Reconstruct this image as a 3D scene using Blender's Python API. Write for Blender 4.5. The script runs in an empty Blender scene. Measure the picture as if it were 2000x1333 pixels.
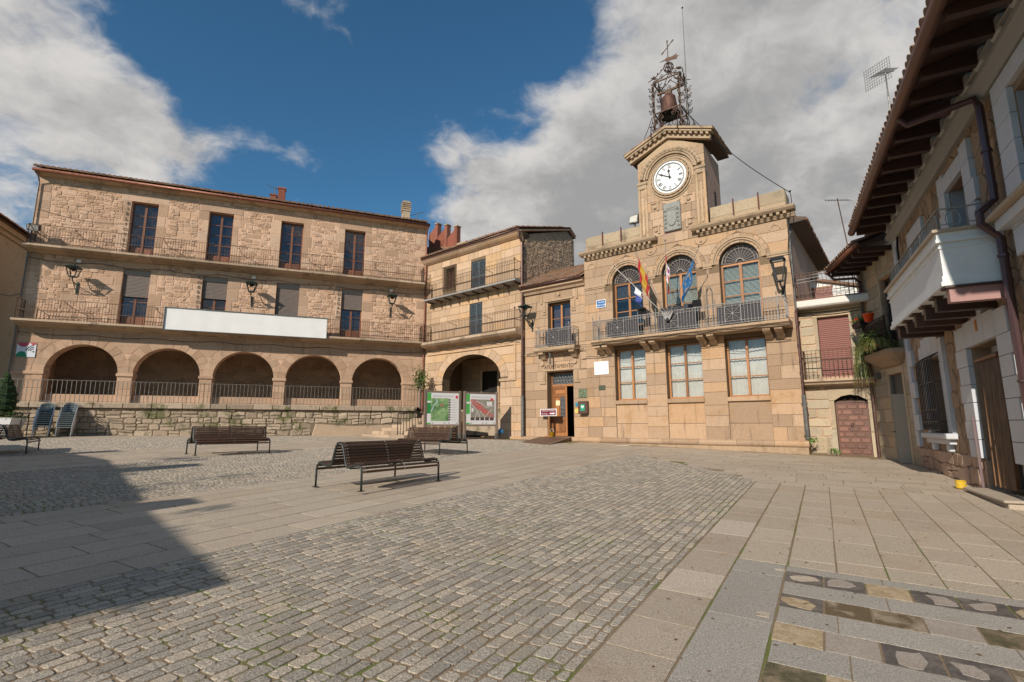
import bpy, math, random
from mathutils import Vector, Matrix
random.seed(7)
RND = random.random
def U(a, b): return a + (b - a) * RND()
rad, sin, cos, pi = math.radians, math.sin, math.cos, math.pi
SC = bpy.context.scene
COL = SC.collection

# ------------------------------------------------------------ camera, sky, sun, exposure
EYE = 1.525
cam = bpy.data.cameras.new('camera'); cam.sensor_width = 36.0; cam.lens = 18.0
cam.clip_start = 0.05; cam.clip_end = 2000
camo = bpy.data.objects.new('camera', cam); COL.objects.link(camo)
camo.location = (0, 0, EYE); camo.rotation_euler = (rad(90 + 9.39), 0, 0)
SC.camera = camo

SUN_AZ, SUN_EL = 31.0, 28.0          # direction the light travels (clockwise from +Y), height above horizon
sd = Vector((sin(rad(SUN_AZ)) * cos(rad(SUN_EL)), cos(rad(SUN_AZ)) * cos(rad(SUN_EL)), -sin(rad(SUN_EL))))
sun = bpy.data.lights.new('sun', 'SUN'); sun.energy = 4.8; sun.angle = rad(0.5); sun.color = (1.0, 0.915, 0.80)
suno = bpy.data.objects.new('sun', sun); COL.objects.link(suno)
suno.rotation_euler = sd.to_track_quat('-Z', 'Y').to_euler(); suno.location = (-20, -20, 30)

W = bpy.data.worlds.new('World'); SC.world = W; W.use_nodes = True
def NN(nt, typ, ins=None, **props):
    n = nt.nodes.new(typ)
    for k, v in props.items(): setattr(n, k, v)
    for k, v in (ins or {}).items():
        if isinstance(v, bpy.types.NodeSocket): nt.links.new(v, n.inputs[k])
        else: n.inputs[k].default_value = v
    return n
def MATH(nt, op, a, b=None, c=None, clamp=False):
    n = nt.nodes.new('ShaderNodeMath'); n.operation = op; n.use_clamp = clamp
    for i, v in enumerate((a, b, c)):
        if v is None: continue
        if isinstance(v, bpy.types.NodeSocket): nt.links.new(v, n.inputs[i])
        else: n.inputs[i].default_value = v
    return n.outputs[0]
def SMOOTH(nt, v, a, b, lo=0.0, hi=1.0):
    n = nt.nodes.new('ShaderNodeMapRange'); n.interpolation_type = 'SMOOTHSTEP'
    nt.links.new(v, n.inputs[0])
    for i, q in enumerate((a, b, lo, hi)): n.inputs[i + 1].default_value = q
    return n.outputs[0]
def MIX(nt, f, a, b, blend='MIX'):
    n = nt.nodes.new('ShaderNodeMix'); n.data_type = 'RGBA'; n.blend_type = blend
    for s, v in ((n.inputs[0], f), (n.inputs[6], a), (n.inputs[7], b)):
        if isinstance(v, bpy.types.NodeSocket): nt.links.new(v, s)
        elif isinstance(v, (int, float)): s.default_value = v
        else: s.default_value = (*v[:3], 1)
    return n.outputs[2]

def build_world():
    nt = W.node_tree; nt.nodes.clear()
    out = nt.nodes.new('ShaderNodeOutputWorld'); bg = nt.nodes.new('ShaderNodeBackground')
    bg.inputs[1].default_value = 0.107
    nt.links.new(bg.outputs[0], out.inputs[0])
    sky = NN(nt, 'ShaderNodeTexSky', sky_type='NISHITA', sun_disc=False, sun_elevation=rad(SUN_EL), sun_rotation=rad(SUN_AZ + 180), altitude=700.0, air_density=1.0, dust_density=0.4, ozone_density=2.5)
    skyc = MIX(nt, 1.0, sky.outputs[0], (0.50, 0.90, 1.0), 'MULTIPLY')
    tc = nt.nodes.new('ShaderNodeTexCoord')
    d = NN(nt, 'ShaderNodeVectorMath', {0: tc.outputs['Generated']}, operation='NORMALIZE').outputs[0]
    sp = NN(nt, 'ShaderNodeSeparateXYZ', {0: d})
    zz = MATH(nt, 'ADD', MATH(nt, 'MAXIMUM', sp.outputs[2], 0.0), 0.34)
    pl = NN(nt, 'ShaderNodeCombineXYZ', {0: MATH(nt, 'DIVIDE', sp.outputs[0], zz), 1: MATH(nt, 'DIVIDE', sp.outputs[1], zz), 2: 3.3}).outputs[0]
    wob = NN(nt, 'ShaderNodeTexNoise', {'Vector': pl, 'Scale': 5.0, 'Detail': 3.0, 'Roughness': 0.55})
    pv = NN(nt, 'ShaderNodeVectorMath', {0: NN(nt, 'ShaderNodeVectorMath', {0: wob.outputs['Color'], 'Scale': 0.13}, operation='SCALE').outputs[0], 1: pl}, operation='ADD').outputs[0]
    def fbm(vec): return NN(nt, 'ShaderNodeTexNoise', {'Vector': vec, 'Scale': 3.4, 'Detail': 10.0, 'Roughness': 0.57, 'Lacunarity': 2.1}).outputs[0]
    n1 = fbm(pv)
    toward = NN(nt, 'ShaderNodeVectorMath', {0: pv, 1: (-sin(rad(SUN_AZ))*.07, -cos(rad(SUN_AZ))*.07, 0)}, operation='ADD').outputs[0]
    n1s = fbm(toward)
    n2 = NN(nt, 'ShaderNodeTexNoise', {'Vector': pl, 'Scale': 1.3, 'Detail': 3.0, 'Roughness': 0.5}).outputs[0]
    def blob(v, a, b, w):
        q = NN(nt, 'ShaderNodeVectorMath', {0: d, 1: Vector(v).normalized()}, operation='DOT_PRODUCT').outputs['Value']
        return MATH(nt, 'MULTIPLY', SMOOTH(nt, q, cos(rad(a)), cos(rad(b))), w)
    # where the cloud banks of the day stand
    bias = blob((.62, .92, .52), 33, 16, .30)
    for v, r0, r1, w in (((.04, .93, .50), 14, 4, .15), ((.0, .95, .40), 9, 3, .10), ((-.10, .94, .46), 8, 2, .13), ((.28, .93, .36), 18, 8, .14), ((-1.0, .91, .55), 18, 6, .165), ((-.72, .92, .50), 8, 3, .06),
                         ((-.47, .925, .52), 8, 2, .15), ((-.58, .91, .62), 7, 2, .07), ((-.28, .89, .76), 25, 11, -.16), ((-.29, .93, .46), 7, 3, -.10), ((-.62, .93, .34), 9, 4, -.08)):
        bias = MATH(nt, 'ADD', bias, blob(v, r0, r1, w))
    dens = MATH(nt, 'ADD', n1, bias)
    m = SMOOTH(nt, dens, 0.49, 0.70)
    lit = MATH(nt, 'SUBTRACT', n1, n1s)
    shade = SMOOTH(nt, MATH(nt, 'ADD', MATH(nt, 'MULTIPLY', lit, -1.3), MATH(nt, 'ADD', MATH(nt, 'MULTIPLY', dens, .70), MATH(nt, 'MULTIPLY', n2, .55))), .58, 1.05)
    cl = MIX(nt, shade, (6.4, 6.2, 6.0), (3.3, 3.28, 3.28))
    nt.links.new(MIX(nt, m, skyc, cl), bg.inputs[0])
build_world()
vs = SC.view_settings; vs.view_transform = 'Standard'; vs.look = 'None'; vs.gamma = 1.0; vs.exposure = 0.0; vs.use_curve_mapping = False

# ------------------------------------------------------------ mesh helpers
class MB:
    def __init__(s): s.v = []; s.f = []; s.m = []; s.cm = 0
    def add(s, vs_, fs):
        o = len(s.v); s.v.extend(tuple(q) for q in vs_)
        for f in fs: s.f.append(tuple(i + o for i in f)); s.m.append(s.cm)
        return s
    def box(s, x0, x1, y0, y1, z0, z1):
        return s.add([(x0,y0,z0),(x1,y0,z0),(x1,y1,z0),(x0,y1,z0),(x0,y0,z1),(x1,y0,z1),(x1,y1,z1),(x0,y1,z1)],
            [(0,3,2,1),(4,5,6,7),(0,1,5,4),(1,2,6,5),(2,3,7,6),(3,0,4,7)])
    def cbox(s, x0, x1, y0, y1, z0, z1, c=0.01):
        vs_ = []; ax = ((x0, x1), (y0, y1), (z0, z1))
        # chamfered box: three verts per corner
        idx = {}
        for i in (0, 1):
            for j in (0, 1):
                for k in (0, 1):
                    cr = (ax[0][i], ax[1][j], ax[2][k]); sg = (1 if i == 0 else -1, 1 if j == 0 else -1, 1 if k == 0 else -1)
                    for a in range(3):
                        q = [cr[b] + (sg[b] * c if b != a else 0) for b in range(3)]
                        idx[(i,j,k,a)] = len(vs_); vs_.append(tuple(q))
        F = []
        for a in range(3):
            b, d = [(1,2),(2,0),(0,1)][a]
            for e in (0, 1):
                q = []
                for (m, n) in ((0,0),(1,0),(1,1),(0,1)):
                    t = [0,0,0]; t[a] = e; t[b] = m; t[d] = n; q.append(idx[(t[0],t[1],t[2],a)])
                F.append(tuple(q if e else q[::-1]))
        for a in range(3):
            b, d = [(1,2),(2,0),(0,1)][a]
            for m in (0, 1):
                for n in (0, 1):
                    t0 = [0,0,0]; t0[a] = 0; t0[b] = m; t0[d] = n; t1 = list(t0); t1[a] = 1
                    F.append((idx[(*t0, b)], idx[(*t1, b)], idx[(*t1, d)], idx[(*t0, d)]))
        for i in (0, 1):
            for j in (0, 1):
                for k in (0, 1): F.append(tuple(idx[(i,j,k,a)] for a in range(3)))
        return s.add(vs_, F)
    def hexa(s, q): return s.add(q, [(0,3,2,1),(4,5,6,7),(0,1,5,4),(1,2,6,5),(2,3,7,6),(3,0,4,7)])
    def bar(s, p, q, w, h=None, up=(0,0,1)):
        p = Vector(p); q = Vector(q); h = h or w; d = (q - p)
        if d.length < 1e-6: return s
        d.normalize(); up = Vector(up)
        if abs(d.dot(up)) > 0.98: up = Vector((0,1,0)) if abs(d.y) < .9 else Vector((1,0,0))
        a = d.cross(up).normalized() * (w / 2); b = a.cross(d).normalized() * (h / 2)
        return s.hexa([p-a-b, p+a-b, p+a+b, p-a+b, q-a-b, q+a-b, q+a+b, q-a+b])
    def tube(s, pts, r, n=6, closed=False, caps=True):
        P = [Vector(q) for q in pts]; L = len(P); rs = r if isinstance(r, (list, tuple)) else [r] * L
        T = []
        for i in range(L):
            a = P[(i-1) % L] if (closed or i > 0) else P[i]; b = P[(i+1) % L] if (closed or i < L-1) else P[i]
            t = b - a; T.append(t.normalized() if t.length > 1e-9 else Vector((0,0,1)))
        nrm = Vector((0,0,1)) if abs(T[0].z) < .9 else Vector((1,0,0))
        vs_ = []
        for i in range(L):
            nrm = nrm - T[i] * nrm.dot(T[i])
            if nrm.length < 1e-6: nrm = T[i].orthogonal()
            nrm.normalize(); bn = T[i].cross(nrm)
            for k in range(n):
                a = 2*pi*k/n; vs_.append(P[i] + nrm * (cos(a)*rs[i]) + bn * (sin(a)*rs[i]))
        F = []
        for i in range(L if closed else L-1):
            j = (i+1) % L
            for k in range(n): F.append((i*n+k, i*n+(k+1) % n, j*n+(k+1) % n, j*n+k))
        if caps and not closed: F.append(tuple(range(n-1, -1, -1))); F.append(tuple((L-1)*n+k for k in range(n)))
        return s.add(vs_, F)
    def prismx(s, prof, x0, x1):           # profile in (y,z) swept along x
        n = len(prof); vs_ = [(x0,y,z) for y,z in prof] + [(x1,y,z) for y,z in prof]
        return s.add(vs_, [(i,(i+1) % n,n+(i+1) % n,n+i) for i in range(n)] + [tuple(range(n-1,-1,-1)), tuple(range(n,2*n))])
    def prismy(s, poly, y0, y1):           # polygon in (x,z) swept along y
        n = len(poly); vs_ = [(x,y0,z) for x,z in poly] + [(x,y1,z) for x,z in poly]
        return s.add(vs_, [(i,(i+1) % n,n+(i+1) % n,n+i) for i in range(n)] + [tuple(range(n-1,-1,-1)), tuple(range(n,2*n))])
    def prismz(s, poly, z0, z1):
        n = len(poly); vs_ = [(x,y,z0) for x,y in poly] + [(x,y,z1) for x,y in poly]
        return s.add(vs_, [(i,(i+1) % n,n+(i+1) % n,n+i) for i in range(n)] + [tuple(range(n-1,-1,-1)), tuple(range(n,2*n))])
    def lathe(s, prof, c=(0,0,0), n=12, axis='z', caps=True):
        vs_ = []; m = len(prof)
        for r, h in prof:
            for k in range(n):
                a = 2*pi*k/n; x, y = cos(a)*r, sin(a)*r
                vs_.append((c[0]+x, c[1]+y, c[2]+h) if axis == 'z' else (c[0]+x, c[1]+h, c[2]+y))
        F = [(i*n+k, i*n+(k+1) % n, (i+1)*n+(k+1) % n, (i+1)*n+k) for i in range(m-1) for k in range(n)]
        if caps: F += [tuple(range(n-1,-1,-1)), tuple((m-1)*n+k for k in range(n))]
        return s.add(vs_, F)
    def ringy(s, cx, cz, r0, r1, y0, y1, a0=0, a1=180, n=24, ry=1.0):   # ring sector in the x-z plane, swept along y
        vs_ = []
        for i in range(n+1):
            a = rad(a0 + (a1-a0)*i/n)
            for r in (r0, r1):
                for y in (y0, y1): vs_.append((cx + cos(a)*r, y, cz + sin(a)*r*ry))
        F = []
        for i in range(n):
            o = i*4; p = o+4
            F += [(o,o+2,p+2,p),(o+1,p+1,p+3,o+3),(o+2,o+3,p+3,p+2),(o,p,p+1,o+1)]
        F += [(0,1,3,2),(n*4,n*4+2,n*4+3,n*4+1)]
        return s.add(vs_, F)
    def stone(s, poly, w0, w1, ch, mp, tilt=0.0):
        n = len(poly); cx = sum(q[0] for q in poly)/n; cy = sum(q[1] for q in poly)/n
        tx, ty = U(-tilt, tilt), U(-tilt, tilt)
        vs_ = [mp(x, y, w0) for x, y in poly] + [mp(x, y, w1-ch) for x, y in poly]
        for x, y in poly:
            dx, dy = cx-x, cy-y; L = math.hypot(dx, dy) or 1; k = min(.35, ch*1.3/L)
            xx, yy = x+dx*k, y+dy*k
            vs_.append(mp(xx, yy, w1 + tx*(xx-cx) + ty*(yy-cy)))
        F = []
        for r in (0, 1):
            for i in range(n): F.append((r*n+i, r*n+(i+1) % n, (r+1)*n+(i+1) % n, (r+1)*n+i))
        F.append(tuple(range(2*n, 3*n)))
        return s.add(vs_, F)

def obj(name, mb, mat=None, parent=None, smooth=False, loc=None):
    me = bpy.data.meshes.new(name); me.from_pydata(mb.v, [], mb.f)
    mats = mat if isinstance(mat, (list, tuple)) else [mat]
    for m in mats:
        if m is not None: me.materials.append(m)
    if len(mats) > 1: me.polygons.foreach_set('material_index', mb.m)
    if smooth: me.polygons.foreach_set('use_smooth', [True]*len(me.polygons))
    me.validate(); me.update()
    o = bpy.data.objects.new(name, me); COL.objects.link(o)
    if parent is not None: o.parent = parent
    if loc: o.location = loc
    return o
def tag(o, label=None, cat=None, group=None, kind=None):
    if label: o['label'] = label
    if cat: o['category'] = cat
    if group: o['group'] = group
    if kind: o['kind'] = kind
    return o
def thing(name, label, cat, loc=(0,0,0), rz=0.0, group=None):
    o = bpy.data.objects.new(name, None); COL.objects.link(o); o.location = loc; o.rotation_euler = (0,0,rz)
    o.empty_display_size = 0.2
    return tag(o, label, cat, group)
def copy_tree(o, parent=None):
    c = o.copy(); COL.objects.link(c); c.parent = parent
    for ch in list(o.children): copy_tree(ch, c)
    return c
def text(name, body, size, mat, parent, loc, depth=0.006, rot=(pi/2,0,0), align='CENTER', sx=1.0):
    cu = bpy.data.curves.new(name, 'FONT'); cu.body = body; cu.size = size; cu.extrude = depth; cu.align_x = align; cu.align_y = 'CENTER'; cu.resolution_u = 2
    t = bpy.data.objects.new(name+'_c', cu)
    me = bpy.data.meshes.new_from_object(t); bpy.data.objects.remove(t); bpy.data.curves.remove(cu)
    me.materials.clear(); me.materials.append(mat)
    o = bpy.data.objects.new(name, me); COL.objects.link(o); o.parent = parent; o.location = loc; o.rotation_euler = rot; o.scale = (sx,1,1)
    return o

# ------------------------------------------------------------ materials
_mc = {}
def newmat(name):
    m = bpy.data.materials.new(name); m.use_nodes = True; nt = m.node_tree
    b = nt.nodes['Principled BSDF']; return m, nt, b
def plain(name, col, rough=0.6, metal=0.0, spec=0.5, var=0.0, scale=8.0, bump=0.0, bscale=40.0, coat=0.0):
    if name in _mc: return _mc[name]
    m, nt, b = newmat(name)
    b.inputs['Roughness'].default_value = rough; b.inputs['Metallic'].default_value = metal; b.inputs['Specular IOR Level'].default_value = spec
    b.inputs['Coat Weight'].default_value = coat
    g = nt.nodes.new('ShaderNodeNewGeometry')
    if var:
        n = NN(nt, 'ShaderNodeTexNoise', {'Vector': g.outputs['Position'], 'Scale': scale, 'Detail': 5.0, 'Roughness': .65})
        f = SMOOTH(nt, n.outputs[0], .3, .7)
        nt.links.new(MIX(nt, f, [c*(1-var) for c in col], [min(1, c*(1+var)) for c in col]), b.inputs['Base Color'])
        nt.links.new(SMOOTH(nt, n.outputs[0], .3, .7, max(0.02, rough-.12), min(1, rough+.12)), b.inputs['Roughness'])
    else: b.inputs['Base Color'].default_value = (*col, 1)
    if bump:
        n2 = NN(nt, 'ShaderNodeTexNoise', {'Vector': g.outputs['Position'], 'Scale': bscale, 'Detail': 3.0})
        bp = NN(nt, 'ShaderNodeBump', {'Strength': bump, 'Distance': 0.02, 'Height': n2.outputs[0]})
        nt.links.new(bp.outputs[0], b.inputs['Normal'])
    _mc[name] = m; return m
def stone_mat(name, c1, c2, c3, stain=(.16,.11,.06), stain_amt=.35, grain=60.0, var=.30, bump=.35, bscale=18.0, moss=0.0, mossc=(.07,.085,.02), rough=.9, speck=0.0, gc=.31, streak=0.0):
    """mineral surface: per-piece tone, granite grain, soft stains, optional moss and specks, fine relief"""
    if name in _mc: return _mc[name]
    m, nt, b = newmat(name)
    b.inputs['Roughness'].default_value = rough; b.inputs['Specular IOR Level'].default_value = .25
    g = nt.nodes.new('ShaderNodeNewGeometry'); oi = nt.nodes.new('ShaderNodeObjectInfo'); P = g.outputs['Position']
    r = MATH(nt, 'FRACT', MATH(nt, 'ADD', oi.outputs['Random'], MATH(nt, 'MULTIPLY', g.outputs['Random Per Island'], 7.31)))
    r2 = MATH(nt, 'FRACT', MATH(nt, 'MULTIPLY', r, 13.7))
    base = MIX(nt, SMOOTH(nt, r, .1, .9), c1, c2)
    base = MIX(nt, SMOOTH(nt, r2, .72, 1.0), base, c3)
    base = MIX(nt, 1.0, base, NN(nt, 'ShaderNodeCombineColor', {0: SMOOTH(nt, r2, 0, 1, 1-var*.5, 1+var*.5), 1: SMOOTH(nt, r2, 0, 1, 1-var*.5, 1+var*.5), 2: SMOOTH(nt, r2, 0, 1, 1-var*.5, 1+var*.5)}).outputs[0], 'MULTIPLY')
    ng = NN(nt, 'ShaderNodeTexNoise', {'Vector': P, 'Scale': grain, 'Detail': 3.0, 'Roughness': .75})
    gr = SMOOTH(nt, ng.outputs[0], .27, .73, 1-gc, 1+gc)
    base = MIX(nt, 1.0, base, NN(nt, 'ShaderNodeCombineColor', {0: gr, 1: gr, 2: gr}).outputs[0], 'MULTIPLY')
    ns = NN(nt, 'ShaderNodeTexNoise', {'Vector': P, 'Scale': 1.7, 'Detail': 7.0, 'Roughness': .68})
    base = MIX(nt, MATH(nt, 'MULTIPLY', SMOOTH(nt, ns.outputs[0], .50, .72), stain_amt), base, stain)
    if streak:
        nv = NN(nt, 'ShaderNodeTexNoise', {'Vector': NN(nt, 'ShaderNodeMapping', {'Vector': P, 'Scale': (4.5,4.5,.45)}).outputs[0], 'Scale': 1.0, 'Detail': 6.0, 'Roughness': .65})
        base = MIX(nt, MATH(nt, 'MULTIPLY', SMOOTH(nt, nv.outputs[0], .54, .74), streak), base, (.12,.08,.05))
    if speck:
        nk = NN(nt, 'ShaderNodeTexNoise', {'Vector': P, 'Scale': 7.0, 'Detail': 4.0, 'Roughness': .7})
        base = MIX(nt, MATH(nt, 'MULTIPLY', SMOOTH(nt, nk.outputs[0], .66, .74), speck), base, (.07,.045,.03))
    if moss:
        nm = NN(nt, 'ShaderNodeTexNoise', {'Vector': P, 'Scale': .9, 'Detail': 7.0, 'Roughness': .72})
        base = MIX(nt, MATH(nt, 'MULTIPLY', SMOOTH(nt, nm.outputs[0], .50, .60), moss), base, mossc)
    nt.links.new(base, b.inputs['Base Color'])
    nb = NN(nt, 'ShaderNodeTexNoise', {'Vector': P, 'Scale': bscale, 'Detail': 8.0, 'Roughness': .7})
    bp = NN(nt, 'ShaderNodeBump', {'Strength': bump, 'Distance': 0.03, 'Height': nb.outputs[0]})
    nt.links.new(bp.outputs[0], b.inputs['Normal'])
    _mc[name] = m; return m
def glass_mat(name, tint=(.75,.8,.85), refl=.22, rough=.02):
    if name in _mc: return _mc[name]
    m = bpy.data.materials.new(name); m.use_nodes = True; nt = m.node_tree; nt.nodes.clear()
    o = nt.nodes.new('ShaderNodeOutputMaterial'); t = NN(nt, 'ShaderNodeBsdfTransparent', {0: (*tint,1)})
    g = nt.nodes.new('ShaderNodeNewGeometry')
    nz = NN(nt, 'ShaderNodeTexNoise', {'Vector': g.outputs['Position'], 'Scale': 2.2, 'Detail': 1.0})
    bp = NN(nt, 'ShaderNodeBump', {'Strength': .12, 'Distance': .03, 'Height': nz.outputs[0]})
    gl = NN(nt, 'ShaderNodeBsdfGlossy', {'Color': (1,1,1,1), 'Roughness': rough, 'Normal': bp.outputs[0]})
    lw = NN(nt, 'ShaderNodeFresnel', {0: 1.5})
    f = MATH(nt, 'ADD', MATH(nt, 'MULTIPLY', lw.outputs[0], .65), refl, clamp=True)
    mx = NN(nt, 'ShaderNodeMixShader', {0: f, 1: t.outputs[0], 2: gl.outputs[0]})
    nt.links.new(mx.outputs[0], o.inputs[0]); _mc[name] = m; return m
def wood_mat(name, c1, c2, scale=9.0, rough=.45, axis=2):
    if name in _mc: return _mc[name]
    m, nt, b = newmat(name); b.inputs['Roughness'].default_value = rough
    g = nt.nodes.new('ShaderNodeNewGeometry'); oi = nt.nodes.new('ShaderNodeObjectInfo')
    s = [18.0, 18.0, 18.0]; s[axis] = 1.2
    mp = NN(nt, 'ShaderNodeMapping', {'Vector': g.outputs['Position'], 'Scale': s})
    n = NN(nt, 'ShaderNodeTexNoise', {'Vector': mp.outputs[0], 'Scale': scale*.25, 'Detail': 6.0, 'Roughness': .6})
    c = MIX(nt, SMOOTH(nt, n.outputs[0], .3, .7), c1, c2)
    v = SMOOTH(nt, MATH(nt, 'FRACT', MATH(nt, 'ADD', oi.outputs['Random'], MATH(nt, 'MULTIPLY', g.outputs['Random Per Island'], 5.7))), 0, 1, .72, 1.25)
    nt.links.new(MIX(nt, 1.0, c, NN(nt, 'ShaderNodeCombineColor', {0: v, 1: v, 2: v}).outputs[0], 'MULTIPLY'), b.inputs['Base Color'])
    bp = NN(nt, 'ShaderNodeBump', {'Strength': .15, 'Distance': .01, 'Height': n.outputs[0]}); nt.links.new(bp.outputs[0], b.inputs['Normal'])
    _mc[name] = m; return m

M_rubble = stone_mat('rubble_stone', (.50,.322,.21), (.55,.37,.255), (.45,.312,.22), stain_amt=.28, gc=.4, streak=.25, bump=.5, bscale=14, var=.46)
M_mortar = stone_mat('lime_mortar', (.60,.39,.265), (.60,.39,.265), (.60,.39,.265), stain_amt=.2, bump=.7, bscale=22, grain=30)
M_ashL = stone_mat('arcade_ashlar', (.45,.292,.192), (.495,.332,.225), (.39,.268,.18), streak=.5, stain_amt=.3, bump=.35, var=.22)
M_ashM = stone_mat('middle_ashlar', (.52,.365,.245), (.46,.315,.20), (.485,.31,.17), streak=.45, stain=(.36,.20,.07), stain_amt=.35, bump=.25, var=.20)
M_ashT = stone_mat('town_hall_ashlar', (.435,.303,.203), (.39,.265,.172), (.40,.253,.145), streak=.65, stain=(.34,.185,.065), stain_amt=.5, bump=.35, var=.34, speck=.25, gc=.36)
M_trimT = stone_mat('town_hall_trim', (.42,.295,.19), (.42,.295,.19), (.38,.27,.175), streak=.5, stain=(.13,.10,.07), stain_amt=.6, bump=.3, var=.12)
M_jointT = stone_mat('ashlar_joint', (.17,.115,.07), (.17,.115,.07), (.17,.115,.07), bump=.3)
M_slabst = stone_mat('balcony_stone', (.40,.29,.20), (.44,.325,.225), (.40,.29,.205), stain=(.09,.075,.055), stain_amt=.7, bump=.4)
M_dark_st = stone_mat('weathered_parapet', (.37,.285,.19), (.41,.32,.215), (.34,.265,.18), stain=(.10,.085,.06), stain_amt=.7, bump=.5)
M_ret = stone_mat('retaining_stone', (.37,.285,.205), (.45,.355,.26), (.33,.26,.19), stain=(.09,.075,.05), stain_amt=.6, bump=.8, bscale=9, var=.4, moss=.75)
M_retm = stone_mat('retaining_joint', (.20,.155,.105), (.20,.155,.105), (.2,.155,.105), stain=(.05,.04,.025), stain_amt=.6, moss=.9, bump=.6)
M_smallst = stone_mat('granite_masonry', (.42,.35,.255), (.47,.37,.25), (.44,.30,.18), stain_amt=.3, bump=.6, bscale=12, var=.35)
M_render = stone_mat('ochre_render', (.40,.31,.21), (.40,.31,.21), (.40,.31,.21), stain=(.2,.15,.1), stain_amt=.4, bump=.3, grain=90)
M_rough = stone_mat('rough_plaster', (.45,.31,.205), (.45,.31,.205), (.41,.28,.185), stain=(.2,.155,.12), stain_amt=.8, bump=1.0, bscale=7, grain=14)
M_pink = stone_mat('pink_render', (.34,.22,.165), (.34,.22,.165), (.34,.22,.165), stain_amt=.3, bump=.3)
M_sett = stone_mat('granite_sett', (.385,.335,.275), (.425,.37,.30), (.46,.38,.29), stain=(.46,.345,.23), stain_amt=.55, grain=95, var=.30, bump=.8, bscale=40, gc=.55)
M_slab = stone_mat('paving_slab', (.42,.345,.265), (.455,.378,.29), (.39,.31,.23), stain=(.34,.255,.18), stain_amt=.4, grain=85, var=.13, bump=.3, bscale=60, speck=.4, gc=.36)
M_brown = stone_mat('brown_slab', (.40,.325,.25), (.42,.345,.265), (.47,.39,.31), stain=(.27,.15,.08), stain_amt=.35, grain=100, var=.10, bump=.3, bscale=60, speck=.6, gc=.4)
M_grey = stone_mat('grey_granite', (.34,.305,.26), (.355,.317,.27), (.325,.29,.247), stain=(.26,.22,.18), stain_amt=.3, grain=110, var=.10, bump=.3, bscale=80, gc=.5)
M_corn = stone_mat('weathered_cornice', (.40,.29,.19), (.40,.29,.19), (.36,.265,.175), stain=(.12,.09,.06), stain_amt=.75, bump=.35, var=.12)
M_ashTw = stone_mat('tower_ashlar', (.51,.37,.24), (.46,.325,.205), (.46,.30,.17), stain=(.20,.13,.07), stain_amt=.6, bump=.3, var=.16, speck=.15)
M_iron = plain('rusty_iron', (.10,.06,.04), .6, .6, var=.35, scale=14)
M_black = plain('black_iron', (.018,.018,.02), .5, .4)
M_greyiron = plain('grey_iron', (.27,.25,.23), .55, .25, var=.3, scale=20)
M_gut = plain('brown_gutter', (.22,.085,.05), .45, .3, var=.2)
M_pipe = plain('brown_pipe', (.10,.05,.04), .4, .4, var=.2)
M_pipe2 = plain('grey_pipe', (.15,.145,.135), .5, .4, var=.2)
M_lantern = plain('lantern_green', (.02,.045,.042), .45, .3)
M_white = plain('white_paint', (.52,.53,.55), .6, var=.06, scale=3)
M_whitep = plain('white_plastic', (.80,.79,.77), .5)
M_banner = plain('banner_cloth', (.74,.72,.69), .8, bump=.12, bscale=3.0, var=.03, scale=1.5)
M_dark = plain('dark_room', (.012,.010,.009), .9)  # near-black colour stands in for the shade of unlit interiors
M_darkbr = plain('dark_wood_panel', (.035,.02,.014), .5, var=.3)
M_curtL = plain('lilac_curtain', (.38,.345,.355), .9, var=.12, scale=6)
M_curt = plain('pale_curtain', (.58,.56,.51), .9, var=.08, scale=5)
M_blind = plain('green_blind', (.60,.66,.60), .7)
M_roll = plain('roller_shutter', (.17,.135,.115), .6, var=.08)
M_rollred = plain('red_roller_shutter', (.235,.095,.075), .55, var=.08)
M_shut = plain('blue_grey_shutter', (.075,.095,.11), .5, var=.1)
M_glass = glass_mat('window_glass', tint=(.62,.60,.62), refl=.03)
M_glass2 = glass_mat('clear_glass', tint=(.92,.93,.93), refl=.01)
M_oak = wood_mat('varnished_oak', (.29,.12,.038), (.38,.17,.06))
M_brownw = wood_mat('brown_frame', (.15,.055,.028), (.23,.09,.042))
M_doorw = wood_mat('old_door', (.25,.095,.03), (.38,.16,.055))
M_reddoor = wood_mat('red_brown_door', (.17,.08,.055), (.22,.105,.07))
M_beam = wood_mat('dark_beam', (.045,.022,.016), (.075,.036,.026), axis=1)
M_pinkbeam = wood_mat('pink_beam', (.26,.14,.125), (.32,.17,.15), axis=1)
M_slat = wood_mat('bench_slat', (.045,.022,.012), (.082,.040,.021), axis=0, rough=.5)
M_post = wood_mat('board_post', (.16,.115,.085), (.23,.17,.13))
M_bsteel = plain('bench_steel', (.045,.055,.052), .45, .5)
M_tile = stone_mat('roof_tile', (.28,.155,.095), (.24,.14,.09), (.20,.145,.105), stain=(.10,.085,.06), stain_amt=.7, var=.4, bump=.3)
M_brick = stone_mat('red_brick', (.25,.085,.055), (.29,.11,.07), (.22,.08,.055), stain_amt=.3, var=.25, bump=.3)
M_leaf = plain('leaf_green', (.075,.115,.022), .55, var=.45, scale=5)
M_leafd = plain('thuja_green', (.032,.075,.014), .6, var=.5, scale=9)
M_leafy = plain('yellow_green_leaf', (.17,.19,.05), .5, var=.4, scale=7)
M_red = plain('red_petal', (.55,.03,.025), .5)

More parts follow.
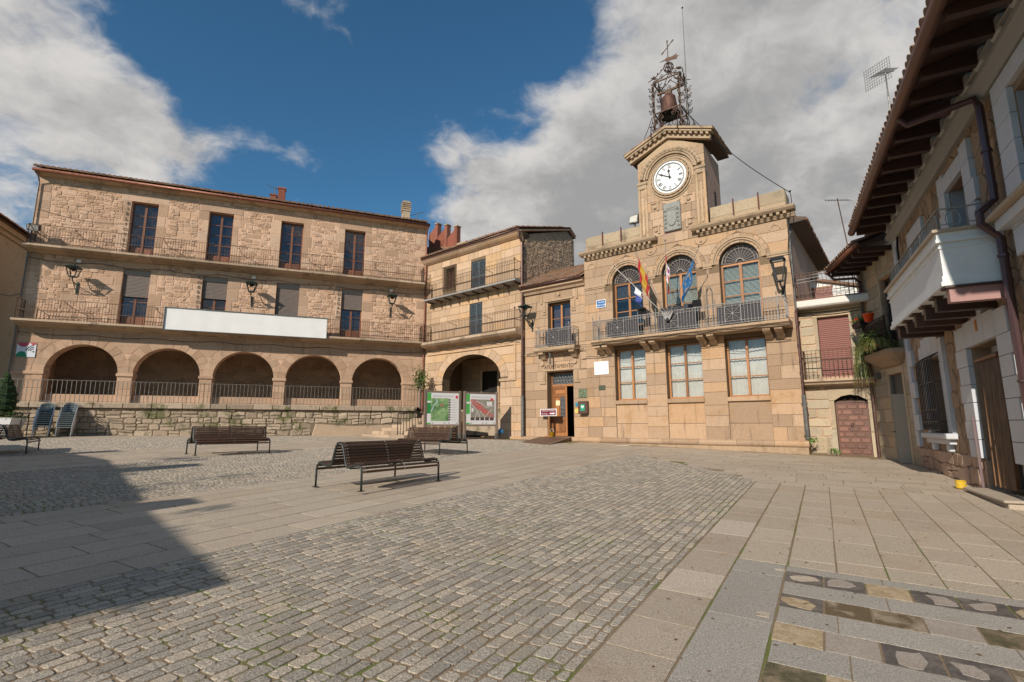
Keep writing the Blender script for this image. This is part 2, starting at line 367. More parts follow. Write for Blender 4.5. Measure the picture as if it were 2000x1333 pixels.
# ------------------------------------------------------------ geometry tools for masonry
def clip(poly, a, b, c):                       # keep a*x+b*y<=c
    out = []; n = len(poly)
    for i in range(n):
        p = poly[i]; q = poly[(i+1) % n]; dp = a*p[0]+b*p[1]-c; dq = a*q[0]+b*q[1]-c
        if dp <= 0: out.append(p)
        if (dp < 0 < dq) or (dq < 0 < dp):
            t = dp/(dp-dq); out.append((p[0]+(q[0]-p[0])*t, p[1]+(q[1]-p[1])*t))
    return out
def area(p): return abs(sum(p[i][0]*p[(i+1) % len(p)][1]-p[(i+1) % len(p)][0]*p[i][1] for i in range(len(p))))/2
def rounded(poly, k=.22, mx=.05):
    out = []; n = len(poly)
    for i in range(n):
        p = poly[i]; a = poly[i-1]; b = poly[(i+1) % n]
        for q in (a, b):
            L = math.hypot(q[0]-p[0], q[1]-p[1]) or 1; t = min(k, mx/L); out.append((p[0]+(q[0]-p[0])*t, p[1]+(q[1]-p[1])*t))
    return out
def voronoi(x0, x1, z0, z1, sx, sz, excl=(), joint=.03, drop=.22, mina=.006, rnd=True):
    seeds = []; nx = int((x1-x0)/sx)+1; nz = int((z1-z0)/sz)+1; grid = {}
    for j in range(-1, nz+1):
        for i in range(-1, nx+1):
            if RND() < drop: continue
            x = x0+(i+.5+.5*(j % 2)+U(-.4,.4))*sx; z = z0+(j+.5+U(-.38,.38))*sz
            grid.setdefault((int(math.floor((x-x0)/sx)), int(math.floor((z-z0)/sz))), []).append((x, z)); seeds.append((x, z))
    k = sx/sz; out = []
    for (x, z) in seeds:
        if not (x0 < x < x1 and z0 < z < z1): continue
        if any(a < x < b and c < z < d for a, b, c, d in excl): continue
        poly = [(x0,z0),(x1,z0),(x1,z1),(x0,z1)]; gi, gj = int(math.floor((x-x0)/sx)), int(math.floor((z-z0)/sz))
        for di in range(-3, 4):
            for dj in range(-3, 4):
                for (u, w) in grid.get((gi+di, gj+dj), ()):
                    if (u, w) == (x, z): continue
                    dx, dz = (u-x), (w-z)*k*k          # anisotropic metric: stones lie flat
                    L = math.hypot(dx, dz)
                    c = (dx*(u+x)/2+dz*(w+z)/2)-joint/2*L
                    poly = clip(poly, dx, dz, c)
                    if len(poly) < 3: break
        for (a, b, c, d) in excl:
            if len(poly) < 3: break
            if not any(a < px < b and c < pz < d for px, pz in poly) and not (min(p[0] for p in poly) < b and max(p[0] for p in poly) > a and min(p[1] for p in poly) < d and max(p[1] for p in poly) > c): continue
            o = {'l': a-x, 'r': x-b, 'd': c-z, 'u': z-d}; s = max(o, key=o.get)
            if s == 'l': poly = clip(poly, 1, 0, a-joint/2)
            elif s == 'r': poly = clip(poly, -1, 0, -b-joint/2)
            elif s == 'd': poly = clip(poly, 0, 1, c-joint/2)
            else: poly = clip(poly, 0, -1, -d-joint/2)
        if len(poly) >= 3 and area(poly) > mina: out.append(rounded(poly) if rnd else poly)
    return out
def unclip(poly, x, z, excl, joint):
    for (a, b, c, d) in excl:
        if len(poly) < 3: break
        if not (min(p[0] for p in poly) < b and max(p[0] for p in poly) > a and min(p[1] for p in poly) < d and max(p[1] for p in poly) > c): continue
        o = {'l': a-x, 'r': x-b, 'd': c-z, 'u': z-d}; s = max(o, key=o.get)
        if o[s] < 0: return []
        if s == 'l': poly = clip(poly, 1, 0, a-joint/2)
        elif s == 'r': poly = clip(poly, -1, 0, -b-joint/2)
        elif s == 'd': poly = clip(poly, 0, 1, c-joint/2)
        else: poly = clip(poly, 0, -1, -d-joint/2)
    return poly
def random_rubble(x0, x1, z0, z1, h0, h1, w0, w1, excl=(), joint=.02, jit=.03, split=.3):
    """roughly coursed rubble: wandering beds, uneven stones, some small ones stacked in pairs"""
    out = []; z = z0; ph = U(0, 6)
    bed = lambda x, zz: zz+.035*sin(x*1.3+zz*2.1+ph)+.02*sin(x*3.7+zz*5)
    while z < z1-.04:
        h = min(U(h0, h1), z1-z); x = x0-U(0, w0)
        if z1-z-h < h0*.5: h = z1-z
        while x < x1:
            w = U(w0, w1)*(1.25 if RND() < .15 else 1); hs = [(0, 1)] if RND() > split or h < h0*1.1 else [(0, U(.4,.6))]
            if len(hs) == 1 and hs[0][1] < 1: hs.append((hs[0][1], 1))
            for f0, f1 in hs:
                a, b, c, d = max(x0, x)+joint/2, min(x1, x+w)-joint/2, z+h*f0+joint/2, z+h*f1-joint/2
                if b-a < .05: continue
                ww, hh = b-a, d-c; J = min(jit, hh*.22, ww*.2)
                q = [(a, c), (a+ww*.5, c), (b, c), (b, c+hh*.5), (b, d), (a+ww*.5, d), (a, d), (a, c+hh*.5)]
                cut = [U(.12,.38) for _ in range(4)]; P = []
                for k, (px, pz) in enumerate(q):
                    if k % 2 == 0:
                        sx = 1 if px < (a+b)/2 else -1; sz = 1 if pz < (c+d)/2 else -1; t = cut[k//2]
                        pr = [(px+sx*t*hh*.7, pz), (px, pz+sz*t*hh*.7)]
                        if (sx > 0) == (sz > 0): pr = pr[::-1]
                        P += pr
                    else: P.append((px, pz))
                P = [(u+U(-J,J)*.7, v+U(-J,J)*.6) for u, v in P]; P = [(min(x1, max(x0, u)), bed(u, v) if z0+.1 < v < z1-.1 else v) for u, v in P]
                P = [(u, min(z1, max(z0, v))) for u, v in P]; cx, cz = sum(p[0] for p in P)/len(P), sum(p[1] for p in P)/len(P)
                if any(e[0] < cx < e[1] and e[2] < cz < e[3] for e in excl): continue
                P = unclip(P, cx, cz, excl, joint)
                if len(P) >= 3 and area(P) > .004: out.append(P)
            x += w
        z += h
    return out
def ashlar(x0, x1, z0, z1, ch, wmin, wmax, rects=(), arches=(), joint=.015, jit=0.0, courses=None):
    """courses of blocks around rectangular openings and arch rings (cx, zs, r, ry)"""
    out = []; zs = [z0]
    if courses: zs = courses
    else:
        n = max(1, round((z1-z0)/ch)); zs = [z0+(z1-z0)*i/n + (U(-.08,.08)*ch if 0 < i < n else 0) for i in range(n+1)]
    for j in range(len(zs)-1):
        a, b = zs[j]+joint/2, zs[j+1]-joint/2; mid = (a+b)/2
        cuts = []                                     # list of (xl(z), xr(z)) exclusions
        for (rx0, rx1, rz0, rz1) in rects:
            if rz0 < b-.02 and rz1 > a+.02: cuts.append((rx0, rx1, None))
        for (cx, zc, r, ry) in arches:
            if zc+ry > a+.02 and b > zc-.02:
                lo = max(a, zc); h = 1-((lo-zc)/ry)**2; w = r*math.sqrt(max(0, h))
                if w > .03: cuts.append((cx-w, cx+w, (cx, zc, r, ry)))
        cuts.sort(); xs = x0; segs = []
        for c in cuts:
            if c[0] > xs+.02: segs.append((xs, c[0], None if not segs and xs == x0 else prev, c[2]))
            xs = max(xs, c[1]); prev = c[2]
        if xs < x1-.02: segs.append((xs, x1, prev if cuts else None, None))
        for (sx0, sx1, al, ar) in segs:
            w = sx1-sx0; n = max(1, round(w/U(wmin, wmax))); step = w/n; off = U(-.25,.25)*step if n > 1 else 0
            ed = [sx0]+[sx0+step*i+off+U(-.12,.12)*step for i in range(1, n)]+[sx1]
            for i in range(n):
                l, r_ = ed[i]+joint/2, ed[i+1]-joint/2
                if r_-l < .04: continue
                L = [(l, a), (l, b)]; Rr = [(r_, b), (r_, a)]
                def curve(A, sgn, up):
                    cx, zc, rr, ry = A; pts = []
                    for q in range(5):
                        z = a+(b-a)*q/4; h = 1-(max(0, z-zc)/ry)**2
                        pts.append((cx+sgn*rr*math.sqrt(max(0, h))+(-sgn)*(-joint/2), z))
                    return pts if up else pts[::-1]
                if i == 0 and al: L = curve(al, 1, True)
                if i == n-1 and ar: Rr = curve(ar, -1, False)
                p = L+Rr
                if jit: p = [(x+U(-jit,jit), z+U(-jit,jit)) for x, z in p]
                out.append(p)
    return out
def voussoirs(cx, zs, r0, r1, ry0, ry1, n, joint=.012):
    out = []
    for i in range(n):
        a0, a1 = pi*i/n, pi*(i+1)/n; g = joint/2/r0; P = []
        for k in range(3):
            a = a0+g+(a1-a0-2*g)*k/2; P.append((cx+cos(a)*r0, zs+sin(a)*ry0))
        for k in range(3):
            a = a1-g-(a1-a0-2*g)*k/2; P.append((cx+cos(a)*r1, zs+sin(a)*ry1))
        out.append(P)
    return out
FACE = lambda u, v, w: (u, -w, v)
def pieces(name, stuff, polys, parent, mat, mp=FACE, w0=-.05, w1=0.0, ch=.012, wj=.006, tilt=.0, cap=300, weight=None):
    order = sorted(range(len(polys)), key=lambda i: -(weight(polys[i]) if weight else area(polys[i]))); rest = MB()
    for k, i in enumerate(order):
        mb = MB() if k < cap else rest
        mb.stone(polys[i], w0, w1+U(-wj, wj), ch, mp, tilt)
        if k < cap: obj(name, mb, mat, parent)
    if rest.f: tag(obj(stuff, rest, mat, parent), kind='stuff')
def wall_core(mb, x0, x1, z0, z1, yf, yb, rects):
    """slab of wall from yf to yb with rectangular holes and their reveals"""
    xs = sorted(set([x0, x1]+[v for r in rects for v in r[:2] if x0 < v < x1])); zs = sorted(set([z0, z1]+[v for r in rects for v in r[2:4] if z0 < v < z1]))
    def op(i, j):
        if not (0 <= i < len(xs)-1 and 0 <= j < len(zs)-1): return True
        cx, cz = (xs[i]+xs[i+1])/2, (zs[j]+zs[j+1])/2
        return any(r[0] < cx < r[1] and r[2] < cz < r[3] for r in rects)
    for i in range(len(xs)-1):
        for j in range(len(zs)-1):
            if op(i, j): continue
            a, b, c, d = xs[i], xs[i+1], zs[j], zs[j+1]
            mb.add([(a,yf,c),(b,yf,c),(b,yf,d),(a,yf,d),(a,yb,c),(b,yb,c),(b,yb,d),(a,yb,d)], [(0,1,2,3),(7,6,5,4)])
            for (di, dj, q) in ((-1,0,[(a,yf,c),(a,yf,d),(a,yb,d),(a,yb,c)]),(1,0,[(b,yf,c),(b,yb,c),(b,yb,d),(b,yf,d)]),(0,-1,[(a,yf,c),(a,yb,c),(b,yb,c),(b,yf,c)]),(0,1,[(a,yf,d),(b,yf,d),(b,yb,d),(a,yb,d)])):
                if op(i+di, j+dj): mb.add(q, [(0,1,2,3)])
def arch_fill(mb, cx, zs, r, ry, yf, yb, n=24):
    zt = zs+ry
    for i in range(n):
        a0, a1 = pi*i/n, pi*(i+1)/n; p, q = (cx+cos(a0)*r, zs+sin(a0)*ry), (cx+cos(a1)*r, zs+sin(a1)*ry)
        for y in (yf, yb): mb.add([(p[0],y,p[1]),(q[0],y,q[1]),(q[0],y,zt),(p[0],y,zt)], [(0,1,2,3)])
        mb.add([(p[0],yf,p[1]),(q[0],yf,q[1]),(q[0],yb,q[1]),(p[0],yb,p[1])], [(0,1,2,3)])
def railing(mb, path, z0, h, sp=.115, br=.007, rails=(1.0,), rr=.014, posts=False):
    for i in range(len(path)-1):
        p, q = Vector((*path[i], 0)), Vector((*path[i+1], 0)); L = (q-p).length; n = max(1, int(L/sp))
        for k in range(n+(i == len(path)-2)):
            c = p+(q-p)*(k/n); mb.bar((c.x,c.y,z0), (c.x,c.y,z0+h), br*2)
        for f in rails: mb.bar((p.x,p.y,z0+h*f), (q.x,q.y,z0+h*f), rr*2, rr*(2 if f < .99 else 1.2))
        mb.bar((p.x,p.y,z0+.05), (q.x,q.y,z0+.05), rr*1.6, rr)
        for c in (p, q): mb.bar((c.x,c.y,z0-.02), (c.x,c.y,z0+h+.02), .03)
def tiles(mb, x0, x1, y0, z0, y1, z1, pitch=.21, r=.085, tl=.42, mp=lambda x, y, z: (x, y, z)):
    """canal tiles laid from eave (y0,z0) to ridge (y1,z1)"""
    L = math.hypot(y1-y0, z1-z0); uy, uz = (y1-y0)/L, (z1-z0)/L; ny, nz = -uz, uy; n = int((x1-x0)/pitch); m = max(1, int(L/tl)); mb2 = mb
    mb2.add([mp(x0,y0,z0-.01), mp(x1,y0,z0-.01), mp(x1,y1,z1-.01), mp(x0,y1,z1-.01)], [(0,1,2,3)])
    for i in range(n):
        cx = x0+(i+.5)*pitch
        for j in range(m):
            a, b = j*tl-(.03+U(0,.03)), (j+1)*tl+.02; ra, rb = r*1.08, r*.9; vs_ = []; dx = U(-.012,.012); lift = U(0,.012)
            for (t, rr, h) in ((a, ra, .03+lift), (b, rb, 0)):
                for k in range(6):
                    g = pi*k/5; X = cx+dx+cos(g)*rr; H = sin(g)*rr+h; vs_.append(mp(X, y0+uy*t+ny*H, z0+uz*t+nz*H))
            vs_ += [vs_[0], vs_[5]]
            mb2.add(vs_[:12], [(k,k+1,k+7,k+6) for k in range(5)]+[(5,4,3,2,1,0)])
def window(parent, x0, x1, z0, z1, y, cols, rows, mat, fw=.07, bw=.05, glass=None, curtain=None, name='window', panel=0.0, cy=.10, depth=.07, room=True, fold=True, rowz=None):
    """joinery with its panes (and whatever hangs behind) as sub-parts"""
    mb = MB(); mb.cbox(x0, x0+fw, y, y+depth, z0, z1, .006); mb.cbox(x1-fw, x1, y, y+depth, z0, z1, .006)
    mb.cbox(x0+fw, x1-fw, y, y+depth, z1-fw, z1, .006); mb.cbox(x0+fw, x1-fw, y, y+depth, z0, z0+fw, .006)
    w = (x1-x0-2*fw)/cols; zb = z0+fw+panel
    for i in range(1, cols): mb.cbox(x0+fw+w*i-bw, x0+fw+w*i+bw, y-.012, y+depth-.01, z0+fw, z1-fw, .008)
    if panel:
        for i in range(cols):
            a, b = x0+fw+w*i+bw*.9, x0+fw+w*(i+1)-bw*.9
            mb.box(a, b, y+.02, y+.05, z0+fw, zb); mb.cbox(a+.06, b-.06, y+.004, y+.03, z0+fw+.07, zb-.08, .015)
    hz = rowz or [zb+(z1-fw-zb)*j/rows for j in range(rows+1)]
    for j in range(rows if (panel or True) else 0):
        if 0 < j: mb.cbox(x0+fw, x1-fw, y+.012, y+depth-.015, hz[j]-.02, hz[j]+.02, .006)
    fr = obj(name, mb, mat, parent)
    for i in range(cols):
        a, b = x0+fw+w*i+(bw if i else .01), x0+fw+w*(i+1)-(bw if i < cols-1 else .01)
        for j in range(rows):
            p = MB().box(a, b, y+.028, y+.034, hz[j]+.015, hz[j+1]-.015); obj('pane', p, glass or M_glass, fr)
    if curtain:
        c = MB(); n = max(6, int((x1-x0)/.05)); vs_ = []
        for i in range(n+1):
            yy = y+cy+(.022*sin(i*2.1)+U(-.008,.008) if fold else 0); x = x0+(x1-x0)*i/n
            vs_ += [(x, yy, z0), (x, yy, z1)]
        c.add(vs_, [(2*i,2*i+2,2*i+3,2*i+1) for i in range(n)]); obj('curtain', c, curtain, fr, smooth=True)
    if room: obj('room_dark', MB().box(x0-.05, x1+.05, y+.5, y+.55, z0-.05, z1+.05), M_dark, fr)  # dark panel in place of the unlit room behind the panes
    return fr
def roller(parent, x0, x1, z0, z1, y, mat, pitch=.07, name='roller_shutter'):
    n = int((z1-z0)/pitch); prof = [(y+.03, z0)]
    for i in range(n):
        z = z0+(z1-z0)*i/n; d = (z1-z0)/n; prof += [(y+.014, z+.001), (y, z+d*.30), (y, z+d*.70), (y+.016, z+d*.97)]
    prof += [(y+.03, z1)]; return obj(name, MB().prismx(prof, x0, x1), mat, parent)
def louvre(parent, x0, x1, z0, z1, y, mat, name='shutter'):
    r = None; mb = MB(); xm = (x0+x1)/2
    for a, b in ((x0, xm-.004), (xm+.004, x1)):
        mb.box(a, a+.05, y, y+.035, z0, z1); mb.box(b-.05, b, y, y+.035, z0, z1)
        for z in (z0, (z0+z1)/2-.03, z1-.07): mb.box(a+.05, b-.05, y, y+.035, z, z+.07)
        n = int((z1-z0)/.05)
        for i in range(n):
            z = z0+.06+(z1-z0-.12)*i/n; mb.hexa([(a+.05,y+.005,z),(b-.05,y+.005,z),(b-.05,y+.03,z+.03),(a+.05,y+.03,z+.03),(a+.05,y+.005,z+.008),(b-.05,y+.005,z+.008),(b-.05,y+.03,z+.038),(a+.05,y+.03,z+.038)])
    return obj(name, mb, mat, parent)
def spiral(cx, cz, r, turns, a0, sgn=1, n=14, y=0.0, shrink=.75):
    return [(cx+cos(a0+sgn*2*pi*turns*i/n)*r*(1-shrink*i/n), y, cz+sin(a0+sgn*2*pi*turns*i/n)*r*(1-shrink*i/n)) for i in range(n+1)]
def downpipe(parent, pts, r, mat, name='downpipe', clips=()):
    mb = MB().tube(pts, r, 8)
    for c in clips: mb.tube([(c[0],c[1],c[2]-.02),(c[0],c[1],c[2]+.02)], r*1.35, 8)
    return obj(name, mb, mat, parent, smooth=False)
def frame(name, label, cat, ox, oy, az):
    """root of a building: local x runs right along the facade, y goes into it"""
    a = rad(az); return thing(name, label, cat, (ox, oy, 0), math.atan2(cos(a), sin(a)))
def gz(x, y):
    ye = y if y < 24 else 24+(y-24)*.25
    return -.0116*max(-60, min(60, x))+.0351*max(-30, min(30, ye))
# ------------------------------------------------------------ ground and paving
GA = rad(31.0)                                  # paving courses run along this bearing
def pg(p, g): return (p*cos(GA)+g*sin(GA), -p*sin(GA)+g*cos(GA))
def inv(x, y): return (x*cos(GA)-y*sin(GA), x*sin(GA)+y*cos(GA))
GM = lambda u, v, w: (*pg(u, v), gz(*pg(u, v))+w)
LC, LN, LD = (-5.362, 31.036), (.3649, -.9311), (.9311, .3649)      # long building: right-hand corner, normal, direction
TC, TN, TD = (10.399, 18.40), (-.6101, -.7923), (.7923, -.6101)    # town hall: right-hand corner
def offL(x, y): return (x-LC[0])*LN[0]+(y-LC[1])*LN[1]
def offT(x, y): return (x-TC[0])*TN[0]+(y-TC[1])*TN[1]
def seen(x, y, far=60): return y > .9 and abs(x) < 1.32*y+1.2 and y < far
M_sand = stone_mat('joint_sand', (.31,.225,.145), (.31,.225,.145), (.31,.225,.145), stain=(.17,.12,.07), stain_amt=.6, grain=140, bump=.5, bscale=60, moss=.85, mossc=(.13,.165,.03))
def ground_sheet():
    mb = MB(); xs = [-400,-120,-60]+[-60+i*1.5 for i in range(1,81)]+[120,400]; ys = [-400,-60,-30]+[-30+i*1.5 for i in range(1,61)]+[120,500]
    vs_ = [(x, y, gz(x, y)) for y in ys for x in xs]; n = len(xs)
    mb.add(vs_, [(j*n+i, j*n+i+1, (j+1)*n+i+1, (j+1)*n+i) for j in range(len(ys)-1) for i in range(n-1)])
    return tag(obj('ground', mb, M_sand, None, smooth=True), kind='structure')
GROUND = ground_sheet()
def wt(poly):
    x, y = pg(sum(q[0] for q in poly)/len(poly), sum(q[1] for q in poly)/len(poly)); d = math.hypot(x, y)
    inside = abs(x) < y*1.02 and y > 2.3
    return area(poly)/d**3*(1 if inside else .001)
def keep(poly, lo=3.6, t=.05):
    x, y = pg(sum(q[0] for q in poly)/len(poly), sum(q[1] for q in poly)/len(poly))
    return seen(x, y) and offL(x, y) > lo and offT(x, y) > t
def courses(p0, p1, g0, g1, w, l0, l1, joint=.012, jit=.003, endf=None, rnd=0, wv=0.0):
    out = []; p = p0
    while p < p1-.03:
        ww = min(w*(1+U(-wv, wv)), p1-p)
        if p1-p-ww < w*.4: ww = p1-p
        g = g0+U(-l1, 0)*.6; ge = endf(p+ww/2) if endf else g1
        while g < ge:
            L = U(l0, l1); a, b = max(g, g0), min(g+L, ge); g += L
            if b-a < .05: continue
            j = joint/2; q = [(p+j, a+j), (p+ww-j, a+j), (p+ww-j, b-j), (p+j, b-j)]
            q = [(x+U(-jit, jit), y+U(-jit, jit)) for x, y in q]
            out.append(rounded(q, .2, rnd) if rnd else q)
        p += ww
    return out
def across(g0, g1, p0, p1, w, l0, l1, **k): return [[(b, a) for a, b in q] for q in courses(g0, g1, p0, p1, w, l0, l1, **k)]
# 1. the big field of setts, courses running away to the right
fend = lambda p: 12.7+(p+1.35)/(-5.5+1.35)*4.6
setts = [q for q in courses(-5.52, -1.36, .6, 0, .1075, .10, .26, joint=.017, jit=.009, endf=fend, rnd=.014, wv=.16) if keep(q)]
pieces('sett', 'sett_field', setts, GROUND, M_sett, GM, -.03, .006, .0032, .0016, .012, 300, wt)
# 2. bands and aprons of granite slabs
slabs = [q for q in courses(-9.42, -5.52, -1.0, 24.0, .49, .75, 1.35, joint=.016, jit=.004, rnd=.02) if keep(q)]
slabs += [q for q in courses(-.875, -.43, 6.01, 12.55, .445, .6, 1.1, joint=.014, jit=.003) if seen(*pg(*q[0]))]
slabs += [q for q in courses(-.42, 3.25, 6.01, 12.55, .408, .55, 1.15, joint=.014, jit=.003) if seen(*pg(*q[0]))]
far = []
for q in across(12.55, 27.0, -5.52, 4.2, .46, .5, 1.1, joint=.014, jit=.003):
    m = (sum(a[0] for a in q)/4, sum(a[1] for a in q)/4)
    if m[0] < -1.36 and m[1] < fend(m[0])+.05: continue
    if keep(q, 3.6, .28): far.append(q)
slabs += far
slabs += [q for q in courses(-19.4, -15.3, 0, 30, .5, .7, 1.2, joint=.02, jit=.004) if keep(q)]
pieces('paving_slab', 'paving_slab_field', slabs, GROUND, M_slab, GM, -.03, .004, .0006, .0003, .0003, 300, wt)
border = [q for q in courses(-1.35, -.885, .9, 12.55, .465, .55, .95, joint=.014, jit=.003) if seen(*pg(*q[0]))]
pieces('border_slab', 'border_slab_field', border, GROUND, M_brown, GM, -.03, .004, .0006, .0003, .0003, 300, wt)
# 3. grey granite frame and the geological mosaic set into it
grey = courses(-.88, -.435, .5, 6.0, .445, 1.0, 1.35, joint=.010, jit=.002)
grey += across(5.79, 6.0, -.43, 3.0, .21, 1.1, 1.6, joint=.008, jit=.001)
rows = [(5.80,5.45),(5.11,4.77),(4.42,4.08),(3.73,3.40),(3.05,2.72),(2.38,2.05)]
for i, (t, b) in enumerate(rows):
    nb = rows[i+1][0] if i+1 < len(rows) else b-.34
    grey += across(nb, b, -.42, 3.0, b-nb, .95, 1.25, joint=.008, jit=.001)
pieces('granite_slab', 'granite_slab_field', [q for q in grey if seen(*pg(*q[0]))], GROUND, M_grey, GM, -.03, .004, .0005, .0003, .0003, 300, wt)
def mosaic_mat(name, dark, light, lo, hi, sc):
    m, nt, b = newmat(name); g = nt.nodes.new('ShaderNodeNewGeometry'); oi = nt.nodes.new('ShaderNodeObjectInfo')
    off = NN(nt, 'ShaderNodeVectorMath', {0: g.outputs['Position'], 1: NN(nt, 'ShaderNodeCombineXYZ', {0: MATH(nt, 'MULTIPLY', oi.outputs['Random'], 40.0), 1: 0.0, 2: 0.0}).outputs[0]}, operation='ADD').outputs[0]
    n = NN(nt, 'ShaderNodeTexNoise', {'Vector': off, 'Scale': sc, 'Detail': 5.0, 'Roughness': .55, 'Distortion': .6}); f = NN(nt, 'ShaderNodeTexNoise', {'Vector': off, 'Scale': 70.0, 'Detail': 4.0, 'Roughness': .8})
    c = MIX(nt, SMOOTH(nt, n.outputs[0], lo, hi), dark, light); v = SMOOTH(nt, f.outputs[0], .3, .7, .7, 1.3)
    nt.links.new(MIX(nt, 1.0, c, NN(nt, 'ShaderNodeCombineColor', {0: v, 1: v, 2: v}).outputs[0], 'MULTIPLY'), b.inputs['Base Color']); b.inputs['Roughness'].default_value = .6
    nt.links.new(NN(nt, 'ShaderNodeBump', {'Strength': .3, 'Distance': .01, 'Height': f.outputs[0]}).outputs[0], b.inputs['Normal']); return m
MOS = [mosaic_mat('slate_with_pale_vein', (.06,.05,.045), (.44,.36,.27), .44, .49, 4.0), mosaic_mat('yellow_sandstone', (.36,.26,.15), (.46,.35,.22), .4, .6, 12), mosaic_mat('brown_schist', (.13,.09,.045), (.33,.26,.18), .45, .62, 4),
       mosaic_mat('pink_granite', (.33,.27,.22), (.37,.31,.26), .3, .7, 9), mosaic_mat('mossy_schist', (.085,.075,.035), (.24,.18,.11), .35, .65, 7),
       mosaic_mat('dark_slate', (.085,.072,.062), (.18,.15,.125), .3, .75, 11), mosaic_mat('cream_limestone', (.40,.32,.23), (.50,.42,.32), .3, .7, 9)]
plan = ['00100003', '02234120', '13002412', '41003221', '20314021', '01234012']
for i, (t, b) in enumerate(rows):
    for k in range(11):
        a = -.43+k*.312; q = [(a+.008, b+.006), (a+.304, b+.006), (a+.304, t-.006), (a+.008, t-.006)]
        if not seen(*pg(*q[0])): continue
        obj('mosaic_tile', MB().stone(q, -.03, .004+U(-.0003,.0003), .0006, GM, .0003), MOS[5] if plan[i][k % 8] == '0' else MOS[int(plan[i][k % 8])], GROUND)
        if plan[i][k % 8] == '0':
            cx, cy = a+.156+U(-.05,.05), (t+b)/2+U(-.02,.02); rx, ry = U(.09,.14), (t-b)*U(.36,.48); n = 8; sk = U(-.5,.5)
            P = [(cx+cos(6.283*j/n)*rx*U(.55,1.3)+sk*sin(6.283*j/n)*ry*.6, cy+sin(6.283*j/n)*ry*U(.6,1.25)) for j in range(n)]; P = [(min(a+.298, max(a+.014, u)), min(t-.012, max(b+.012, v))) for u, v in P]; obj('pale_inlay', MB().stone(P, 0, .0065, .001, GM), MOS[random.choice((1,3,6))], GROUND)
for a, g in ((-.52, 5.78), (-.55, 4.53), (-.55, 4.46)):
    obj('repair_patch', MB().stone([(a, g), (a+.085, g), (a+.085, g+.05), (a, g+.05)], -.02, .0068, .001, GM), M_slab, GROUND)
# 4. small cobbles round the benches and in front of the terrace
cob = [q for q in courses(-15.3, -9.42, 1.5, 27.0, .105, .085, .125, joint=.02, jit=.010, rnd=.02, wv=.15) if keep(q, 3.6, 1.6)]
pieces('cobble', 'cobble_field', cob, GROUND, M_sett, GM, -.03, .0055, .003, .0015, .012, 300, wt)
cob2 = [q for q in courses(-36.0, -19.4, 3.0, 30.0, .14, .12, .17, joint=.024, jit=.010, wv=.15) if keep(q)]
mb = MB()
for q in cob2: mb.stone(q, -.02, .007+U(-.002,.002), .005, GM, .02)
tag(obj('far_cobble_field', mb, M_sett, GROUND), kind='stuff')
# 5. light slabs at the foot of the terrace wall
LM = lambda u, v, w: (LC[0]+LD[0]*u+LN[0]*v, LC[1]+LD[1]*u+LN[1]*v, gz(LC[0]+LD[0]*u+LN[0]*v, LC[1]+LD[1]*u+LN[1]*v)+w)
foot = courses(1.5, 3.55, 0, 0, .5, .8, 1.3, endf=lambda p: 0) if False else [[(b, a) for a, b in q] for q in courses(1.45, 3.55, -26, 1.5, .52, .7, 1.2, joint=.016, jit=.003)]
pieces('foot_slab', 'foot_slab_field', foot, GROUND, M_slab, LM, -.03, .0055, .0008, .0004, .0004, 300, lambda p: area(p))
# fallen leaves and grit
mb = MB()
for k in range(240):
    p, g = U(-1.3, 2.6), U(3.2, 13); x, y = pg(p, g); r = U(.008, .022); a = U(0, 6.3); z = gz(x, y)+.010
    mb.add([(x+cos(a)*r, y+sin(a)*r, z), (x-sin(a)*r*.5, y+cos(a)*r*.5, z+.004), (x-cos(a)*r, y-sin(a)*r, z), (x+sin(a)*r*.5, y-cos(a)*r*.5, z+.003)], [(0,1,2,3)])
tag(obj('fallen_leaves', mb, plain('dead_leaf', (.12,.055,.025), .8, var=.4), None), 'scattered dry brown leaves lying on the pale slabs', 'leaves', kind='stuff')
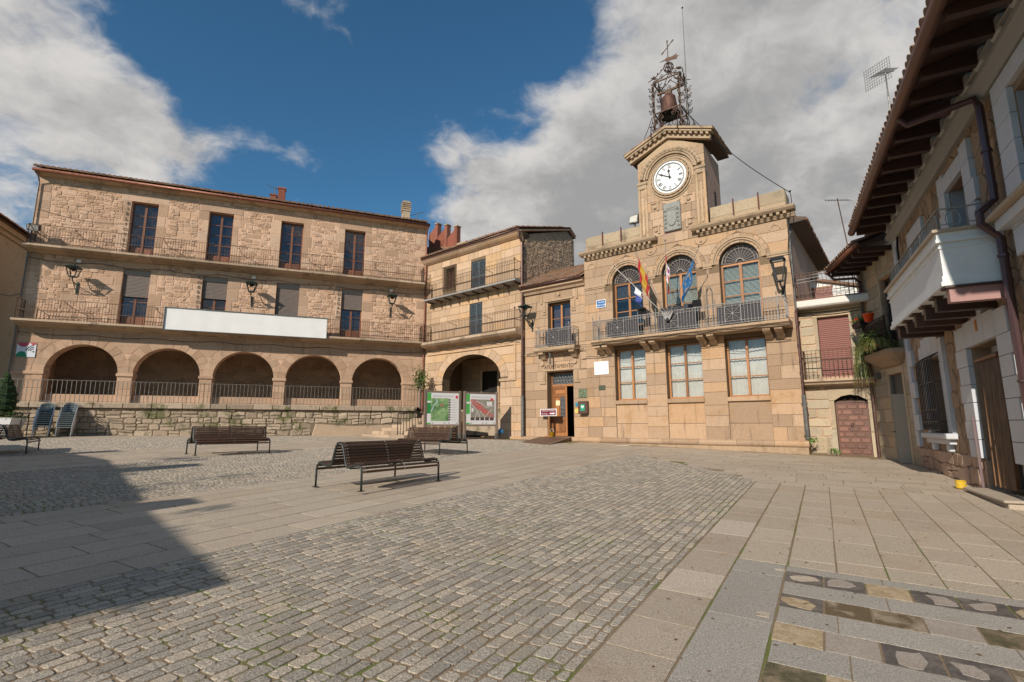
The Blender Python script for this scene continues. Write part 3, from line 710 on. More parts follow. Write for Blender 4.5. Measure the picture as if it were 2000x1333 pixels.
# ------------------------------------------------------------ long building with the arcade (left)
LB = frame('arcaded_building', 'long three-storey rubble stone building with five-arched arcade and two balconies', 'building', LC[0], LC[1], 68.6)
XL = -19.58
WX = [-15.65, -12.09, -8.47, -4.98]; WW = 1.19
ACX = [-16.82, -13.26, -9.745, -6.22, -2.69]; AR, ARY, AZS = 1.465, 1.39, 4.08
def long_building():
    core = MB(); rects = []
    for x in WX: rects += [(x, x+WW, 10.12, 13.17), (x, x+WW, 6.47, 9.49)]
    for c in ACX: rects.append((c-AR, c+AR, 2.6, AZS+ARY))
    wall_core(core, XL, 0, 2.6, 13.95, .016, .62, rects)
    for c in ACX: arch_fill(core, c, AZS, AR, ARY, .016, .62)
    core.box(XL, 0, .62, 9.0, 5.75, 6.3)                           # floor over the arcade
    core.box(XL, XL+.5, .62, 9.0, 2.0, 13.95); core.box(-.5, 0, .62, 9.0, 2.0, 13.95)
    wall = obj('wall', core, M_mortar, LB)
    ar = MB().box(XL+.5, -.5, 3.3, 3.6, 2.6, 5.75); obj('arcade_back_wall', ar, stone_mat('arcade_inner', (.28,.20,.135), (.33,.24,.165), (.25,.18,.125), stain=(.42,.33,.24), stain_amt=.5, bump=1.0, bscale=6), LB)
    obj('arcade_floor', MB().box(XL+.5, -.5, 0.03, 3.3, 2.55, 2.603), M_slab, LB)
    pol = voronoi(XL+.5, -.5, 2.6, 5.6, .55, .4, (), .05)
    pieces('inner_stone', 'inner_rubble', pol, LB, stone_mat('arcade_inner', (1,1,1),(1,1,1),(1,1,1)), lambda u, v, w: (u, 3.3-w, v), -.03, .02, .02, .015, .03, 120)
    # facing: dressed blocks round the arches, rubble above
    vs_ = []
    for c in ACX: vs_ += voussoirs(c, AZS, AR, AR+.46, ARY, ARY+.44, 15)
    pieces('voussoir', 'voussoirs', vs_, wall, M_ashL, w0=-.04, w1=0, ch=.008, wj=.006)
    rr = [(c-AR, c+AR, 2.6, AZS) for c in ACX]
    bl = ashlar(XL, 0, 2.6, 6.15, .37, .55, .95, rr, [(c, AZS, AR+.47, ARY+.45) for c in ACX], joint=.014)
    pieces('ashlar_block', 'ashlar_blocks', bl, wall, M_ashL, w0=-.05, w1=-.002, ch=.010, wj=.007, weight=lambda p: area(p)/(31.0+.365*p[0][0])**2)
    ex = []; jamb = []
    for x in WX:
        for (zb, zt) in ((6.47, 9.49), (10.12, 13.17)):
            lw = U(.3,.5); jamb.append([(x-lw, zt), (x+WW+lw, zt), (x+WW+lw, zt+.42), (x-lw, zt+.42)]); ex.append((x-lw-.01, x+WW+lw+.01, zt, zt+.43))
            for sd_ in (0, 1):
                z = zb
                while z < zt-.05:
                    h = min(U(.42,.75), zt-z)
                    if zt-z-h < .2: h = zt-z
                    w = U(.24,.62); a, b = (x-w, x-.004) if sd_ == 0 else (x+WW+.004, x+WW+w)
                    jamb.append([(a, z+.006), (b, z+.006), (b, z+h-.006), (a, z+h-.006)]); ex.append((a-.012, b+.012, z, z+h)); z += h
            ex.append((x-.1, x+WW+.1, zb, zt))
    for k in range(2):                                              # quoins at both ends
        z = 6.47
        while z < 13.7:
            h = U(.32,.5); w = U(.35,.75); a, b = (XL, XL+w) if k == 0 else (-w, 0)
            jamb.append([(a, z+.006), (b, z+.006), (b, z+h-.006), (a, z+h-.006)]); ex.append((a-.01, b+.01, z, z+h)); z += h
    for _ in range(70):                                             # scattered larger dressed stones
        w, h = U(.45,.85), U(.26,.42); a, z = U(XL+.8, -1.6), U(6.6, 13.2)
        if any(a < e[1] and a+w > e[0] and z < e[3] and z+h > e[2] for e in ex) or (9.65 < z+h and z < 10.15): continue
        jamb.append([(a, z), (a+w, z+U(-.02,.02)), (a+w, z+h), (a, z+h+U(-.02,.02))]); ex.append((a-.012, a+w+.012, z-.01, z+h+.012))
    pieces('dressed_stone', 'dressed_stones', jamb, wall, M_rubble, w0=-.06, w1=-.004, ch=.014, wj=.006)
    pol = random_rubble(XL, 0, 6.47, 13.85, .12, .27, .15, .42, ex, .022, .03)
    pieces('rubble_stone', 'rubble', pol, wall, M_rubble, w0=-.05, w1=0.0, ch=.016, wj=.012, tilt=.06, weight=lambda p: area(p)/(31.0+.365*p[0][0])**2)
    for i in range(4):                                              # imposts and little parapets between the piers
        a, b = ACX[i]+AR, ACX[i+1]-AR
        obj('impost', MB().cbox(a-.05, b+.05, -.06, .66, AZS-.14, AZS+.02, .02), M_ashL, LB)
    obj('impost', MB().cbox(-1.27, -.02, -.05, .66, AZS-.14, AZS+.02, .02), M_ashL, LB)
    obj('impost', MB().cbox(XL+.02, ACX[0]-AR+.04, -.05, .66, AZS-.14, AZS+.02, .02), M_ashL, LB)
    for c in ACX: obj('parapet', MB().cbox(c-AR+.02, c+AR-.02, .30, .58, 2.6, 3.04, .02), M_ashL, LB)
    # balconies
    for z in (10.12, 6.47):
        prof = [(.1,z),(-.80,z),(-.82,z-.02),(-.82,z-.10),(-.76,z-.125),(-.70,z-.135),(-.68,z-.165),(-.22,z-.20),(-.14,z-.26),(.1,z-.27)]
        n = 11; xs = [XL+.1+(19.3*i/n)+(U(-.3,.3) if 0 < i < n else 0) for i in range(n+1)]
        for i in range(n): obj('balcony_slab', MB().prismx([(y, q+U(-.004,.004)) for y, q in prof], xs[i]+.004, xs[i+1]-.004), M_slabst, LB)
        mb = MB(); railing(mb, [(XL+.22, .0), (XL+.22, -.74), (-.32, -.74), (-.32, .0)], z, .98, .118, .0065, (.45, 1.0), .013)
        for x in (-17.6, -13.9, -10.4, -6.9, -3.2): mb.bar((x, -.74, z+.93), (x+.05, .02, z+.80), .022)
        obj('balcony_railing', mb, M_iron, LB)
    # windows
    for x in WX:
        window(LB, x+.01, x+WW-.01, 10.14, 13.14, .26, 2, 4, M_brownw, fw=.06, bw=.055, panel=.55, curtain=M_curtL, cy=.12)
        top = 8.06 if x < -15 else 8.28
        window(LB, x+.01, x+WW-.01, 6.49, 9.46, .26, 2, 3, M_brownw, fw=.06, bw=.055, panel=.5, curtain=M_curtL, cy=.12)
        obj('shutter_box', MB().box(x+.005, x+WW-.005, .10, .24, 9.22, 9.485), plain('shutter_box', (.24,.205,.175), .7), LB)
        roller(LB, x+.02, x+WW-.02, 6.9 if x == WX[2] else top, 9.22, .14, M_roll)
    # eaves, gutter, roof
    obj('cornice', MB().prismx([(.1,13.84),(-.06,13.84),(-.30,13.91),(-.36,13.96),(.1,13.96)], XL-.1, .02), M_slabst, LB)
    obj('gutter', MB().tube([(XL-.12,-.44,13.99),(.04,-.44,13.99)], .085, 10), M_gut, LB, smooth=True)
    roof = obj('roof', MB().prismx([(-.40,13.96),(4.8,15.9),(9.4,14.2),(9.4,13.9)], XL-.1, .05), M_tile, LB)
    mb = MB(); tiles(mb, XL-.1, .05, -.50, 14.10, 4.8, 16.04, .23, .10, .5); tag(obj('roof_tiles', mb, M_tile, roof), kind='stuff')
    def chimney(x0, x1, y0, y1, z0, z1, mat, cap=False):
        mb = MB().box(x0, x1, y0, y1, z0, z1-.08); mb.box(x0-.04, x1+.04, y0-.04, y1+.04, z1-.08, z1)
        if cap:
            for k in range(5): mb.box(x0-.05, x1+.05, y0-.05, y1+.05, z1-.04+k*.13, z1+.03+k*.13); mb.box(x0+.02, x1-.02, y0+.02, y1-.02, z1, z1+.13*(k+1))
        return obj('chimney', mb, mat, roof)
    chimney(-8.92, -8.53, 1.8, 2.2, 14.4, 15.98, M_brick); chimney(-9.33, -9.0, 1.8, 2.2, 14.4, 15.48, M_brick)
    chimney(-1.34, -.86, 1.8, 2.3, 14.4, 15.75, M_render, True)
    downpipe(LB, [(-.10,-.44,13.95),(-.10,-.30,13.7),(-.08,-.12,13.4),(-.08,-.12,4.2),(-.08,-.12,1.2)], .055, M_gut)
    downpipe(LB, [(XL+.06,-.44,13.95),(XL+.06,-.09,13.5),(XL+.06,-.09,4.0)], .035, M_pipe2)
    # cables along the facade
    for z, dz in ((9.62, .12), (5.95, .1)):
        pts = [(XL+.1+19.3*i/40, -.06, z-dz*abs(sin(i*.55))) for i in range(41)]; obj('cable', MB().tube(pts, .012, 5), M_black, LB)
    pts = [(-19.4+i*.5, -.03, 12.1-.25*sin(min(1, i/8)*pi)-.02*i) for i in range(9)]; obj('cable', MB().tube(pts, .008, 4), M_black, LB)
    # vertical lettering beside the windows
    mt = plain('letter_iron', (.045,.04,.03), .6)
    for word, x, z0, dz in (('BIBLIOTECA', -15.80, 13.0, .285), ('CORREOS', -12.24, 9.35, .265), ('JUZGADO', -5.14, 9.35, .265)):
        sg = thing('wall_lettering', 'dark iron letters reading %s down the window jamb' % word, 'lettering', (0,0,0)); sg.parent = None
        sg.location = LB.location; sg.rotation_euler = LB.rotation_euler
        for i, ch in enumerate(word): text('letter', ch, .25, mt, sg, (x, -.030, z0-i*dz), .004)
    # floodlight and small boxes
    for x in (-17.5, -9.65, -2.15): obj('junction_box', MB().cbox(x-.09, x+.09, -.10, -.02, 9.56, 9.70, .01), M_whitep, LB)
long_building()
def onL(o, s, off, z):                                             # place something in the long building's frame
    o.location = (LC[0]+LD[0]*s+LN[0]*off, LC[1]+LD[1]*s+LN[1]*off, z); o.rotation_euler = (0,0,LB.rotation_euler[2]); return o
fl = thing('floodlight', 'black floodlight on the top left corner of the arcaded building', 'floodlight'); onL(fl, -19.25, .55, 10.95)
obj('lamp_body', MB().hexa([(-.24,-.05,-.16),(.24,-.05,-.16),(.24,.10,-.10),(-.24,.10,-.10),(-.24,-.16,.12),(.24,-.16,.12),(.24,.06,.20),(-.24,.06,.20)]), M_black, fl)
obj('lamp_glass', MB().hexa([(-.21,-.06,-.14),(.21,-.06,-.14),(.21,-.05,-.135),(-.21,-.05,-.135),(-.21,-.168,.10),(.21,-.168,.10),(.21,-.15,.10),(-.21,-.15,.10)]), plain('lamp_lens', (.5,.48,.44), .2), fl)
obj('bracket', MB().bar((0,.1,0), (0,.55,-.1), .04), M_black, fl)

def lantern(label, group=None):
    t = thing('wall_lantern', label, 'lantern', group=group)
    mb = MB(); tp, bt = .235, .125
    for sx in (-1, 1):
        for sy in (-1, 1): mb.bar((sx*bt, sy*bt, -.44), (sx*tp, sy*tp, 0), .035)
    for q in ((bt, -.44), (tp, 0)):
        for a in range(4):
            p = [(q[0],q[0]),(-q[0],q[0]),(-q[0],-q[0]),(q[0],-q[0])]; mb.bar((*p[a], q[1]), (*p[(a+1) % 4], q[1]), .035)
    mb.box(-bt, bt, -bt, bt, -.47, -.44); mb.tube([(0,0,-.47),(0,0,-.60)], .03, 6); obj('lantern_frame', mb, M_lantern, t)
    hood = MB(); hood.hexa([(-.30,-.30,0.005),(.30,-.30,0.005),(.30,.30,0.005),(-.30,.30,0.005),(-.15,-.15,.10),(.15,-.15,.10),(.15,.15,.10),(-.15,.15,.10)]); hood.lathe([(.05,.10),(.05,.15),(.02,.19)], n=8); obj('hood', hood, M_lantern, t)
    obj('lamp_unit', MB().lathe([(.11,-.03),(.12,-.10),(.05,-.16)], n=10), M_black, t)
    br = MB(); br.tube([(0,0,-.58),(.0,.10,-.66),(0,.62,-.72)], .022, 6); br.tube([(0,.15,-.68),(0,.40,-.92),(0,.66,-1.05)], .018, 6)
    br.box(-.035, .035, .62, .66, -1.15, -.55); br.tube([(0,.30,-.70),(0,.42,-.80),(0,.55,-.78),(0,.60,-.90)], .012, 5); obj('bracket', br, M_lantern, t)
    return t
onL(lantern('green iron wall lantern left of the arcaded building\'s first shuttered window'), -17.45, .66, 9.12)
onL(lantern('green iron wall lantern between the second and third shuttered windows'), -9.66, .66, 9.12)
onL(lantern('green iron wall lantern nearest the right end of the arcaded building'), -2.15, .66, 9.12)
bm = MB(); bn_ = 60
for k_, y_ in ((0, -.88), (1, -.80)):
    o_ = len(bm.v); bm.v += [(-13.42+7.7*i/bn_, y_+(.0025*sin(i*.9)+.004*sin(i*.23+j*.6)+.003*sin(j*1.7+i*.11) if k_ == 0 and 0 < i < bn_ else 0), 6.31+1.13*j/6) for j in range(7) for i in range(bn_+1)]
    for j in range(6):
        for i in range(bn_): bm.f.append((o_+j*(bn_+1)+i, o_+j*(bn_+1)+i+1, o_+(j+1)*(bn_+1)+i+1, o_+(j+1)*(bn_+1)+i)); bm.m.append(0)
bn = tag(obj('banner', bm, M_banner, None, smooth=True), 'long blank white banner panel hung on the lower balcony railing', 'banner')
bn.location = LB.location; bn.rotation_euler = LB.rotation_euler
bnf = MB()
for z in (6.29, 7.44): bnf.box(-13.45, -5.69, -.93, -.79, z, z+.03)
for x in (-13.46, -5.72): bnf.box(x, x+.03, -.935, -.785, 6.295, 7.465)
obj('banner_frame', bnf, M_pipe2, bn)
ws = thing('wall_sign', 'square white sign with red and green shapes by the first arch', 'sign'); ws.location = LB.location; ws.rotation_euler = LB.rotation_euler
obj('sign_plate', MB().box(-19.40, -18.68, -.03, -.015, 4.74, 5.42), plain('sign_white', (.62,.64,.68), .4), ws)
def halfdisc(mb, cx, cz, r, a0, a1, y, ry=1.0, n=14):
    pts = [(cx+cos(rad(a0+(a1-a0)*i/n))*r, cz+sin(rad(a0+(a1-a0)*i/n))*r*ry) for i in range(n+1)]; mb.prismy(pts, y, y+.004); return mb
obj('green_dome', halfdisc(MB(), -19.19, 4.742, .21, 0, 180, -.036, 1.25), plain('sign_green', (.0,.20,.08), .4), ws)
rd = MB(); halfdisc(rd, -19.17, 5.418, .22, 180, 360, -.036, .9); halfdisc(rd, -18.79, 5.418, .11, 180, 360, -.036, .9); obj('red_shapes', rd, plain('sign_red', (.45,.035,.06), .4), ws)
wf = MB()
for r in (.12, .20, .28): wf.ringy(-18.74, 5.0, r, r+.035, -.036, -.032, 95, 170, 8)
wf.lathe([(.035,0),(.035,.004)], (-18.76,-.036,5.0), 8, 'y'); obj('radio_waves', wf, M_black, ws)

# ------------------------------------------------------------ terrace in front of the arcade
TR = frame('terrace', 'raised terrace with mossy rubble retaining wall below the arcade', 'terrace', LC[0], LC[1], 68.6)
def terrace():
    x0, x1 = -19.9, -.6
    core = MB().box(x0, x1, -1.46, 0.0, .4, 2.33); core.box(x1, 1.2, -.9, 0, .4, 2.33); obj('retaining_wall', core, M_retm, TR)
    w = TR.children[0]
    ex = [(-6.2, -1.0, .5, 1.55)]
    pol = random_rubble(x0, x1, .75, 2.31, .15, .36, .20, .68, ex, .024, .035, .35)
    pieces('wall_stone', 'wall_stones', pol, w, M_ret, lambda u, v, k: (u, -1.46-k, v), -.05, .03, .03, .022, .06)
    obj('concrete_repair', MB().stone([(-6.2,.8),(-1.0,.75),(-.9,1.35),(-2.2,1.58),(-4.0,1.50),(-6.0,1.62)], -.05, .035, .03, lambda u, v, k: (u, -1.46-k, v)), M_slabst, w)
    x = x0
    while x < x1-.2:
        L = min(U(.7,1.5), x1-x); obj('coping_stone', MB().cbox(x+.008, x+L-.008, -1.62, -1.1, 2.33, 2.585+U(-.01,.01), .025), M_ret, TR); x += L
    obj('terrace_paving', MB().box(x0, x1, -1.1, 0.02, 2.33, 2.575), M_slab, TR)
    mb = MB(); xs = [x0+.1+i*2.13 for i in range(10)]
    for i in range(9): railing(mb, [(xs[i], -1.48), (xs[i+1], -1.48)], 2.59, 1.0, .168, .010, (1.0,), .014)
    obj('terrace_railing', mb, plain('pale_iron', (.21,.19,.16), .5, .5, var=.2), TR)
terrace()
# steps up to the arch of the middle house
ST = thing('stone_steps', 'worn stone steps rising beside the terrace wall behind the bench', 'steps', (-6.6, 26.0, .95), rad(-48))
for i in range(8):
    n = 3; L = 4.3-i*.35
    for k in range(n):
        a = -L/2+L*k/n+.25*i; obj('step_block', MB().cbox(a+.008, a+L/n-.008, .1+i*.34, .1+i*.34+.9, -.5, .14+i*.165-U(0,.012), .02), M_slabst, ST)
mb = MB(); railing(mb, [(1.55, .1), (1.55, 2.2)], .15, 1.0, .16, .010, (1.0,), .018); obj('handrail', mb, M_black, ST)
# ------------------------------------------------------------ middle house with one wide arch
MC, MD, MN = (.576, 25.965), (.7604, -.6494), (-.6494, -.7604)
MH = frame('arched_house', 'tall pale ashlar house with one wide arch and two iron balconies', 'house', MC[0], MC[1], 130.5)
def middle_house():
    x0 = -7.95; acx, ar, ary, azs = -3.85, 2.28, 1.40, 4.06
    rects = [(-3.86,-2.72,8.99,10.84), (-3.94,-2.95,6.37,8.39), (-6.0,-5.28,9.62,10.88), (acx-ar,acx+ar,.6,azs+ary)]
    core = MB(); wall_core(core, x0, 0, .5, 11.75, .014, .6, rects); arch_fill(core, acx, azs, ar, ary, .014, .6)
    wall = obj('wall', core, M_jointT, MH)
    sd = MB(); sd.add([(0,.02,.5),(0,4.75,.5),(0,4.75,12.66),(0,4.2,13.0),(0,.02,11.58)], [(0,1,2,3,4)]); sd.add([(-.5,.6,.5),(-.5,4.75,.5),(-.5,4.75,12.75),(-.5,4.2,13.12),(-.5,.6,11.5)], [(0,1,2,3,4)])
    sd.box(-.5, -.001, 4.7, 4.75, .5, 12.7); sd.box(x0, -.01, 4.75, 4.9, .5, 12.6); obj('side_wall', sd, M_rough, MH)
    # lumpy render thrown over the side wall
    lump = [q for q in voronoi(.05, 4.7, 8.3, 12.9, .20, .16, (), .004, .15) if max(z for _, z in q) < 11.40+.32*min(y for y, _ in q)]
    mbl = MB()
    for q in lump: mbl.stone(q, -.03, .012+U(0,.018), .014, lambda u, v, w: (w, u, v), .08)
    tag(obj('rough_render', mbl, M_rough, MH), kind='stuff')
    vs_ = voussoirs(acx, azs, ar, ar+.52, ary, ary+.50, 17); pieces('voussoir', 'voussoirs', vs_, wall, M_ashM, w0=-.04, w1=0, ch=.006, wj=.004)
    bl = ashlar(x0, 0, .8, 6.1, .43, .6, 1.05, [(acx-ar, acx+ar, .5, azs)], [(acx, azs, ar+.53, ary+.51)])
    bl += ashlar(x0, 0, 6.2, 11.42, .44, .65, 1.15, [rects[0], rects[1], (-6.22,-5.08,9.5,11.0)])
    pieces('ashlar_block', 'ashlar_blocks', bl, wall, M_ashM, w0=-.05, w1=0.0, ch=.005, wj=.005)
    for q in ((-7.45,-.46,5.68,5.80), (-.60,-.47,3.95,5.68), (-1.62,-.46,3.82,3.96), (-7.9,-6.1,3.90,4.04)): obj('label_mould', MB().cbox(q[0], q[1], -.07, .02, q[2], q[3], .015), M_ashM, MH)
    # passage behind the arch
    p = MB(); p.box(-7.6, -.6, 3.0, 3.2, .5, 6.0); p.box(-7.8, -7.6, .6, 3.2, .5, 6.0); p.box(-.6, -.5, .6, 3.2, .5, 6.0); p.box(-7.6, -.6, .6, 3.0, 5.75, 5.9)
    obj('passage_walls', p, M_jointT, MH)
    pieces('passage_block', 'passage_blocks', ashlar(-7.6, -.6, 1.4, 5.7, .45, .7, 1.2, [(-5.72,-4.42,2.4,4.85)]), MH, M_ashM, lambda u, v, w: (u, 3.0-w, v), -.03, .012, .006, .004, cap=60)
    obj('passage_floor', MB().box(-7.6, -.6, .35, 3.0, 1.0, 2.42), M_ret, MH)
    dr = louvre(MH, -5.7, -4.44, 2.43, 4.82, 2.94, plain('black_louvre', (.022,.02,.018), .5), 'passage_door')
    for x in (-5.86, -4.42): obj('door_jamb', MB().cbox(x, x+.15, 2.90, 3.0, 2.42, 4.98, .01), M_ashM, MH)
    mb = MB().tube([(-1.7,1.0,2.9),(-2.8,.5,2.55)], .02, 6); obj('handrail', mb, M_iron, MH)
    # shutters and the grilled window
    louvre(MH, -3.85, -2.73, 9.0, 10.83, .06, M_shut); louvre(MH, -3.93, -2.96, 6.38, 8.38, .06, M_shut)
    for x0_, x1_, z0_, z1_ in rects[:2]: obj('shutter_backing', MB().box(x0_, x1_, .12, .15, z0_, z1_), M_dark, MH)
    window(MH, -6.0, -5.28, 9.62, 10.88, .25, 2, 2, M_brownw, fw=.05, bw=.03, curtain=M_curtL)
    g = MB()
    for k in range(9): g.bar((-6.2+k*.1375, -.10, 9.53), (-6.2+k*.1375, -.10, 10.97), .014)
    for z in (9.53, 10.97): g.bar((-6.2,-.10,z), (-5.1,-.10,z), .02)
    for i in range(8):
        for j in range(11):
            cx, cz = -6.13+i*.1375, 9.6+j*.13; g.bar((cx-.065,-.105,cz-.06), (cx+.065,-.105,cz+.06), .008); g.bar((cx-.065,-.105,cz+.06), (cx+.065,-.105,cz-.06), .008)
    for x in (-6.2, -5.1):
        for z in (9.53, 10.97): g.bar((x,-.10,z), (x,.03,z), .02)
    obj('window_grille', g, M_iron, MH)
    # balconies
    slab = MB().prismx([(.05,9.02),(-.66,9.02),(-.66,8.93),(.05,8.88)], -7.3, .02); obj('upper_balcony_slab', slab, plain('grey_concrete', (.26,.25,.235), .85, var=.2, scale=5, bump=.2), MH)
    for k in range(10):
        x = -7.0+k*.76; mb = MB().bar((x,.03,8.86), (x,-.62,8.86), .05, .07); mb.tube(spiral(0, 0, .13, 1.4, 0, 1, 16), .012, 5)
        mb2 = MB().bar((x,.03,8.855), (x,-.60,8.87), .05, .06)
        pts = [(x, -.04-(a*.16), 8.80-.30*(b)) for a, b in ((0,1.2),(0,.6),(.15,.2),(.7,.05),(1.2,.3),(1.15,.75),(.7,.95),(.4,.7),(.6,.5))]
        mb2.tube(pts, .013, 5); obj('scroll_bracket', mb2, M_iron, MH)
    xs = [-7.45,-6.2,-4.9,-3.7,-2.4,-1.2,.04]
    for i in range(6): obj('lower_balcony_slab', MB().prismx([(.05,6.40),(-.66,6.40),(-.66,6.27),(-.52,6.16),(-.10,6.05),(.05,6.02)], xs[i]+.004, xs[i+1]-.004), M_slabst, MH)
    for z in (9.02, 6.40):
        mb = MB(); railing(mb, [(-7.18,.0),(-7.18,-.60),(-.06,-.60),(-.06,.0)], z, 1.03, .118, .0065, (.48,1.0), .012)
        mb.lathe([(.02,0),(.045,.04),(.045,.07),(.01,.11)], (-.06,-.60,z+1.04), 8); mb.lathe([(.02,0),(.045,.04),(.045,.07),(.01,.11)], (-7.18,-.60,z+1.04), 8)
        for x in (-5.0,-2.2): mb.bar((x,-.60,z+.95), (x+.03,.02,z+.86), .018)
        obj('balcony_railing', mb, M_iron, MH)
    # eaves and roof
    for i in range(5):
        a, b = -7.95+i*1.59, -7.95+(i+1)*1.59; obj('cornice', MB().prismx([(.05,11.42),(-.05,11.42),(-.20,11.52),(-.30,11.62),(-.30,11.72),(.05,11.72)], a+.004, b-.004), M_ashM, MH)
    obj('gutter', MB().tube([(-7.95,-.36,11.80),(.05,-.36,11.80)], .06, 8), M_pipe, MH, smooth=True)
    roof = obj('roof', MB().prismx([(-.36,11.73),(4.3,13.15),(4.9,12.78),(4.9,12.70),(4.3,13.05),(-.30,11.64)], -7.95, .14), M_tile, MH)
    mb = MB(); tiles(mb, -7.95, .16, -.42, 11.84, 4.3, 13.26, .21, .085, .5); tiles(mb, -7.95, .16, 4.95, 12.85, 4.3, 13.26, .21, .085, .4); tag(obj('roof_tiles', mb, M_tile, roof), kind='stuff')
    downpipe(MH, [(-.02,-.36,11.78),(-.02,-.30,11.4),(.03,-.12,11.1),(.03,-.12,3.0)], .06, M_pipe, clips=((.03,-.12,9.2),(.03,-.12,7.3),(.03,-.12,5.0)))
    downpipe(MH, [(.03,-.12,3.0),(.03,-.12,1.0)], .08, M_pipe2, 'cast_iron_pipe')
    mb = MB().tube([(-7.4+i*.3, -.05, 5.95-.07*abs(sin(i*.7))-.1*(i/24)) for i in range(25)], .012, 5); mb.tube([(-2+i*.15, -.04, 5.93+.05*sin(i*1.3)) for i in range(13)], .010, 4); obj('cable', mb, M_black, MH)
    obj('base_course', MB().cbox(-2.9, .05, -.24, .0, .62, .98, .06), M_ashT, MH)
middle_house()
# houses seen over the roofs behind it
RH = frame('brick_stepped_house', 'house with stepped red brick parapet seen above the arched house roof', 'house', MC[0], MC[1], 130.5)
mb = MB(); mb.box(-12.6, -6.8, 3.0, 8.5, 2, 13.6); obj('wall', mb, M_rough, RH)
mb = MB().add([(-12.6,2.9,13.5),(-6.4,2.9,13.3),(-6.4,8.6,13.2),(-12.6,8.6,14.4),(-12.6,2.9,14.6),(-9.0,2.9,13.8),(-9.0,8.6,13.8),(-12.6,8.6,14.6)], [(4,5,6,7),(0,1,5,4),(2,3,7,6)]); obj('lean_to_roof', mb, M_tile, RH)
for k in range(3):
    x = -10.85+k*1.02; z = 15.98-k*.36
    bp = obj('stepped_pier', MB().box(x, x+.27, 3.2, 3.55, 12, z), M_brick, RH); obj('pier_cap', MB().cbox(x-.04, x+.31, 3.15, 3.6, z, z+.10, .02), M_dark_st, bp)
    obj('brick_panel', MB().add([(x-.75,3.25,12),(x,3.25,12),(x,3.25,z-.12),(x-.75,3.25,z-.62),(x-.75,3.5,12),(x,3.5,12),(x,3.5,z-.12),(x-.75,3.5,z-.62)], [(0,1,2,3),(4,5,6,7),(3,2,6,7)]), M_brick, RH)
mb = MB().box(-8.6, -7.6, 3.2, 4.4, 12, 14.0); mb.box(-7.6, -5.2, 3.4, 7.0, 12, 13.75); obj('grey_gable', mb, M_render, RH)
mb = MB(); tiles(mb, -7.7, -4.9, 3.2, 13.80, 7.0, 14.1, .21, .085, .5); tag(obj('roof_tiles', mb, M_tile, RH), kind='stuff')
YH = thing('ochre_house', 'ochre rendered house cut by the left edge behind the thuja', 'house', (-27.4, 22.35, 0), math.atan2(cos(rad(-21.4)), sin(rad(-21.4))))
def ochre_house():
    w = MB().box(-3.6, 14, 0, 9, .0, 12.9); obj('wall', w, M_render, YH)  # near end lengthened out of view to cast shade on the arcaded building
    obj('cornice', MB().prismx([(.05,12.55),(-.10,12.55),(-.14,12.75),(-.30,12.80),(-.34,13.05),(-.5,13.1),(.05,13.1)], -3.9, 14), M_render, YH)
    roof = obj('roof', MB().prismx([(-.55,13.05),(4.5,15.0),(9.5,13.05)], -3.9, 14.2), M_tile, YH)
    mb = MB(); tiles(mb, -3.9, 14.1, -.6, 13.14, 4.5, 15.1, .215, .088, .5); tag(obj('roof_tiles', mb, M_tile, roof), kind='stuff')
    obj('cable', MB().tube([(6,-.03,9.0),(8,-.2,9.2),(10,-.05,9.9)], .015, 4), M_black, YH)
ochre_house()
# ------------------------------------------------------------ town hall
TH = frame('town_hall', 'golden ashlar town hall with clock tower, arched windows and long iron balcony', 'town hall', TC[0], TC[1], 127.6)
GW = [(-7.30,-5.85), (-4.95,-3.46), (-2.55,-1.05)]
M_fan = plain('fanlight_iron', (.22,.19,.165), .6, .3, var=.2, scale=15)
def star_panel(mb, x0, x1, z0, z1, y):
    cx, cz = (x0+x1)/2, (z0+z1)/2
    for q in ((x0,z0),(x1,z0),(x0,z1),(x1,z1),(cx,z0),(cx,z1),(x0,cz),(x1,cz)): mb.bar((cx,y,cz), (q[0],y,q[1]), .013)
    mb.lathe([(.035,-.012),(.035,.012)], (cx,y,cz), 8, 'y')
    for k in range(8):
        a = pi/8+k*pi/4; r = (x1-x0)*.36; mb.tube(spiral(cx+cos(a)*r, cz+sin(a)*r, .055, 1.1, a+pi/2, 1, 8, y), .007, 4)
def fancy_rail(mb, x0, x1, y, z0, h, star=None, sp=.115):
    z1 = z0+h
    for z, t in ((z0+.03,.018),(z0+.13,.014),(z1-.13,.014),(z1,.022)): mb.bar((x0,y,z), (x1,y,z), t)
    n = max(1, round((x1-x0)/sp)); w = (x1-x0)/n
    for i in range(n+1):
        x = x0+w*i
        if star and star[0]+.02 < x < star[1]-.02: continue
        mb.bar((x,y,z0+.03), (x,y,z1), .013); mb.lathe([(.008,-.02),(.015,0),(.008,.02)], (x,y,(z0+z1)/2), 5)
    for i in range(n):
        c = x0+w*(i+.5)
        for z in (z0+.08, z1-.065): mb.tube([(c+cos(k*pi/4)*.043, y, z+sin(k*pi/4)*.043) for k in range(8)], .006, 4, closed=True)
    if star:
        mb.bar((star[0],y,z0+.13), (star[0],y,z1-.13), .014); mb.bar((star[1],y,z0+.13), (star[1],y,z1-.13), .014); star_panel(mb, star[0], star[1], z0+.13, z1-.13, y)
def finial(mb, x, y, z0, z1):
    mb.tube([(x,y,z0),(x,y,z1)], .016, 6); mb.lathe([(.012,0),(.035,.04),(.012,.08),(.03,.11),(.004,.17)], (x,y,z1), 7)
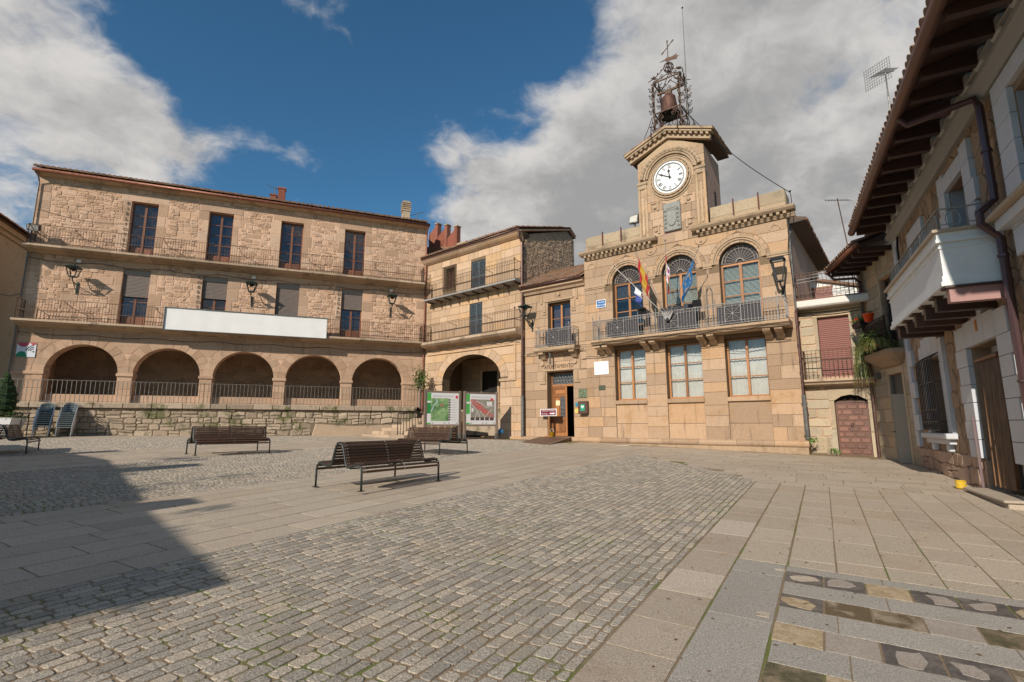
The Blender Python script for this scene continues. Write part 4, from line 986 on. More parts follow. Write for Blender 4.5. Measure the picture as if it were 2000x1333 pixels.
def town_hall():
    yA = .10                                                       # the wing stands back a little
    rects = []
    for a, b in GW: rects += [(a, b, 1.0, 4.93), (a, b, 5.28, 7.97+.75)]
    core = MB(); wall_core(core, -8.75, 0, .3, 9.35, .008, .62, rects)
    for a, b in GW: arch_fill(core, (a+b)/2, 7.97, (b-a)/2, .75, .008, .62)
    core.box(-8.75, -8.3, .62, 8.5, .3, 9.35); core.box(-8.3, -.01, 8.0, 8.5, .3, 9.35); core.box(-8.3, -.6, .62, 8.0, 5.0, 5.2); core.box(-8.74, -.02, .05, 8.4, 9.36, 9.5)
    wall = obj('wall', core, M_jointT, TH)
    obj('side_wall', MB().box(-.6, -.005, .62, 8.5, .3, 9.6), M_pink, TH)
    for z in [1.0+.47*i for i in range(18)]:
        w = .35 if int(z/.47) % 2 else .6; obj('quoin', MB().cbox(-.05, .006, .0, w, z+.004, z+.462, .006), M_ashT, TH)
    arches = [((a+b)/2, 7.97, (b-a)/2+.40, 1.15) for a, b in GW]
    bl = ashlar(-8.75, 0, 1.0, 5.05, .45, .62, 1.0, [(a, b, 1.0, 4.93) for a, b in GW])
    bl += ashlar(-8.75, 0, 5.05, 9.32, .427, .6, 1.0, [(a, b, 5.05, 7.97) for a, b in GW], arches)
    pieces('ashlar_block', 'ashlar_blocks', bl, wall, M_ashT, w0=-.05, w1=0, ch=.004, wj=.003)
    vv = []
    for (cx, zs, r, ry) in arches: vv += voussoirs(cx, zs, .76, 1.14, .76, 1.14, 13)
    pieces('voussoir', 'voussoirs', vv, wall, M_ashT, w0=-.05, w1=.004, ch=.005, wj=.002)
    for (a, b) in GW:
        cx = (a+b)/2; mb = MB()
        mb.ringy(cx, 7.97, .86, .93, -.05, .01, 0, 180, 28); mb.ringy(cx, 7.97, .94, 1.02, -.085, .01, 0, 180, 28); obj('archivolt', mb, M_trimT, TH)
        obj('window_sill', MB().cbox(a-.02, b+.02, -.05, .45, 2.45, 2.62, .015), M_ashT, TH)
        obj('apron_panel', MB().cbox(a, b, .05, .3, 1.62, 2.45, .01), M_ashT, TH); obj('apron_panel', MB().cbox(a, b, .035, .3, 1.0, 1.61, .01), M_ashT, TH)
        window(TH, a+.01, b-.01, 2.63, 4.91, .27, 2, 3, M_oak, fw=.07, bw=.045, glass=M_glass2, curtain=M_curt, cy=.16, rowz=[2.70,3.42,4.10,4.84])
        fr = window(TH, a+.01, b-.01, 5.30, 7.96, .24, 2, 4, M_oak, fw=.08, bw=.055, glass=M_glass if a < -7 else M_glass2, curtain=None, rowz=[5.38,5.98,6.64,7.26,7.88])
        bl_ = MB(); n = 52
        for i in range(n):
            z = (5.4 if a > -7 else 7.15)+(7.9-(5.4 if a > -7 else 7.15))*i/n; bl_.add([(a+.08,.345,z),(b-.08,.345,z),(b-.08,.385,z+.030),(a+.08,.385,z+.030)], [(0,1,2,3)])
        obj('blind', bl_, M_blind, fr)
        # half-round iron fanlight
        fan = MB(); r = .70
        fan.ringy(cx, 7.99, .66, .70, .20, .23, 0, 180, 20); fan.ringy(cx, 7.99, .55, .57, .20, .22, 0, 180, 20); fan.ringy(cx, 7.99, .12, .16, .20, .23, 0, 180, 10)
        for k in range(13):
            t = pi*k/12; fan.bar((cx+cos(t)*.15,.21,7.99+sin(t)*.15), (cx+cos(t)*.67,.21,7.99+sin(t)*.67), .014)
            if k < 12:
                t2 = pi*(k+.5)/12; fan.tube([(cx+cos(t2)*.61+cos(q*pi/3)*.04, .21, 7.99+sin(t2)*.61+sin(q*pi/3)*.04) for q in range(6)], .007, 4, closed=True)
        obj('fanlight', fan, M_fan, TH)
        pts = [(cx+cos(pi*k/18)*.745, 7.97+sin(pi*k/18)*.745) for k in range(19)]; obj('fanlight_pane', MB().prismy(pts, .26, .27), plain('fanlight_dark', (.05,.035,.03), .25), TH)
    # string mouldings between the arches
    seg = [(-8.75,-7.62)]+[(GW[i][1]+.27, GW[i+1][0]-.27) for i in range(2)]+[(-.78,.012)]
    for a, b in seg:
        mb = MB(); mb.cbox(a, b, -.06, .02, 7.93, 8.05, .012); mb.cbox(a, b, -.035, .02, 7.86, 7.93, .01); obj('string_moulding', mb, M_trimT, TH)
    for x in (-8.35, -.42): mb = MB(); mb.ringy(x, 8.95, .16, .21, -.03, .02, 0, 180, 12); obj('shield_mould', mb, M_trimT, TH)
    for x in (-5.38, -3.2): mb = MB(); mb.ringy(x, 9.22, .22, .27, -.04, .02, 180, 360, 14); mb.lathe([(.06,-.05),(.05,.02)], (x,0,9.12), 8, 'y'); obj('roundel', mb, M_trimT, TH)
    # plinth
    xs = [-12.5,-11.1,-9.5,-8.0,-6.6,-5.2,-3.7,-2.3,-1.0,.10]
    for i in range(9):
        a, b = xs[i], xs[i+1]; obj('plinth_roll', MB().prismx([(.1,.78),(-.16,.78),(-.20,.83),(-.21,.90),(-.18,.97),(-.10,1.01),(.1,1.01)], a+.004, b-.004), M_ashT, TH)
    obj('plinth', MB().box(-12.45, .06, -.13, .3, .2, .785), M_trimT, TH)
    # cornices with dentils, parapets
    for a, b in ((-8.83,-5.02), (-3.50,.34)):
        mb = MB(); mb.prismx([(.05,9.30),(-.06,9.30),(-.10,9.36),(-.14,9.40),(.05,9.40)], a+.25, b-.25 if b < 0 else b-.02); mb.prismx([(.05,9.52),(-.28,9.52),(-.36,9.60),(-.38,9.68),(.05,9.70)], a, b)
        mb.box(a+.28, b-.28 if b < 0 else b-.04, -.12, .05, 9.40, 9.52); c = obj('cornice', mb, M_corn, TH); n = int((b-a-.3)/.23)
        for k in range(n): x = a+.22+k*.23; obj('dentil', MB().cbox(x, x+.115, -.27, -.115, 9.405, 9.518, .012), M_corn, c)
    for a, b in ((-8.70,-5.85), (-2.80,.02)):
        pr = obj('parapet', MB().box(a, b, .16, .45, 9.5, 10.42), M_dark_st, TH); n = 3; L = (b-a)/n
        for k in range(n): obj('parapet_block', MB().cbox(a+L*k+.006, a+L*(k+1)-.006, .08, .44, 9.70, 10.02, .012), M_corn, pr); obj('parapet_block', MB().cbox(a+L*k+.006, a+L*(k+1)-.006, .10, .50, 10.02, 10.50+U(-.02,.02), .02), M_dark_st, pr)
        for k in (1, 2): obj('iron_stay', MB().bar((a+L*k,.06,9.95), (a+L*k,.06,10.62), .05), plain('rust_red', (.10,.025,.015), .7), pr)
    obj('parapet_side', MB().box(-.28, .02, .45, 1.0, 9.5, 10.45), M_dark_st, TH)
    # roof of the main block: side eave on the right
    mb = MB(); mb.prismy([(-.7,9.75),(.55,9.42),(.55,9.36),(-.1,9.30)], .75, 8.8); mb.add([(-.5,.75,9.8),(-.5,8.8,9.8),(-4.4,8.8,11.0),(-4.4,2.4,11.0)], [(0,1,2,3)]); mb.add([(-8.8,.8,9.8),(-8.8,8.8,9.8),(-4.4,8.8,11.0),(-4.4,2.4,11.0)], [(0,1,2,3)]); roof = obj('main_roof', mb, plain('dark_eave', (.085,.06,.045), .8, var=.3), TH)
    mb = MB(); tiles(mb, .75, 8.7, .58, 9.46, -3.0, 10.6, .215, .088, .5, mp=lambda x, y, z: (y, x, z)); tag(obj('roof_tiles', mb, M_tile, roof), kind='stuff')
    downpipe(TH, [(.03,.9,9.3),(.02,.3,8.6),(.05,-.03,8.3),(.05,-.03,5.6)], .03, M_pipe2, 'conduit')
    # balcony
    mb = MB(); mb.prismx([(.02,5.30),(-.76,5.30),(-.80,5.27),(-.80,5.20),(-.72,5.15),(-.66,5.08),(.02,5.08)], -8.08, -.10); obj('balcony_slab', mb, M_trimT, TH)
    for x in (-7.85,-7.50,-5.70,-5.30,-3.32,-2.92,-.90,-.50):
        mb = MB().prismx([(.01,5.08),(-.60,5.08),(-.60,4.98),(-.50,4.92),(-.26,4.90),(-.20,4.80),(-.06,4.72),(.01,4.70)], x-.13, x+.13); obj('corbel', mb, M_trimT, TH)
    rl = MB(); y = -.70; z0, h = 5.33, .84
    fancy_rail(rl, -7.98, -7.36, y, z0, h); fancy_rail(rl, -5.80, -5.02, y, z0, h); fancy_rail(rl, -3.38, -2.62, y, z0, h); fancy_rail(rl, -.98, -.20, y, z0, h)
    for (a, b) in ((-7.36,-5.80), (-5.02,-3.38), (-2.62,-.98)): fancy_rail(rl, a, b, y, z0, h, ((a+b)/2-.48, (a+b)/2+.10))
    for x in (-7.98,-7.62,-5.80,-5.02,-3.38,-2.62,-.98,-.45): finial(rl, x, y, z0-.03, z0+h+.06)
    for x in (-7.98,-.20):
        for k in range(6): rl.bar((x,y+.68*k/6+.05,z0), (x,y+.68*k/6+.05,z0+h), .013)
        for z in (z0+.03,z0+.13,z0+h-.13,z0+h): rl.bar((x,y,z), (x,-.01,z), .016)
    obj('balcony_railing', rl, M_greyiron, TH)
    for (a, b) in ((-7.36,-5.80), (-5.02,-3.38), (-2.62,-.98)): obj('dark_canvas', MB().box(a+.04, b-.02, -.665, -.655, 5.38, 6.10), plain('grey_canvas', (.045,.04,.045), .8), TH)
    obj('dark_canvas', MB().box(-4.95,-3.55,-.45,-.42,5.9,6.38), plain('grey_canvas', (.045,.04,.045), .8), TH)
    for x in (-5.42, -2.98):                                       # hooked conduits on the piers
        mb = MB(); mb.tube([(x-.12,-.05,5.4),(x-.12,-.05,6.9),(x-.06,-.10,7.08),(x+.04,-.10,7.08),(x+.10,-.06,6.9),(x+.10,-.05,5.4)], .018, 6); obj('conduit', mb, M_pipe2, TH)
    for k, x in enumerate((-5.62,-3.30)):
        fl_ = MB().hexa([(x-.16,-.72,6.20),(x+.16,-.72,6.20),(x+.16,-.58,6.22),(x-.16,-.58,6.22),(x-.16,-.80,6.42),(x+.16,-.80,6.42),(x+.16,-.66,6.48),(x-.16,-.66,6.48)]); obj('floodlight', fl_, M_black, TH)
    cab = MB()
    for z, ph in ((5.12,0),(5.06,1.4)): cab.tube([(-8.9+i*.22,-.82,z+.035*sin(i*.9+ph)-.03*sin(i*.23)) for i in range(41)], .012, 5)
    cab.tube([(-12.2+i*.28,-.01 if i < 3 else -.04,5.08+.05*sin(i*1.1)) for i in range(13)], .014, 5); obj('cable', cab, M_black, TH)
    downpipe(TH, [(.10,.02,5.75),(.05,-.10,5.62),(.05,-.10,2.6)], .05, M_pipe, clips=((.05,-.10,4.4),(.05,-.10,3.4)))
    downpipe(TH, [(.05,-.10,2.6),(.05,-.10,1.05)], .075, M_pipe2, 'cast_iron_pipe', clips=((.05,-.10,2.3),(.05,-.10,1.2)))
    # --- clock tower
    tx0, tx1 = -5.82, -2.84; tc = (tx0+tx1)/2
    tw = MB(); tw.box(tx0+.02, tx1-.02, 0.02, 2.2, 9.3, 13.35); tw.prismy([(tx0+.02,13.35),(tx1-.02,13.35),(tc,14.15)], .02, 2.2); tow = obj('clock_tower', tw, M_pink, TH)
    bl = ashlar(tx0, tx1, 9.32, 13.35, .40, .5, .8, [(tc-.40,tc+.38,9.80,11.12)], [(tc,12.28,1.18,1.18)], joint=.010)
    bl = [q for q in bl if not all(math.hypot(x-tc, z-12.28) < 1.16 for x, z in q)]
    low = [q for q in bl if True]
    pieces('ashlar_block', 'ashlar_blocks', low, tow, M_ashT, w0=-.05, w1=0.03, ch=.004, wj=.003)
    sp_ = MB(); sp_.prismy([(tx0,13.35),(tx1,13.35),(tc,14.12)], -.028, .03); obj('gable_field', sp_, M_ashTw, tow)
    dsk = MB(); dsk.lathe([(1.17,-.012),(1.17,.05)], (tc,0,12.28), 40, 'y'); obj('dial_field', dsk, M_ashTw, tow)
    for z0_ in (0, 1):
        for xx in (tx0-.01, tx1-.41):
            if z0_: obj('capital', MB().cbox(xx-.03, xx+.45, -.12, .03, 12.28, 12.42, .02), M_corn, tow); obj('capital', MB().cbox(xx, xx+.42, -.085, .03, 12.08, 12.28, .015), M_corn, tow)
            else:
                mb = MB(); mb.cbox(xx, xx+.10, -.075, .0, 9.62, 12.08, .01); mb.cbox(xx+.32, xx+.42, -.075, .0, 9.62, 12.08, .01); mb.cbox(xx+.16, xx+.26, -.065, .0, 9.9, 11.7, .01); obj('pilaster', mb, M_ashTw, tow)
    mb = MB(); mb.ringy(tc, 12.35, 1.02, 1.10, -.10, .0, 8, 172, 32); mb.ringy(tc, 12.35, 1.11, 1.20, -.14, .0, 5, 175, 32)
    rope = [(tc+cos(rad(8+164*i/60))*1.30, -.10, 12.35+sin(rad(8+164*i/60))*1.22) for i in range(61)]
    mb.tube(rope, [.085+.02*sin(i*2.0) for i in range(61)], 8); obj('roll_hood', mb, M_corn, tow)
    mb = MB(); mb.ringy(tc, 12.28, .74, .82, -.13, .0, 0, 360, 40); mb.ringy(tc, 12.28, .86, .92, -.09, .0, 0, 360, 40); mb.ringy(tc, 12.28, .99, 1.02, -.05, .0, 0, 360, 40)
    for k in range(24): t = 2*pi*k/24; mb.lathe([(.025,-.10),(.02,.0)], (tc+cos(t)*.84,0,12.28+sin(t)*.84), 6, 'y')
    obj('dial_surround', mb, M_corn, tow)
    # coat of arms
    ca = MB(); a, b = tc-.37, tc+.37; ca.cbox(a, b, -.10, .02, 9.82, 11.10, .03); cre = obj('coat_of_arms', ca, plain('grey_stone_relief', (.27,.265,.24), .9, var=.2, scale=12, bump=.5, bscale=25), TH)
    sh = MB(); sh.prismy([(tc-.2,10.72),(tc+.2,10.72),(tc+.2,10.25),(tc+.1,10.08),(tc,10.03),(tc-.1,10.08),(tc-.2,10.25)], -.15, -.09); obj('shield', sh, plain('grey_stone_relief', (0,0,0)), cre)
    sc = MB()
    for sx in (-1, 1):
        for j in range(5): sc.tube([(tc+sx*q[0]+sx*.0, -.12, q[2]) for q in spiral(.28, 10.0+j*.19, .06, 1.2, j, 1, 8)], .018, 5)
    for k in range(5): sc.lathe([(.035,0),(.05,.05),(.01,.12)], (tc-.2+k*.1,-.11,10.80), 6)
    sc.cbox(tc-.26, tc+.26, -.14, -.08, 10.74, 10.80, .01); obj('crown_and_scrolls', sc, plain('grey_stone_relief', (0,0,0)), cre)
    for sx in (-1, 1):
        for z in (9.98, 11.05):
            mb = MB(); mb.cbox(tc+sx*.72-.2, tc+sx*.72+.2, -.07, .02, z+.20, z+.26, .01); mb.cbox(tc+sx*.62-.05, tc+sx*.62+.05, -.08, .02, z-.15, z+.20, .01); mb.lathe([(.09,-.09),(.06,-.05),(.06,.02)], (tc+sx*.75,0,z+.05), 10, 'y'); obj('scroll_ornament', mb, M_trimT, TH)
    # gabled cornice of the tower
    pk = 14.62; zl = 13.86; xl, xr = tc-1.98, tc+1.98
    def zr(x): return pk-(pk-zl)*max(0.0, abs(x-tc)-.10)/1.88
    for (y0_, y1_, t0, t1, ex) in ((-.36,2.35,-.02,-.12,0.0), (-.30,.05,-.13,-.22,.06), (-.12,.04,-.22,-.42,.16), (-.17,.04,-.42,-.50,.18)):
        a, b = xl+ex, xr-ex; poly = [(a,zr(a)+t1),(tc,pk+t1),(b,zr(b)+t1),(b,zr(b)+t0),(tc,pk+t0),(a,zr(a)+t0)]; obj('tower_cornice', MB().prismy(poly, y0_, y1_), M_corn, tow)
    for k in range(16):
        x = xl+.28+k*.225; dm = MB(); z = zr(x+.055)-.225
        dm.hexa([(x,-.27,z-.11+(zr(x)-zr(x+.055))),(x+.115,-.27,z-.11+(zr(x+.115)-zr(x+.055))),(x+.115,-.11,z-.11+(zr(x+.115)-zr(x+.055))),(x,-.11,z-.11+(zr(x)-zr(x+.055))),(x,-.27,z),(x+.115,-.27,z),(x+.115,-.11,z),(x,-.11,z)]); obj('dentil', dm, M_corn, tow)
    mb = MB()
    for sx in (-1, 1): tiles(mb, -.30, 2.6, sx*2.0, zl+.0, 0, pk, .215, .088, .42, mp=lambda x, y, z: (tc+y, x, z+.02))
    so = MB().box(tx1-.1, tx1+.40, .1, 2.45, 13.66, 13.74); so.box(tx0-.40, tx0+.1, .1, 2.45, 13.66, 13.74); obj('tower_soffit', so, plain('dark_eave', (0,0,0)), tow); tag(obj('tower_tiles', mb, M_tile, tow), kind='stuff')
    obj('slit_window', MB().box(tx1-.03, tx1-.01, 1.2, 1.45, 10.6, 11.7), M_dark, tow)
    # --- the clock
    ck = MB().lathe([(.72,-.10),(.72,-.02)], (tc,0,12.28), 48, 'y'); clk = obj('clock', ck, plain('clock_white', (.88,.88,.86), .35), TH)
    rim = MB(); rim.ringy(tc, 12.28, .60, .625, -.112, -.098, 0, 360, 48); rim.ringy(tc, 12.28, .64, .652, -.112, -.098, 0, 360, 48); obj('minute_ring', rim, M_black, clk)
    nums = ['XII','I','II','III','IIII','V','VI','VII','VIII','IX','X','XI']
    for k, nmb in enumerate(nums):
        t = rad(90-30*k); cx, cz = tc+cos(t)*.49, 12.28+sin(t)*.49; ux, uz = cos(t), sin(t); rx, rz = uz, -ux
        wd = {'I':.034, 'V':.075, 'X':.078}; tot = sum(wd[c] for c in nmb); o = -tot/2; mb = MB(); H = .075
        P = lambda a, b: (cx+rx*a+ux*b, -.106, cz+rz*a+uz*b)
        for c in nmb:
            w = wd[c]; m = o+w/2
            if c == 'I': mb.bar(P(m,-H), P(m,H), .018, .008, up=(0,1,0))
            elif c == 'V': mb.bar(P(m-.026,H), P(m,-H), .018, .008, up=(0,1,0)); mb.bar(P(m+.026,H), P(m,-H), .008, .008, up=(0,1,0))
            else: mb.bar(P(m-.028,H), P(m+.028,-H), .018, .008, up=(0,1,0)); mb.bar(P(m+.028,H), P(m-.028,-H), .008, .008, up=(0,1,0))
            o += w
        mb.bar(P(-tot/2,H), P(tot/2,H), .006, .008, up=(0,1,0)); mb.bar(P(-tot/2,-H), P(tot/2,-H), .006, .008, up=(0,1,0)); obj('numeral', mb, M_black, clk)
    for nm, ang, L, w in (('hour_hand', 95, .40, .05), ('minute_hand', 152, .56, .036)):
        t = rad(ang); mb = MB(); q = lambda r, s: (tc+cos(t)*r-sin(t)*s, 12.28+sin(t)*r+cos(t)*s)
        mb.prismy([q(-.10,-w*.5), q(L*.6,-w*.5), q(L*.7,-w*1.5), q(L*.8,-w*.6), q(L,0), q(L*.8,w*.6), q(L*.7,w*1.5), q(L*.6,w*.5), q(-.10,w*.5)], -.128 if nm[0] == 'h' else -.136, -.120 if nm[0] == 'h' else -.129); obj(nm, mb, M_black, clk)
    mb = MB().lathe([(.05,-.14),(.05,-.10)], (tc,0,12.28), 12, 'y'); obj('hub', mb, M_black, clk)
    # --- wing with the entrance
    ax0, ax1 = -12.42, -8.75; rw = [(-10.93,-9.62,5.32,7.60), (-11.02,-9.53,1.0,4.12)]
    core = MB(); wall_core(core, ax0, ax1, .3, 8.3, yA+.008, yA+.6, rw); core.box(ax0, ax0+.4, yA+.6, 6, .3, 8.3); wg = obj('wing_wall', core, M_jointT, TH)
    bl = ashlar(ax0, ax1-.003, 1.0, 5.05, .44, .55, .95, [rw[1]])+ashlar(ax0, ax1-.003, 5.05, 8.2, .44, .55, .95, [rw[0]])
    pieces('ashlar_block', 'ashlar_blocks', bl, wg, M_ashT, lambda u, v, w: (u, yA-w, v), -.05, 0, .004, .003)
    mb = MB(); mb.cbox(-12.38, -8.76, yA-.05, yA+.02, 5.0, 5.10, .012); obj('string_moulding', mb, M_trimT, TH)
    mb = MB()
    for (a, b, c, d) in ((-11.12,-9.42,7.66,7.76),(-11.2,-11.06,7.15,7.60),(-9.48,-9.34,7.15,7.60),(-11.24,-11.02,7.02,7.12),(-9.52,-9.30,7.02,7.12),(-9.30,-9.18,7.6,8.1),(-11.36,-11.24,7.6,8.1)): mb.cbox(a, b, yA-.05, yA+.02, c, d, .012)
    mb.lathe([(.09,-.07),(.07,.02)], (-10.27,yA,7.98), 10, 'y'); obj('window_hood', mb, M_trimT, TH)
    mb = MB()
    for (a, b, c, d) in ((-11.2,-9.35,4.16,4.22),(-11.42,-11.08,3.55,3.62),(-9.47,-9.15,3.55,3.62),(-11.30,-11.10,3.62,4.16),(-9.45,-9.25,3.62,4.16),(-9.18,-9.12,4.2,4.85),(-9.12,-8.35,4.16,4.21)): mb.cbox(a, b, yA-.06, yA+.02, c, d, .012)
    for x in (-11.28, -9.40): mb.lathe([(.12,-.07),(.10,-.05),(.10,.02)], (x,yA,4.56), 12, 'y')
    obj('door_hood', mb, M_trimT, TH)
    window(TH, -10.92, -9.63, 5.34, 7.58, yA+.26, 2, 3, M_oak, fw=.07, bw=.05, glass=M_glass, curtain=M_curtL, cy=.25)
    obj('cornice', MB().prismx([(yA+.05,8.18),(yA-.10,8.18),(yA-.16,8.28),(yA-.30,8.36),(yA-.30,8.45),(yA+.05,8.45)], ax0, ax1-.002), M_ashT, TH)
    obj('gutter', MB().tube([(ax0-.05,yA-.38,8.54),(ax1-.03,yA-.38,8.54)], .07, 8), M_pipe, TH, smooth=True)
    rf = obj('wing_roof', MB().prismx([(yA-.35,8.47),(2.6,10.0),(5.2,9.2),(5.2,8.4),(yA+.1,8.3)], ax0, ax1-.002), M_tile, TH)
    mb = MB(); tiles(mb, ax0, ax1-.01, yA-.42, 8.58, 2.6, 10.12, .205, .085, .40); tag(obj('roof_tiles', mb, M_tile, rf), kind='stuff')
    mb = MB().prismx([(yA,5.28),(-.44,5.28),(-.46,5.25),(-.46,5.14),(-.40,5.08),(yA,5.08)], -11.45, -9.10); obj('small_balcony_slab', mb, M_trimT, TH)
    for x in (-11.1, -9.35): obj('corbel', MB().prismx([(yA,5.08),(-.36,5.08),(-.36,4.98),(-.20,4.92),(-.04,4.74),(yA,4.70)], x-.14, x+.14), M_trimT, TH)
    rl = MB(); fancy_rail(rl, -11.38, -10.85, -.40, 5.31, .86); fancy_rail(rl, -10.85, -9.17, -.40, 5.31, .86, (-10.60,-10.0))
    for x in (-11.38, -9.17):
        for k in range(5): rl.bar((x,-.40+.1*k,5.31), (x,-.40+.1*k,6.17), .013)
        for z in (5.34,5.44,6.04,6.17): rl.bar((x,-.40,z), (x,yA,z), .016)
    for x in (-11.15, -9.42): finial(rl, x, -.40, 5.28, 6.24)
    obj('small_balcony_railing', rl, M_greyiron, TH); obj('dark_canvas', MB().box(-10.8,-9.3,-.365,-.355,5.36,6.12), plain('grey_canvas', (.045,.04,.045), .8), TH)
    # door: left leaf shut, right leaf open on a dark hall
    y = yA+.35; mb = MB(); mb.cbox(-11.0,-10.93,y,y+.10,1.02,4.1,.008); mb.cbox(-9.61,-9.54,y,y+.10,1.02,4.1,.008); mb.cbox(-10.93,-9.61,y,y+.10,3.42,3.52,.008); mb.cbox(-10.93,-9.61,y,y+.10,4.03,4.1,.008); dr = obj('entrance_door', mb, M_doorw, TH)
    lf = MB(); a, b = -10.92, -10.12; lf.cbox(a,a+.10,y+.01,y+.06,1.03,3.42,.006); lf.cbox(b-.09,b,y+.01,y+.06,1.03,3.42,.006)
    for z0_, z1_ in ((1.03,1.18),(1.78,1.92),(2.92,3.02),(3.30,3.42)): lf.cbox(a+.10,b-.09,y+.01,y+.06,z0_,z1_,.006)
    lf.box(a+.10,b-.09,y+.035,y+.05,1.18,3.30); lf.cbox(a+.36,a+.41,y+.015,y+.05,1.18,2.92,.006); lf.cbox(a+.13,a+.33,y+.018,y+.04,1.24,1.72,.015); lf.cbox(a+.44,b-.12,y+.018,y+.04,1.24,1.72,.015); lf.cbox(a+.13,a+.33,y+.018,y+.04,1.98,2.86,.015); lf.cbox(a+.13,b-.12,y+.018,y+.04,3.06,3.26,.015)
    obj('door_leaf', lf, M_doorw, dr)
    gr = MB(); gr.box(a+.43,b-.11,y+.022,y+.03,1.95,2.90); g2 = MB()
    for k in range(4): xx = a+.46+k*.073; g2.bar((xx,y+.012,1.95), (xx,y+.012,2.90), .012)
    for z in (2.0,2.2,2.42,2.62,2.84): g2.bar((a+.43,y+.012,z), (b-.11,y+.012,z), .010)
    g2.tube([(a+.57+cos(k*pi/5)*.07,y+.01,2.42+sin(k*pi/5)*.07) for k in range(10)], .009, 5, closed=True); obj('door_glass', gr, plain('door_glass', (.05,.055,.06), .15), dr); obj('door_grille', g2, M_greyiron, dr)
    tr = MB()
    for k in range(8):
        cx = -10.86+k*.17; tr.tube([(cx+cos(q*pi/5)*.07,y+.03,3.62+sin(q*pi/5)*.07) for q in range(10)], .010, 5, closed=True); tr.bar((cx-.08,y+.03,3.72), (cx,y+.03,3.98), .012); tr.bar((cx+.08,y+.03,3.72), (cx,y+.03,3.98), .012); tr.tube([(cx+cos(q*pi/3)*.03,y+.03,3.86+sin(q*pi/3)*.03) for q in range(6)], .008, 4, closed=True)
    for z in (3.53,3.71,4.0): tr.bar((-10.93,y+.03,z), (-9.61,y+.03,z), .016)
    obj('transom_grille', tr, M_greyiron, dr); obj('transom_pane', MB().box(-10.93,-9.61,y+.06,y+.065,3.52,4.03), plain('door_glass', (0,0,0)), dr)
    ol = MB(); ol.cbox(-9.66,-9.61,y+.1,y+.95,1.03,3.42,.006)
    for z in (1.3,2.0,2.7): ol.cbox(-9.68,-9.655,y+.22,y+.82,z,z+.5,.01)
    obj('open_leaf', ol, M_doorw, dr)
    hl = MB(); hl.box(-11.4,-9.1,yA+2.6,yA+2.7,.9,4.3); hl.box(-11.4,-11.3,yA+.6,yA+2.6,.9,4.3); hl.box(-9.2,-9.1,yA+.6,yA+2.6,.9,4.3); hl.box(-11.4,-9.1,yA+.6,yA+2.6,4.3,4.4); hl.box(-11.0,-9.5,yA+.0,yA+2.6,.9,1.02); obj('hall', hl, M_darkbr, TH)
    obj('notice', MB().box(a+.17,a+.40,y-.0,y+.008,2.50,2.74), plain('notice_paper', (.75,.62,.36), .7), dr)
    text('door_inscription', 'AYUNTAMIENTO', .27, plain('carved_letter', (.10,.065,.035), .9), TH, (-10.33,yA-.010,4.37), .006, sx=.80)
    mb = MB().box(-10.62,-10.55,-.30,-.24,4.45,5.0); mb.tube([(-11.0,-.28,4.8),(-10.9,-.28,5.02),(-10.72,-.28,5.05),(-10.6,-.27,4.95)], .012, 5); obj('flag_socket', mb, M_pipe2, TH)
town_hall()
def onT(o, s, off, z): o.location = (TC[0]+TD[0]*s+TN[0]*off, TC[1]+TD[1]*s+TN[1]*off, z); o.rotation_euler = (0,0,TH.rotation_euler[2]); return o
